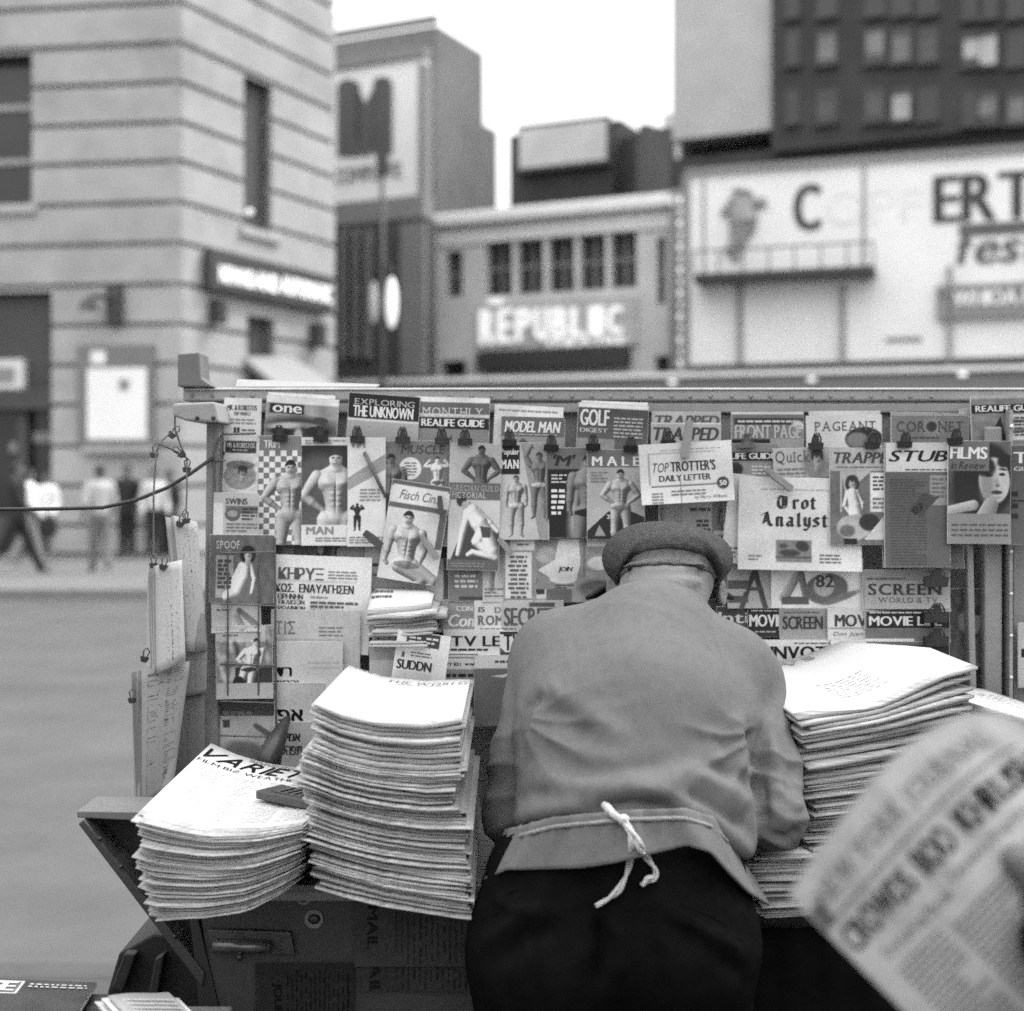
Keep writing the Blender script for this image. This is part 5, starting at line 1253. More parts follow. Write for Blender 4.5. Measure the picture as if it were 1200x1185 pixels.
class Stack:
    def __init__(s, O, ang, w_, depth, ft, fb, bt, bb, thick, left, right, seed=1, jf=.0075, js=.004):
        """O front left corner (x, y); ft, fb, bt, bb: photo polylines of front top, front bottom, back top and back bottom edges"""
        s.O = np.array(O, float); c, q = rot2(R(ang)); s.a = np.array([c, q]); s.b = np.array([-q, c]); s.w, s.d = w_, depth
        s.p = (ft, fb, bt, bb); s.r = random.Random(seed); s.jf, s.js = jf, js; s.left, s.right = left, right
        t = np.array([h * s.r.uniform(.7, 1.35) for h in thick]); s.f = np.concatenate([[0], np.cumsum(t) / t.sum()])
    def xy(s, u, t): return s.O + s.a * (u * s.w) + s.b * t * s.d
    def zline(s, k, u, t):
        q = s.xy(u, t); px = CX + q[0] * F / q[1]; py = ip1(s.p[k], px); return CAMZ - (py - HY) * q[1] / F
    bump = None; tmax = .02
    def Z(s, u, t, f):
        e = min(max(t, 0), 1) ** .9
        zf = s.zline(1, u, 0) * (1 - f) + s.zline(0, u, 0) * f; zb_ = s.zline(3, u, 1) * (1 - f) + s.zline(2, u, 1) * f
        return zf * (1 - e) + zb_ * e + (s.bump(u, t) * f ** 9 if s.bump else 0)
    def paper(s, i, label, group, top=None, name='newspaper', round_=.35, nu=12):
        f0, f1 = s.f[i], s.f[i + 1]; r = s.r
        fm_ = (f0 + f1) / 2; l = ip1(s.left, fm_) + r.gauss(0, s.js); rt = ip1(s.right, fm_) + r.gauss(0, s.js)
        u0, u1 = l / s.w, 1 + rt / s.w; y0 = r.gauss(0, s.jf) / s.d; y1 = 1 + r.gauss(0, s.jf) / s.d
        ph = r.uniform(0, 6); wob = r.uniform(.0, .003); skew = r.gauss(0, .009); gapf = r.choice((.05, .08, .12, .30)); sag = r.uniform(-.06, .06) * (f1 - f0)
        ts = [1, .8, .6, .4, .25, .12, .05]
        V = []; nr = 0; g0, g1 = f0 + (f1 - f0) * .02, f1 - (f1 - f0) * gapf; rings = []
        for k in range(nu):
            u = u0 + (u1 - u0) * k / (nu - 1); ring = []
            jit = (wob * math.sin(ph + 9 * u) + skew * (u - .5)) / s.d; gg = g1 + sag * math.sin(3 * u + ph)
            ec = 1 - .30 * (1 if k in (0, nu - 1) else 0)
            Zb = lambda t: max(s.Z(u, t, g0), s.Z(u, t, gg) - s.tmax)
            thick = s.Z(u, 0, gg) - Zb(0); zc = lambda t: (s.Z(u, t, gg) + Zb(t)) / 2
            hh = lambda t: (s.Z(u, t, gg) - Zb(t)) / 2 * ec
            T_ = lambda t: y0 + (y1 - y0) * t + jit
            rr = thick * round_ / s.d
            for t in ts: ring.append((u, T_(t), zc(t) - hh(t)))
            for a in (-75, -45, 0, 45, 75): ring.append((u, T_(0) + rr * (1 - math.cos(R(a))) - 0, zc(0) + hh(0) * math.sin(R(a)) / math.sin(R(75)) * .97))
            for t in reversed(ts): ring.append((u, T_(t), zc(t) + hh(t)))
            rings.append(ring)
        n = len(rings[0])
        for ring in rings:
            for u, t, z in ring: q = s.xy(u, t); V.append((q[0], q[1], z))
        Fs = []; mi = []
        for k in range(nu - 1):
            for j in range(n - 1): Fs.append((k * n + j, (k + 1) * n + j, (k + 1) * n + j + 1, k * n + j + 1)); mi.append(0 if 6 <= j <= 11 else 1)
            Fs.append((k * n + n - 1, (k + 1) * n + n - 1, (k + 1) * n, k * n)); mi.append(0)
        m = len(ts)
        for e in (0, (nu - 1) * n):
            for j in range(n // 2): 
                if j + 1 < n - 1 - j - 1: Fs.append((e + j, e + j + 1, e + n - 2 - j, e + n - 1 - j)); mi.append(0)
        mb = MB(); v = r.uniform(.26, .56); mb.v = V; mb.f = Fs; mb.m = mi; mb.c = [v] * len(V)
        if top is not None:
            mb.c = [.30 if 'pile at the bottom' in label else .60] * len(V)
            for V2, F2, val in top.t:
                q = []
                for x, y in V2:
                    u = u0 + (u1 - u0) * x; t = 1 - y; xy = s.xy(u, y0 + (y1 - y0) * t); q.append((xy[0], xy[1], s.Z(u, t, g1 + sag * math.sin(3 * u + ph)) + .0016))
                mb.add(q, F2, 1, float(.8 * lin(val)))
        c = V[len(V) // 2]
        o = mb.build(name, [s.edge, M_NEWS], None, loc=(c[0], c[1], s.Z(.5, .5, f0)), ink=True)
        me = o.data; me.polygons.foreach_set('use_smooth', [True] * len(me.polygons))
        tag(o, label, 'newspaper', group); return o
    def build(s, what, where, top_label, top=None, edge=None, name='newspaper'):
        s.edge = edge or M_EDGE; n = len(s.f) - 1; g = f'newspapers in the {where}'
        for i in range(n):
            if i == n - 1: lb = top_label
            elif i == 0: lb = f'bottom folded newspaper of the {where}'
            else: lb = f'folded newspaper with {what} inside the {where}'
            s.paper(i, lb, g, top if i == n - 1 else None, name)

class Flat:
    """lettering on a flat paper in unit coordinates (x to the right, y down from the back edge)"""
    def __init__(s): s.t = []
    def T(s, st, x0, y0, x1, y1, v, bold=1, it=0., serif=False):
        V, Fs = text2d(st, bold, it, serif); lo, hi = V.min(0), V.max(0); q = np.empty_like(V)
        q[:, 0] = x0 + (V[:, 0] - lo[0]) / (hi[0] - lo[0]) * (x1 - x0); q[:, 1] = y1 - (V[:, 1] - lo[1]) / (hi[1] - lo[1]) * (y1 - y0)
        s.t.append((q, Fs, v)); return s
    def greek(s, x0, y0, x1, y1, step, v, seed=1):
        r = random.Random(seed); y = y0
        while y < y1:
            x = x0
            while x < x1 - .02:
                L = min(r.uniform(.02, .07), x1 - x); q, f = Q4(x, y, x + L, y + step * .4); s.t.append((q, f, v)); x += L + .012
            y += step
        return s

# -- left stack with the big slanted masthead
top = Flat().T('VARIETY', .03, .06, .90, .19, .10, 1, .45).T('FILM BIZ WEATHERS TRO', .02, .215, .97, .255, .12, 1)
top.greek(.3, .02, .95, .05, .02, .5, 3)
for k in range(4): top.greek(.06 + .24 * k, .30, .26 + .24 * k, .9, .020, .84, 10 + k)
sv = Stack((-.518, 1.95), -3.5, .232, .37, [(150, 954), (165, 958), (205, 969), (245, 977), (300, 976), (362, 966)], [(160, 1070), (180, 1079), (240, 1076), (290, 1068), (330, 1048), (362, 1026)],
    [(230, 868), (245, 873), (270, 884), (310, 896), (420, 912)], [(200, 985), (420, 985)], [2.6] * 52,
    [(0, .018), (.2, .010), (.4, .006), (.6, -.002), (.75, .003), (.85, -.003), (1, 0)], [(0, -.012), (.3, -.005), (.6, -.002), (.8, .002), (1, 0)], 3)
sv.build('worn fanned edges', 'left stack under the paperweight', 'top newspaper of the left stack, with big slanted masthead', top)
# paperweight
zt_ = lambda u, t: sv.Z(u, t, 1)
def wt(x, y, z):
    u0_, t0_ = .80, .42; c, q = rot2(R(-32)); X, Y_ = x * c - y * q, x * q + y * c
    u, t = u0_ + X / sv.w, t0_ + Y_ / sv.d; p_ = sv.xy(u, t); return (p_[0], p_[1], zt_(.78, .4) + .004 + z + X * -.02)
pw = thing('paperweight', 'dark flat oblong paperweight with raised bars on the left stack', 'paperweight', wt(0, 0, 0))
mb = MB(); mb.box(-.055, .055, -.027, .027, 0, .013, 0, wt); mb.build('slab', mat('dark_rubber', .055, .5, .2, 30), pw, bevel=.002)
for k in range(4):
    mb = MB(); mb.box(-.022 + .014 * k, -.016 + .014 * k, -.016, .016, .0132, .0155, 0, wt); mb.build('raised_bar', mat('worn_rubber', .085, .5, .2, 30), pw, bevel=.0008)
mb = MB(); mb.box(-.030, .038, .0165, .0185, .0132, .0150, 0, wt); mb.box(-.030, .038, -.0185, -.0165, .0132, .0150, 0, wt); mb.build('raised_rim', MATS['worn_rubber'], pw)

# -- tall stack in the middle
top = Flat().T('THE WORLD', .34, .09, .98, .15, .45, 0, .2, True).greek(.05, .03, .2, .05, .03, .2, 1).greek(.42, .17, .8, .19, .03, .3, 2).greek(.40, .45, .72, .60, .03, .86, 4)
stl = Stack((-.2815, 1.95), 0, .2195, .42, [(350, 816), (366, 821), (400, 837), (440, 846), (500, 849), (548, 842)], [(350, 1036), (400, 1051), (450, 1064), (500, 1073), (552, 1081)],
    [(385, 772), (402, 775), (420, 781), (450, 792), (500, 797), (560, 795)], [(340, 968), (600, 968)], [3.3] * 60 + [8] * 9,
    [(0, .010), (.25, .0), (.42, -.004), (.55, -.016), (.62, -.012), (.72, -.006), (.8, .003), (1, .004)], [(0, .006), (.22, .003), (.24, .0), (.5, .0), (.62, -.022), (.70, -.012), (.73, -.008), (1, -.006)], 8)
stl.build('soft wavy edge', 'tall stack left of the man', 'top white newspaper of the tall stack left of the man', top)

# -- right stack
top = Flat().greek(.35, .55, .62, .8, .035, .9, 1).T('NEWS', .1, .05, .6, .12, .6, 0, 0, True)
sr = Stack((.437, 2.10), 15, .285, .34, [(880, 852), (935, 840), (985, 829), (1040, 816), (1090, 803), (1150, 787)], [(870, 998), (940, 995), (1150, 985)],
    [(815, 772), (930, 768), (985, 777), (1035, 777), (1065, 768), (1095, 758), (1160, 764)], [(800, 940), (1200, 935)], [3.2] * 28 + [7.5] * 13,
    [(0, .004), (.3, .010), (.55, .004), (.62, -.006), (1, 0)], [(0, 0), (.6, -.004), (1, 0)], 15, .008, .006)
sr.tmax = .0075; sr.bump = lambda u, t: .040 * min(max((u - .42) / .4, 0), 1) ** 2 * (1.3 - .3 * u) * (.30 + .70 * min(1, max(t, 0) * 2.4)) - .010 * math.exp(-((u - .4) / .2) ** 2)
sr.build('thick folded edge', 'stack right of the man', 'top curling newspaper of the stack right of the man', top)
sl_ = Stack((.352, 2.06), 7, .30, .30, [(850, 1004), (1200, 1000)], [(860, 1077), (930, 1075), (1200, 1066)], [(800, 940), (1200, 935)], [(800, 985), (1200, 975)], [3.2] * 22, [(0, .006), (.4, -.004), (1, .004)], [(0, 0), (1, 0)], 41, .007, .006)
sl_.build('ragged thin edge', 'low pile under the right sleeve', 'top newspaper of the low pile under the right sleeve', Flat())
s4 = Stack((.72, 2.16), 6, .3, .3, [(1100, 822), (1150, 824), (1200, 842), (1400, 900)], [(1100, 1040), (1400, 1040)], [(1100, 800), (1150, 806), (1250, 838), (1400, 860)], [(1000, 970), (1500, 970)], [12] * 16, [(0, 0), (1, 0)], [(0, 0), (1, 0)], 21)
s4.build('plain edge', 'grey stack at the right edge', 'top pale sheet of the grey stack at the right edge', Flat().greek(.1, .2, .9, .8, .05, .7))
# -- small folded bundle on a carton behind the tall stack
ct = thing('carton', 'pale carton standing behind the tall stack', 'carton', P(478, 780, 2.46))
mb = MB(); mb.box(-.245, -.125, 2.415, 2.50, TZ, 1.218); mb.build('box', mat('carton_card', .42, .85, .08, 6), ct, bevel=.002)
mb = MB(); mb.box(-.2452, -.1248, 2.4148, 2.5002, 1.186, 1.2185); mb.build('lid', mat('carton_lid', .30, .85, .1, 6), ct, bevel=.002)
sb_ = Stack((-.248, 2.40), 0, .112, .10, [(420, 718), (440, 714), (480, 712), (505, 706)], [(420, 757), (505, 757)], [(420, 692), (440, 688), (500, 690), (520, 694)], [(420, 752), (520, 752)], [4] * 8 + [9, 5, 11], [(0, -.004), (.5, .006), (1, 0)], [(0, -.006), (.6, .008), (1, .002)], 33, .010, .007)
sb_.build('rolled edge', 'small bundle beside the Greek newspaper', 'top white folded newspaper of the small bundle', Flat().greek(.02, .2, .35, .6, .25, .4))

# -- dark rounded bracket between the left stack and the Hebrew papers
mb = MB(); mb.tube([P(314, 905, 2.36), P(316, 885, 2.37), P(324, 868, 2.39), P(332, 852, 2.42), P(337, 842, 2.44)], [.020, .021, .017, .010, .006], 12)
o = mb.build('scoop', mat('scoop_metal', .035, .35, .3, 12), smooth=True, loc=P(316, 900, 2.37)); o.scale = (1, 1, 1)
tag(o, 'dark curved metal scoop leaning between the left stack and Hebrew papers', 'scoop')

# ================================================================== PAPERS TAPED ON THE CABINET FRONT
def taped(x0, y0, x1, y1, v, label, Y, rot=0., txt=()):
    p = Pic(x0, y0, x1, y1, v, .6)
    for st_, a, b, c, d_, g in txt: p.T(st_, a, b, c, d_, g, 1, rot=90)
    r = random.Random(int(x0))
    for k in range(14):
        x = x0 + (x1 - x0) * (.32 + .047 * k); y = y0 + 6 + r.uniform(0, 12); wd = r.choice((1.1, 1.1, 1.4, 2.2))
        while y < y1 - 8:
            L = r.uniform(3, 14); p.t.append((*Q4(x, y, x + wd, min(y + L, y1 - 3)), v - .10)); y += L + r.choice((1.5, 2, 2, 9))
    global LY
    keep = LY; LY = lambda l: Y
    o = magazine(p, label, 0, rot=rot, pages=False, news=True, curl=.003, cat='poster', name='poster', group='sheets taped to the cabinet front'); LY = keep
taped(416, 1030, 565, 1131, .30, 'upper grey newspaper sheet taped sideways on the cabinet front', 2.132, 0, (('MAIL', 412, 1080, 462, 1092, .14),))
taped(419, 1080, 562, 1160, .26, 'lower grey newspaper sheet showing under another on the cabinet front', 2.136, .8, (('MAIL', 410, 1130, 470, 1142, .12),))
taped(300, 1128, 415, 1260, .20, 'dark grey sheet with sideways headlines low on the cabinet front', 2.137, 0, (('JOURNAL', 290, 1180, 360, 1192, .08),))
mb = MB(); mb.add([P(330, 1104, 2.1375), P(398, 1100, 2.1375), P(398, 1118, 2.1375), P(330, 1124, 2.1375)], [(0, 1, 2, 3)]); 

# near-black sheet added to darken the right part of the cabinet front
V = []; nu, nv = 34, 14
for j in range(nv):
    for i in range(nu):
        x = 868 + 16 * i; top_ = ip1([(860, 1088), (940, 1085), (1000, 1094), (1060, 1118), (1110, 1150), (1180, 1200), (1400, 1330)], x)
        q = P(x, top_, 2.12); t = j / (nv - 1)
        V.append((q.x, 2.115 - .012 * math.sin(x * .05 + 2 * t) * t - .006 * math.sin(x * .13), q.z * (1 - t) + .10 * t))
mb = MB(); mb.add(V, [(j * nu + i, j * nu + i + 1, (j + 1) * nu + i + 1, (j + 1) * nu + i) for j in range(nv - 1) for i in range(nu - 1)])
o = mb.build('cloth', mat('black_sheet', .006, 1., .3, 30, spec=0.), smooth=True, loc=P(1000, 1094, 2.12)); sm = o.modifiers.new('thick', 'SOLIDIFY'); sm.thickness = .004
tag(o, 'black sheet hanging over the cabinet front right of the vendor', 'cloth')

# ================================================================== PAPERS AT THE BOTTOM LEFT
bx = thing('packing_crate', 'low timber packing crate below the bottom left magazines', 'crate', (-.72, 1.9, 0))
for k in range(4):
    mb = MB(); mb.box(-1.05, -.40, 1.615, 1.638, .02 + .18 * k, .17 + .18 * k); mb.build('slat', M_WOOD, bx, bevel=.003)
mb = MB(); mb.box(-1.05, -.40, 1.64, 2.02, 0.0, .742); mb.build('box', M_WOOD, bx, bevel=.004)
def flatmag(O, ang, w_, d_, z, t, pic, label, droop=0.):
    c, q = rot2(R(ang)); root = thing('magazine', label, 'magazine', (O[0], O[1], z), 'magazines lying at the bottom left')
    x0, y0, x1, y1 = pic.b
    def tl(px, py, lift):
        a = (np.asarray(px) - x0) / (x1 - x0) * w_; b = (1 - (np.asarray(py) - y0) / (y1 - y0)) * d_
        return np.stack([O[0] + a * c - b * q, O[1] + a * q + b * c, z + t + lift + .006 * np.sin(a / w_ * 3 + 1) - droop * (a / w_) ** 2], 1)
    mb = MB(); sheet_mesh(mb, pic, tl, lift=.0012); mb.build('cover', M_PRINT, root, ink=True)
    mb = MB(); n = 9; V = []
    for i in range(n):
        a = w_ * i / (n - 1)
        for b in (0, d_):
            for dz in (0, t - .0006):
                V.append((O[0] + a * c - b * q, O[1] + a * q + b * c, z + dz + .006 * math.sin(a / w_ * 3 + 1) - droop * (a / w_) ** 2))
    Fs = []
    for i in range(n - 1):
        e, g = i * 4, (i + 1) * 4
        Fs += [(e, g, g + 1, e + 1), (e + 2, e + 3, g + 3, g + 2), (e, e + 2, g + 2, g), (e + 1, g + 1, g + 3, e + 3)]
    Fs += [(0, 1, 3, 2), (4 * n - 4, 4 * n - 2, 4 * n - 1, 4 * n - 3)]
    mb.add(V, Fs); mb.build('pages', M_EDGE2, root)
p = Pic(0, 0, 270, 350, .16, .35); p.mot(.08, .03, 3)
flatmag((-.78, 1.72), 8, .25, .30, .745, .006, p, 'dark magazine under the white logo one at the bottom left')
p = Pic(0, 0, 270, 350, .20, .35); p.mot(.05, .03, 8).rect(78, 6, 166, 62, .97).rect(82, 10, 162, 58, .42).T('LIFE', 87, 15, 157, 53, .99, 1).greek(176, 16, 262, 40, 11, .85, 4).ell(90, 200, 60, 80, .5, 0, 30).ell(60, 110, 20, 16, .8, 0, 10)
flatmag((-.845, 1.73), 4, .26, .31, .7605, .006, p, 'dark picture magazine with a white logo box at the bottom left')
sk = Stack((-.432, 1.737), 45, .12, .16, [(0, 1250), (600, 1250)], [(0, 1262), (600, 1262)], [(0, 1163), (215, 1163), (262, 1180), (400, 1200)], [(0, 1178), (600, 1200)], [5] * 4, [(0, 0), (1, 0)], [(0, 0), (1, 0)], 5, .004, .004)
sk.build('crumpled edge', 'small pile at the bottom edge', 'top grey newspaper of the small pile at the bottom edge', Flat().greek(.1, .1, .9, .9, .06, .75))
# ================================================================== THE NEWS VENDOR
from mathutils.bvhtree import BVHTree
A_ = lambda px, py, Y: np.array(P(px, py, Y))
M_JACKET = mat('cotton_jacket', .118, .95, .12, 260, .2, 900, stain=.10, spec=.1)
M_TROUS = mat('dark_wool', .0062, 1., .3, 40, .3, 600, spec=0.)
M_CAP = mat('wool_cap', .070, .95, .35, 150, .8, 500, spec=.1)
M_SKIN = mat('skin', .15, .55, .12, 30, .15, 160, spec=.35)
M_HAIR = mat('grey_hair', .085, .8, .4, 120, .8, 500, stretch=(1, 1, .3))
M_STRING = mat('cotton_string', .5, .9, .12, 120, .6, 500)
M_SHOE = mat('black_shoe', .02, .4, .2, 10)

vendor = None
def polyz(poly, X, Y):
    """height of a photo polyline at world X, Y"""
    px = CX + X * F / Y
    xs = [q[0] for q in poly]; ys = [q[1] for q in poly]
    return CAMZ - (np.interp(px, xs, ys) - HY) * Y / F
STRAP = [(540, 1000), (590, 984), (650, 968), (735, 960), (800, 958), (835, 968), (862, 996), (880, 1018), (900, 1026)]
HEM = [(540, 1040), (566, 1033), (595, 1020), (680, 1018), (720, 1012), (765, 1001), (805, 991), (832, 1000), (855, 1026), (875, 1046), (893, 1058), (930, 1075)]

torso = union([cone(A_(681, 968, 2.00), .096, A_(684, 850, 2.10), .096), cone(A_(684, 850, 2.10), .096, A_(672, 782, 2.20), .082),
               cone(A_(806, 970, 2.00), .100, A_(808, 860, 2.10), .094), cone(A_(808, 860, 2.10), .094, A_(844, 795, 2.20), .080),
               cone(A_(740, 950, 1.995), .110, A_(745, 840, 2.10), .122), cone(A_(745, 840, 2.10), .122, A_(758, 765, 2.20), .108),
               cone(A_(758, 765, 2.20), .100, A_(779, 718, 2.25), .060)], .05)
shl = union([cone(A_(664, 780, 2.21), .080, A_(655, 775, 2.235), .078), cone(A_(850, 800, 2.21), .08, A_(862, 806, 2.235), .078)], .03)
arms = [union([cone(A_(646, 788, 2.235), .070, A_(616, 890, 2.15), .056), cone(A_(616, 890, 2.15), .056, A_(606, 955, 2.13), .049), cone(A_(606, 955, 2.13), .049, A_(614, 985, 2.28), .042)], .02),
        union([cone(A_(868, 812, 2.22), .070, A_(898, 900, 2.10), .053), cone(A_(898, 900, 2.10), .053, A_(908, 958, 2.04), .046), cone(A_(908, 958, 2.04), .046, A_(908, 972, 2.16), .044)], .02)]
def jacket_f(X, Y, Z):
    d_ = smin(torso(X, Y, Z), shl(X, Y, Z), .05)
    zs = polyz(STRAP, X, np.maximum(Y, 1.0))
    d_ = smax(d_, (zs - .004) - Z, .034)
    # armhole creases
    for a in arms: d_ = smin(d_, a(X, Y, Z), .009)
    # neck opening
    return smax(d_, -ellip(A_(784, 678, 2.31), (.060, .064, .036))(X, Y, Z), .006)

# folds: photo strokes that raise (+) or press in (-) the cloth
FOLDS = [([(640, 806), (616, 826), (606, 862), (603, 905)], 9, -.012), ([(660, 800), (640, 812), (628, 840), (622, 900)], 12, .006),
         ([(625, 820), (660, 838), (700, 870)], 14, -.007), ([(640, 812), (690, 838), (740, 880)], 16, .005), ([(630, 860), (680, 878), (740, 905)], 15, .005),
         ([(615, 905), (680, 925), (760, 925), (830, 905)], 16, .006), ([(650, 900), (720, 905), (800, 890)], 12, -.004),
         ([(805, 905), (850, 925), (885, 950)], 10, .008), ([(800, 925), (835, 945), (880, 975)], 8, -.006), ([(815, 890), (860, 905), (890, 930)], 8, -.006),
         ([(880, 850), (888, 880), (886, 905)], 9, -.013), ([(897, 838), (906, 870), (910, 905)], 8, .004), ([(886, 905), (893, 930), (896, 970)], 7, -.010),
         ([(860, 830), (872, 870), (868, 920)], 10, .006), ([(845, 850), (855, 890), (850, 920)], 9, -.004),
         ([(600, 960), (640, 950), (690, 945)], 10, .006), ([(690, 948), (740, 940), (800, 945)], 9, -.008), ([(605, 940), (620, 930), (650, 930)], 8, -.005),
         ([(800, 960), (850, 985), (885, 1005)], 12, .008), ([(740, 925), (780, 935), (840, 965)], 12, .006), ([(600, 970), (612, 980), (640, 965)], 7, -.006),
         ([(660, 740), (720, 790), (730, 830)], 26, -.003), ([(880, 800), (850, 850), (800, 870)], 20, -.003), ([(915, 850), (930, 900), (925, 950)], 9, -.005), ([(905, 920), (930, 935), (945, 950)], 7, .005), ([(900, 980), (925, 985), (940, 970)], 6, -.005)]
def fold(V, N, folds):
    px = CX + V[:, 0] * F / V[:, 1]; py = HY - (V[:, 2] - CAMZ) * F / V[:, 1]
    face = np.clip(-N[:, 1] * 1.6, 0, 1); d_ = np.zeros(len(V))
    for pts, wd, am in folds:
        best = np.full(len(V), 1e9); along = np.zeros(len(V)); L = len(pts) - 1
        for i in range(L):
            (ax, ay), (bx, by) = pts[i], pts[i + 1]; l2 = (bx - ax) ** 2 + (by - ay) ** 2
            h = np.clip(((px - ax) * (bx - ax) + (py - ay) * (by - ay)) / l2, 0, 1)
            dd = np.hypot(px - ax - h * (bx - ax), py - ay - h * (by - ay))
            m = dd < best; best[m] = dd[m]; along[m] = (i + h[m]) / L
        d_ += am * np.exp(-(best / wd) ** 2) * np.clip(np.sin(np.pi * np.clip(along, .04, .96)) * 1.8, 0, 1)
    return d_ * face
def wrinkles(V, N):
    """soft gathers: radiating from the armpits, above the tied string and across the sleeves"""
    px = CX + V[:, 0] * F / V[:, 1]; py = HY - (V[:, 2] - CAMZ) * F / V[:, 1]
    wp = vnoise(V, 9, 21); wq = vnoise(V, 22, 22)
    face = np.clip(-N[:, 1] * 1.4 + .35, 0, 1); d_ = np.zeros(len(V))
    rg = lambda t: (1 - np.abs(np.sin(t))) ** 1.4 - .35
    for cx, cy, a0, n, sg in ((612, 842, .35, 5.5, 1), (890, 862, 2.85, 6., -1)):
        dx, dy = px - cx, py - cy; r = np.hypot(dx, dy); th = np.arctan2(dy, dx)
        m = np.exp(-((np.arctan2(np.sin(th - a0), np.cos(th - a0))) / .75) ** 2) * np.exp(-((r - 48) / 46) ** 2)
        d_ += .0062 * m * rg(n * th + .9 * wp + .4) * 1.3
    zs = np.interp(px, [q[0] for q in STRAP], [q[1] for q in STRAP]); up = zs - py
    m = np.exp(-np.clip(up, 0, 200) / 20.) * (px > 596) * (px < 892)
    d_ += .0040 * m * rg(px / 15. + 1.6 * wp + .8 * wq)
    for x0, x1, dr_ in ((560, 604, 1), (894, 955, -1)):
        m = np.clip((px - x0 + 8) / 8, 0, 1) * np.clip((x1 + 6 - px) / 8, 0, 1) * np.clip((py - 800) / 40, 0, 1)
        d_ += .0048 * m * rg(py / 13. + dr_ * (px - x0) / 26. + 1.5 * wp + .6 * wq)
    return d_ * face
def jacket_post(V, N):
    return V + N * (1.3 * fold(V, N, FOLDS) + wrinkles(V, N) + .0030 * vnoise(V, 10, 3) + .0007 * vnoise(V, 42, 4))[:, None]

# body inside the clothes: one continuous figure with head, neck, hands and legs
hd = ellip(A_(781, 676, 2.315), (.077, .098, .072))
def body_f(X, Y, Z):
    d_ = smin(hd(X, Y, Z), cone(A_(772, 716, 2.245), .060, A_(781, 682, 2.285), .057)(X, Y, Z), .03)
    d_ = smin(d_, ellip(A_(783, 680, 2.218), (.046, .018, .0095))(X, Y, Z), .005)
    d_ = smin(d_, ellip(A_(781, 666, 2.222), (.050, .016, .009))(X, Y, Z), .006)
    d_ = smin(d_, ellip(A_(781, 705, 2.37), (.06, .07, .07))(X, Y, Z), .03)
    d_ = smin(d_, ellip(A_(781, 690, 2.43), (.011, .018, .02))(X, Y, Z), .012)
    for e in ((717, 690, 2.335), (846, 696, 2.33)):
        q = A_(*e); d_ = smin(d_, smax(ellip(q, (.011, .018, .024))(X, Y, Z), -ellip(q + np.array([.006 if e[0] > 781 else -.006, -.010, .002]), (.008, .009, .014))(X, Y, Z), .005), .006)
    d_ = smin(d_, cone(A_(772, 716, 2.245), .060, A_(750, 830, 2.12), .09)(X, Y, Z), .04)
    d_ = smin(d_, cone(A_(750, 830, 2.12), .09, A_(718, 1040, 1.96), .10)(X, Y, Z), .04)
    for g, sh_, el, wr, hn in ((-1, (655, 785, 2.235), (606, 940, 2.20), (632, 985, 2.38), (640, 985, 2.44)), (1, (862, 806, 2.235), (908, 940, 2.06), (914, 962, 2.14), (918, 968, 2.19))):
        d_ = smin(d_, cone(A_(*sh_), .045, A_(*el), .036)(X, Y, Z), .03); d_ = smin(d_, cone(A_(*el), .036, A_(*wr), .026)(X, Y, Z), .02)
        d_ = smin(d_, cone(A_(*wr), .025, A_(*hn), .030, (1, 1, .7))(X, Y, Z), .015)
        h = A_(*hn)
        for k in range(4):
            b = h + np.array([(-.021 + .014 * k), .03, -.004]); c = b + np.array([(k - 1.5) * .003, .030, -.006]); e = c + np.array([0, .018, -.016])
            d_ = smin(d_, cone(b, .0095, c, .0085)(X, Y, Z), .004); d_ = smin(d_, cone(c, .0085, e, .0075)(X, Y, Z), .004)
        t0 = h + np.array([-g * .022, .0, 0]); t1 = t0 + np.array([-g * .018, .024, -.006]); d_ = smin(d_, cone(t0, .012, t1, .009)(X, Y, Z), .006)
    for g in (-1, 1):
        h = A_(718 + g * 72, 1090, 1.955); kn = np.array([h[0], 1.985, .50]); an = np.array([h[0], 1.965, .09])
        d_ = smin(d_, cone(h, .088, kn, .058)(X, Y, Z), .03); d_ = smin(d_, cone(kn, .056, an, .04)(X, Y, Z), .02)
        d_ = smin(d_, cone(an, .04, np.array([h[0], 2.06, .045]), .035)(X, Y, Z), .02)
    return d_
V, Q = nets(body_f, (-.07, 1.78, .0), (.62, 2.60, 1.48), .0075)
mb = MB(); mb.add(V, Q)
vendor = mb.build('person', M_SKIN, None, loc=(.14, 1.97, 0), smooth=True)
tag(vendor, 'man in wool cap and grey jacket bending over the stand, apron string tied behind', 'person')

V, Q = nets(jacket_f, (-.12, 1.80, .82), (.56, 2.46, 1.42), .0046)
N = normals(V, Q); V = jacket_post(V, N); jV, jQ = V, Q
mb = MB(); mb.add(V, Q); jk = mb.build('jacket', M_JACKET, vendor, smooth=True)
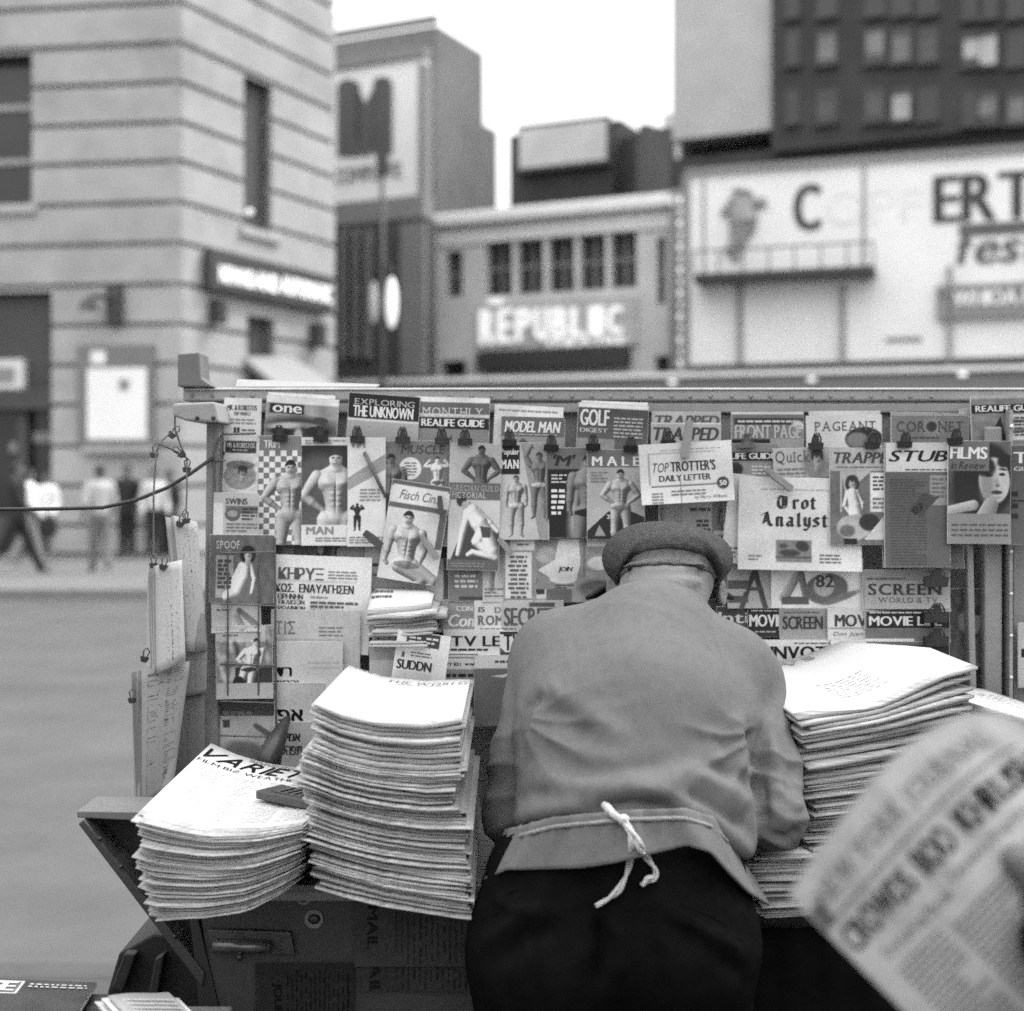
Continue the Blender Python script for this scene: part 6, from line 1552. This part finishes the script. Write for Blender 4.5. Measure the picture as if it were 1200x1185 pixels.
# lower skirt of the jacket below the apron string
nu, nv = 220, 12; V = []
cx_, cy_ = P(725, 965, 1.985).x, 1.985
for j in range(nv):
    t = j / (nv - 1)
    for i in range(nu):
        a = 2 * math.pi * i / nu; c, s_ = math.cos(a), math.sin(a)
        rx = (.153 + (.038 if c < 0 else .050) * t) ; ry = .128 + .022 * t
        rip = .006 * math.sin(7 * a + .8) * t + .004 * math.sin(13 * a + 2) * t + .0035 * math.sin(23 * a + 1.5 * math.sin(5 * a)) * (1 - t * .6) + .0025 * math.sin(37 * a + 2 * math.sin(3 * a)) * (1 - t)
        x = cx_ + (rx + rip) * c; y = cy_ + (ry + rip) * s_ * 1.02
        zt_ = polyz(STRAP, np.array([x]), np.array([y]))[0]; zh = polyz(HEM, np.array([x]), np.array([y]))[0]
        if s_ > 0: zt_ = max(zt_, .96 + 0 * t); zh = min(zh, .93)
        z = zt_ + .012 + (zh - zt_ - .012) * t
        V.append((x, y, z))
Fs = [(j * nu + i, j * nu + (i + 1) % nu, (j + 1) * nu + (i + 1) % nu, (j + 1) * nu + i) for j in range(nv - 1) for i in range(nu)]
mb = MB(); mb.add(V, Fs); skirt = mb.build('jacket_skirt', M_JACKET, jk, smooth=True)
sm = skirt.modifiers.new('thick', 'SOLIDIFY'); sm.thickness = .003
skV, skF = [Vector(q) for q in V], Fs

# trousers
def trous_f(X, Y, Z):
    d_ = union([cone(A_(652, 1030, 1.965), .100, A_(648, 1110, 1.955), .118), cone(A_(790, 1030, 1.965), .100, A_(792, 1105, 1.955), .116), cone(A_(720, 1020, 1.965), .118, A_(720, 1090, 1.955), .112)], .04)(X, Y, Z)
    for g, hx in ((-1, 646), (1, 794)):
        h = A_(hx, 1110, 1.955); kn = np.array([h[0] + g * .0, 1.985, .50]); an = np.array([h[0], 1.97, .085])
        d_ = smin(d_, cone(h, .112, kn, .088)(X, Y, Z), .025); d_ = smin(d_, cone(kn, .088, an, .075)(X, Y, Z), .03)
    d_ = smax(d_, .06 - Z, .01)
    zs = polyz(STRAP, X, np.maximum(Y, 1.0))
    return smax(d_, Z - (zs + .01), .01)
TF = [([(580, 1050), (600, 1065), (640, 1068)], 8, .006), ([(560, 1110), (600, 1085), (640, 1060)], 10, .006), ([(580, 1130), (620, 1100), (660, 1080)], 9, -.006), ([(700, 1075), (705, 1110), (700, 1160)], 7, -.012), ([(722, 1080), (726, 1110), (724, 1150)], 9, .006),
      ([(770, 1060), (820, 1090), (870, 1120)], 9, .006), ([(790, 1080), (840, 1120), (875, 1150)], 9, -.006), ([(770, 1040), (775, 1080), (780, 1130)], 8, .005), ([(630, 1050), (622, 1100), (600, 1160)], 10, .005)]
V, Q = nets(trous_f, (-.12, 1.78, .04), (.42, 2.14, 1.06), .0085)
N = normals(V, Q); V = V + N * (1.7 * fold(V, N, TF) + .0045 * vnoise(V, 13, 8))[:, None]; tV, tQ = V, Q
mb = MB(); mb.add(V, Q); tr = mb.build('trousers', M_TROUS, vendor, smooth=True)
BV = [BVHTree.FromPolygons([Vector(q) for q in v], [tuple(int(i) for i in f) for f in q_]) for v, q_ in ((jV, jQ), (tV, tQ), (skV, skF))]
def onto(px, py, lift, trees=BV):
    o = Vector((0, 0, CAMZ)); dr = (P(px, py, 1.0) - o).normalized(); best = None
    for b in trees:
        h = b.ray_cast(o, dr)
        if h[0] is not None and (best is None or h[3] < best): best = h[3]
    if best is None: return P(px, py, 1.86)
    return o + dr * (best - lift)
def rope(mb, pts, rs, pitch=.075):
    pts = [Vector(q) for q in pts]; P2 = []; R2 = []
    for i in range(len(pts) - 1):
        p0, p1, p2, p3 = pts[max(i - 1, 0)], pts[i], pts[i + 1], pts[min(i + 2, len(pts) - 1)]
        for k in range(6):
            t = k / 6; P2.append(.5 * ((2 * p1) + (p2 - p0) * t + (2 * p0 - 5 * p1 + 4 * p2 - p3) * t * t + (3 * p1 - p0 - 3 * p2 + p3) * t ** 3)); R2.append(rs[i] * (1 - t) + rs[i + 1] * t)
    P2.append(pts[-1]); R2.append(rs[-1]); L = 0.; st_ = [[], []]
    for i, q in enumerate(P2):
        L += (q - P2[i - 1]).length if i else 0
        tg = (P2[min(i + 1, len(P2) - 1)] - P2[max(i - 1, 0)]).normalized(); a = tg.cross(Vector((0, 1, 0))).normalized(); b = a.cross(tg)
        for j in (0, 1):
            ph = 2 * math.pi * L / pitch + math.pi * j; st_[j].append(q + (a * math.cos(ph) + b * math.sin(ph)) * R2[i] * .5)
    for j in (0, 1): mb.tube(st_[j], [r * .66 for r in R2], 7)
# pocket welts and centre seam
mb = MB(); mb.tube([onto(*q, -.0004) for q in ((796, 1061), (815, 1066), (835, 1074), (850, 1084))], .0018, 6); mb.tube([onto(*q, -.0004) for q in ((802, 1073), (822, 1084), (845, 1095), (868, 1101))], .0018, 6); mb.build('pocket', mat('dark_welt', .006, 1., .2, 60, spec=0.), tr); mb = MB()
mb.tube([onto(*q, -.0004) for q in ((578, 1061), (590, 1049), (607, 1042))], .0016, 6); mb.tube([onto(*q, -.0004) for q in ((566, 1084), (585, 1068), (607, 1056))], .0014, 6)
mb.build('pocket', mat('dark_welt', .006, 1., .2, 60, spec=0.), tr)
# apron string
mb = MB(); pts = [onto(x, np.interp(x, [q[0] for q in STRAP], [q[1] for q in STRAP]) + 1, .004) for x in range(602, 862, 10)]
mb.tube(pts, .0032, 8); ap = mb.build('apron_string', mat('string_band', .2, .9, .1, 80, .5, 400), vendor, smooth=True)
mb = MB()
mb.tube([onto(707, 942, .006), onto(712, 947, .012), onto(719, 955, .012), onto(727, 960, .012), onto(733, 964, .010)], [.0046, .0064, .0052, .0046, .0042], 10)
mb.ball(onto(731, 961, .010), .0078, 10, 8); mb.build('knot', M_STRING, ap, smooth=True)
Yk = 1.846
mb = MB(); rope(mb, [onto(731, 962, .011), onto(737, 975, .010), onto(740, 992, .008), onto(738, 1012, .008), onto(732, 1030, .007), onto(724, 1044, .007), onto(712, 1054, .007), onto(698, 1062, .007)], [.0037, .0040, .0036, .0039, .0036, .0046, .0040, .0026]); mb.build('string_end', M_STRING, ap, smooth=True)
mb = MB(); rope(mb, [onto(732, 963, .012), onto(743, 978, .012), onto(751, 994, .010), onto(760, 1008, .009), onto(768, 1020, .008), onto(767, 1029, .008), onto(759, 1031, .009), onto(752, 1038, .009)], [.0037, .0045, .0053, .0042, .0038, .0036, .0060, .0042]); mb.build('string_end', M_STRING, ap, smooth=True)
# cap: drooping crown over a band, both open towards the nape
def capf(crown):
    c0 = A_(781, 655, 2.325)
    e = ellip(c0 + np.array([0, .012, -.002]), (.107, .128, .064)) if crown else ellip(c0 + np.array([0, .004, -.012]), (.093, .116, .074))
    off = .052 if crown else 0.
    def f(X, Y, Z):
        d_ = e(X, Y, Z)
        pl = (1.404 + off * .6 - .62 * (Y - 2.205) - Z + (-.25 * off if crown else 0) - (1.5 if crown else 0) * np.maximum(np.abs(X - c0[0]) - .052, 0)) / 1.18
        d_ = smax(d_, pl, .012)
        return smax(d_, -hd(X, Y, Z) + .001, .004)
    return f
fc1, fc2 = capf(True), capf(False)
V, Q = nets(lambda X, Y, Z: smin(fc1(X, Y, Z), fc2(X, Y, Z), .006), (.11, 2.15, 1.26), (.40, 2.52, 1.47), .0042)
N = normals(V, Q); V = V + N * (.0030 * vnoise(V, 24, 5) + .0005 * vnoise(V, 150, 6))[:, None]
mb = MB(); mb.add(V, Q); cp = mb.build('cap', M_CAP, vendor, smooth=True)
mb = MB(); V = []; Fs = []
for j in range(5):
    for i in range(15):
        a = R(25 + 130 * i / 14); rr = .095 + .06 * j / 4
        V.append((.254 + rr * math.cos(a) * .9, 2.345 + rr * math.sin(a) * 1.05, 1.325 - .035 * j / 4))
Fs = [(j * 15 + i, j * 15 + i + 1, j * 15 + 15 + i + 1, j * 15 + 15 + i) for j in range(4) for i in range(14)]
mb.add(V, Fs); pk = mb.build('peak', M_CAP, cp, smooth=True); sm = pk.modifiers.new('thick', 'SOLIDIFY'); sm.thickness = .006
# short grey hair below the cap
def hair_f(X, Y, Z):
    bd = body_f(X, Y, Z)
    d_ = smax(bd - .0035, -(bd + .007), .001)
    d_ = smax(d_, (1.357 - .35 * (Y - 2.225)) - Z, .004)
    return smax(d_, np.abs(X - .2515) - .083, .003)
V, Q = nets(hair_f, (.15, 2.18, 1.26), (.36, 2.44, 1.46), .0045); N = normals(V, Q)
V = V + N * (.0010 * vnoise(V, 140, 9))[:, None]
mb = MB(); mb.add(V, Q); mb.build('hair', M_HAIR, vendor, smooth=True)
for g in (-1, 1):
    hx = A_(720 + g * 74, 1110, 1.955)[0]
    V, Q = nets(lambda X, Y, Z: smax(union([cone((hx, 1.93, .05), .042, (hx, 2.10, .04), .040, (1, 1, .9)), cone((hx, 1.955, .06), .045, (hx, 1.96, .10), .045)], .03)(X, Y, Z), .004 - Z, .004), (hx - .08, 1.85, -.01), (hx + .08, 2.2, .17), .012)
    mb = MB(); mb.add(V, Q); mb.build('shoe', M_SHOE, vendor, smooth=True)

# ================================================================== THE READER IN FRONT, HOLDING A PAPER
edge = [(925, 1050, 1.0), (957, 1000, .992), (990, 957, .985), (1025, 914, .982), (1060, 879, .985), (1100, 851, .995), (1140, 836, 1.01), (1180, 836, 1.03), (1230, 850, 1.05), (1290, 880, 1.06), (1350, 920, 1.06)]
ex = np.array(edge, float); L_ = np.concatenate([[0], np.cumsum(np.hypot(np.diff(ex[:, 0]), np.diff(ex[:, 1])))])
DN = np.array([.70, .71])
def page(a, b, lift=0.):
    """a: along the top edge in photo pixels from its left corner, b: down the page in photo pixels"""
    a = np.asarray(a, float); b = np.asarray(b, float)
    k = np.exp(-b / 70.); x = np.interp(a, L_, ex[:, 0]) * k + (925 + .70 * a) * (1 - k) + DN[0] * b; y = np.interp(a, L_, ex[:, 1]) * k + (1050 - .70 * a) * (1 - k) + DN[1] * b
    Yd = np.interp(a, L_, ex[:, 2]) + .00030 * b + .000035 * a * np.sin(b / 120.) - lift
    return np.stack([(x - CX) * Yd / F, Yd, CAMZ - (y - HY) * Yd / F], 1)
pr = Pic(0, 0, 470, 330, .96, .25)
pr.T('NEW YORK JOURNAL', 20, 22, 300, 50, .50, 0, serif=True).T('CROWDS', 10, 72, 118, 106, .13, 1).T('BOO', 134, 72, 186, 106, .13, 1).T('KHRUSHCHEV', 204, 72, 400, 106, .13, 1)
pr.T('Leaders Report Anger', 150, 118, 330, 134, .45, 0, serif=True).T('Troops', 30, 124, 80, 140, .42, 0, serif=True).T('on Parade', 84, 124, 140, 140, .45, 0, serif=True).rect(2, 30, 22, 64, .55)
pr.greek(30, 150, 100, 320, 9, .55, 2).greek(112, 160, 200, 320, 9, .56, 3).greek(215, 150, 300, 320, 9, .56, 4).greek(20, 56, 320, 64, 8, .55, 5).mot(.04, .03, 2)
rd = thing('newspaper', 'open newspaper with large headline held up in the near foreground', 'newspaper', P(1100, 1050, 1.0))
mb = MB(); sheet_mesh(mb, pr, lambda x, y, l: page(x, y, l)); fp = mb.build('front_page', M_NEWS, rd, smooth=False, ink=True)
me = fp.data; me.polygons.foreach_set('use_smooth', [True] * len(me.polygons))
for k in range(3):
    g = np.meshgrid(np.linspace(0, 470, 30), np.linspace(0, 330, 16)); q = page(g[0].ravel() + 1.5 * k, g[1].ravel() - 1.2 * k, -.0018 * (k + 1))
    i = np.arange(15 * 30).reshape(15, 30)[:, :-1].ravel(); mb = MB(); mb.add(q, np.stack([i + 30, i + 31, i + 1, i], 1), 0, .50)
    mb.build('inner_page', M_NEWS, rd, smooth=True, ink=True)
B_ = lambda px, py, Y: A_(px, py, Y)
def reader_f(X, Y, Z):
    d_ = cone(B_(1232, 1040, 1.075), .030, B_(1212, 1022, 1.075), .026, (1, .6, 1))(X, Y, Z)
    t = [B_(1224, 1052, 1.057), B_(1206, 1024, 1.043), B_(1186, 1004, 1.039), B_(1172, 996, 1.043)]
    for a, b, r0, r1 in zip(t, t[1:], (.014, .012, .0115), (.012, .0115, .009)): d_ = smin(d_, cone(a, r0, b, r1)(X, Y, Z), .006)
    for k in range(4):
        f0 = B_(1212 + 6 * k, 1008 + 15 * k, 1.095); f1 = B_(1180 + 5 * k, 1000 + 19 * k, 1.111); f2 = B_(1150 + (6, 0, 4, 16)[k], 1004 + 22 * k, 1.109)
        d_ = smin(d_, cone(f0, .011, f1, .010)(X, Y, Z), .005); d_ = smin(d_, cone(f1, .010, f2, .008)(X, Y, Z), .004)
    el = np.array([.62, .80, .98]); sh_ = np.array([.70, .78, 1.36])
    d_ = smin(d_, cone(B_(1230, 1050, 1.07), .026, B_(1262, 1120, 1.03), .028)(X, Y, Z), .02); d_ = smin(d_, cone(B_(1262, 1120, 1.03), .028, el, .042)(X, Y, Z), .02)
    d_ = smin(d_, cone(el, .042, sh_, .052)(X, Y, Z), .02)
    d_ = smin(d_, union([cone((.86, .70, 1.36), .10, (.86, .70, 1.0), .11, (1.5, 1, 1)), cone((.86, .71, 1.42), .055, (.86, .715, 1.54), .052), ellip((.86, .735, 1.63), (.075, .095, .115)), ellip((.86, .835, 1.62), (.012, .02, .02))], .04)(X, Y, Z), .05)
    for g in (-1, 1): d_ = smin(d_, union([cone((.86 + g * .09, .70, .92), .085, (.86 + g * .1, .71, .5), .058), cone((.86 + g * .1, .71, .5), .056, (.86 + g * .1, .69, .08), .04), cone((.86 + g * .1, .69, .06), .04, (.86 + g * .11, .82, .04), .035)], .02)(X, Y, Z), .04)
    d_ = smin(d_, cone((1.02, .72, 1.36), .052, (1.10, .84, 1.06), .042)(X, Y, Z), .03); d_ = smin(d_, cone((1.10, .84, 1.06), .04, (.92, 1.02, 1.12), .028)(X, Y, Z), .02)
    return smin(d_, ellip((.90, 1.06, 1.13), (.045, .03, .04))(X, Y, Z), .015)
V, Q = nets(reader_f, (.30, .50, .0), (1.24, 1.20, 1.78), .0095)
mb = MB(); mb.add(V, Q); rp = mb.build('person', M_SKIN, None, loc=(.86, .70, 0), smooth=True)
tag(rp, 'person at right edge in dark sleeve, thumb holding up an open newspaper', 'person')
def coat_f(X, Y, Z):
    el = np.array([.62, .80, .98]); sh_ = np.array([.70, .78, 1.36])
    d_ = cone(B_(1250, 1110, 1.03), .034, el, .058)(X, Y, Z)
    d_ = smin(d_, cone(el, .058, sh_, .072)(X, Y, Z), .03)
    d_ = smin(d_, cone((.86, .70, 1.37), .125, (.86, .70, .85), .14, (1.5, 1, 1))(X, Y, Z), .05)
    d_ = smin(d_, cone((1.02, .72, 1.36), .072, (1.10, .84, 1.06), .058)(X, Y, Z), .03); d_ = smin(d_, cone((1.10, .84, 1.06), .058, (.96, .98, 1.11), .042)(X, Y, Z), .02)
    return smax(d_, -(Z - 1.0) * 0 + (.72 - Z), .02)
V, Q = nets(coat_f, (.32, .50, .66), (1.26, 1.14, 1.56), .0125); N = normals(V, Q); V = V + N * (.004 * vnoise(V, 16, 2))[:, None]
mb = MB(); mb.add(V, Q); mb.build('coat', mat('dark_coat', .014, .9, .3, 30, .3, 200, spec=.1), rp, smooth=True)
V, Q = nets(lambda X, Y, Z: smax(union([cone((.86 + g * .09, .70, .88), .105, (.86 + g * .1, .70, .09), .08) for g in (-1, 1)], .03)(X, Y, Z), .05 - Z, .01), (.60, .50, .03), (1.12, .95, 1.0), .02)
mb = MB(); mb.add(V, Q); mb.build('trousers', M_TROUS, rp, smooth=True)
V, Q = nets(lambda X, Y, Z: smax(ellip((.86, .72, 1.645), (.083, .10, .112))(X, Y, Z), np.maximum((Y - .76) * 1.0 - (Z - 1.67) * .8, 1.60 - Z), .01), (.75, .58, 1.5), (.97, .86, 1.8), .012)
mb = MB(); mb.add(V, Q); mb.build('hair', M_HAIR, rp, smooth=True)

# ================================================================== PEOPLE ON THE FAR PAVEMENT
def ped(px, fy, Hm, label, top, low, yaw=0., stride=0., skirt=False, coat=False, hair=.03, hat=None, arm=.15):
    Y = CAMZ * F / (fy - HY); O = np.array([(px - CX) * Y / F, Y, 0.]); k = Hm / 1.75; c, s_ = rot2(R(yaw))
    W = lambda x, y, z: O + k * np.array([x * c - y * s_, x * s_ + y * c, z])
    hip = .90; sw = stride
    legs = []
    for g, sw_ in ((-1, sw), (1, -sw)):
        kn = (g * .09, sw_ * .42, .50); an = (g * .09, sw_ * .9 - (.12 if sw_ < 0 else 0), .08 + (.06 if sw_ < -.1 else 0))
        legs.append(((g * .09, 0, hip), kn, an))
    el = [(-.24, -sw * .35 - .03, 1.12), (.24, sw * .35 - .03, 1.12)]; ha = [(-.24, -sw * .5 + arm, .90), (.24, sw * .5 + arm, .90)]
    def body(X, Y_, Z):
        d_ = ellip(W(0, .02, 1.62), (.078 * k, .095 * k, .115 * k))(X, Y_, Z)
        d_ = smin(d_, cone(W(0, 0, 1.54), .055 * k, W(0, 0, 1.42), .06 * k)(X, Y_, Z), .03)
        d_ = smin(d_, cone(W(0, 0, 1.36), .12 * k, W(0, 0, 1.0), .11 * k)(X, Y_, Z), .05)
        for a, b, e in legs:
            d_ = smin(d_, cone(W(*a), .075 * k, W(*b), .055 * k)(X, Y_, Z), .03); d_ = smin(d_, cone(W(*b), .052 * k, W(*e), .036 * k)(X, Y_, Z), .02)
            d_ = smin(d_, cone(W(*e) + np.array([0, 0, -.02]), .036 * k, W(e[0], e[1] + .15, max(.03, e[2] - .05)), .034 * k)(X, Y_, Z), .02)
        for g, (a, b) in zip((-1, 1), zip(el, ha)):
            d_ = smin(d_, cone(W(g * .19, 0, 1.40), .048 * k, W(*a), .038 * k)(X, Y_, Z), .02); d_ = smin(d_, cone(W(*a), .038 * k, W(*b), .026 * k)(X, Y_, Z), .02)
            d_ = smin(d_, cone(W(*b), .03 * k, W(b[0], b[1] + .04, b[2] - .08), .025 * k)(X, Y_, Z), .02)
        return d_
    lo = O + np.array([-1.0, -1.0, -.02]); hi = O + np.array([1.0, 1.0, 1.95])
    V, Q = nets(body, lo, hi, .028); mb = MB(); mb.add(V, Q); root = mb.build('person', M_SKIN, None, loc=tuple(O), smooth=True); tag(root, label, 'person', 'people on the far pavement')
    def up(X, Y_, Z):
        d_ = cone(W(0, 0, 1.36), .15 * k, W(0, 0, .86 if not coat else .75), .145 * k)(X, Y_, Z)
        d_ = smin(d_, cone(W(-.15, 0, 1.41), .075 * k, W(.15, 0, 1.41), .075 * k)(X, Y_, Z), .06)
        for g, (a, b) in zip((-1, 1), zip(el, ha)):
            d_ = smin(d_, cone(W(g * .19, 0, 1.40), .068 * k, W(*a), .056 * k)(X, Y_, Z), .03); d_ = smin(d_, cone(W(*a), .056 * k, W(*b), .045 * k)(X, Y_, Z), .02)
        return smax(d_, (W(0, 0, .86 if not coat else .78)[2]) - Z, .02)
    V, Q = nets(up, lo, hi, .028); mb = MB(); mb.add(V, Q); mb.build('coat' if coat else 'shirt', mat('cloth_%d' % int(top * 1000), top, .9, .1, 8, .2, 60, spec=.1), root, smooth=True)
    def dn(X, Y_, Z):
        if skirt: d_ = smax(cone(W(0, 0, .98), .14 * k, W(0, 0, .50), .22 * k)(X, Y_, Z), W(0, 0, .50)[2] - Z, .02)
        else:
            d_ = cone(W(0, 0, .98), .145 * k, W(0, 0, .90), .15 * k)(X, Y_, Z)
            for a, b, e in legs: d_ = smin(d_, cone(W(*a), .10 * k, W(*b), .08 * k)(X, Y_, Z), .03); d_ = smin(d_, cone(W(*b), .08 * k, W(*e), .065 * k)(X, Y_, Z), .03)
        return d_
    V, Q = nets(dn, lo, hi, .028); mb = MB(); mb.add(V, Q); mb.build('skirt' if skirt else 'trousers', mat('cloth_%d' % int(low * 1000), low, .9, .1, 8, .2, 60, spec=.1), root, smooth=True)
    V, Q = nets(lambda X, Y_, Z: smax(ellip(W(0, .0, 1.645), (.088 * k, .105 * k, .115 * k))(X, Y_, Z), W(0, 0, 1.60)[2] - Z, .02), lo, hi, .028)
    mb = MB(); mb.add(V, Q); mb.build('hair', mat('hair_%d' % int((hat or hair) * 1000), hat or hair, .8, .2, 20), root, smooth=True)
ped(20, 673, 1.74, 'man in dark suit striding right along the far pavement', .035, .03, yaw=-80, stride=.38, coat=True)
ped(34, 664, 1.66, 'person in white shirt just behind the striding man', .75, .25, yaw=-75, stride=.2)
ped(55, 656, 1.60, 'woman in bright white blouse and dark skirt', .82, .03, yaw=160, skirt=True)
ped(117, 671, 1.70, 'man in pale shirt and trousers standing below the poster case', .42, .16, yaw=30, stride=.12, arm=.22)
ped(149, 654, 1.75, 'man in dark coat standing against the stone wall', .035, .03, yaw=170, coat=True)
ped(181, 655, 1.68, 'person with white shirt front and dark trousers beside the hanging wires', .55, .04, yaw=200)
ped(198, 654, 1.66, 'person in dark coat nearest the hanging papers', .04, .035, yaw=150, coat=True)
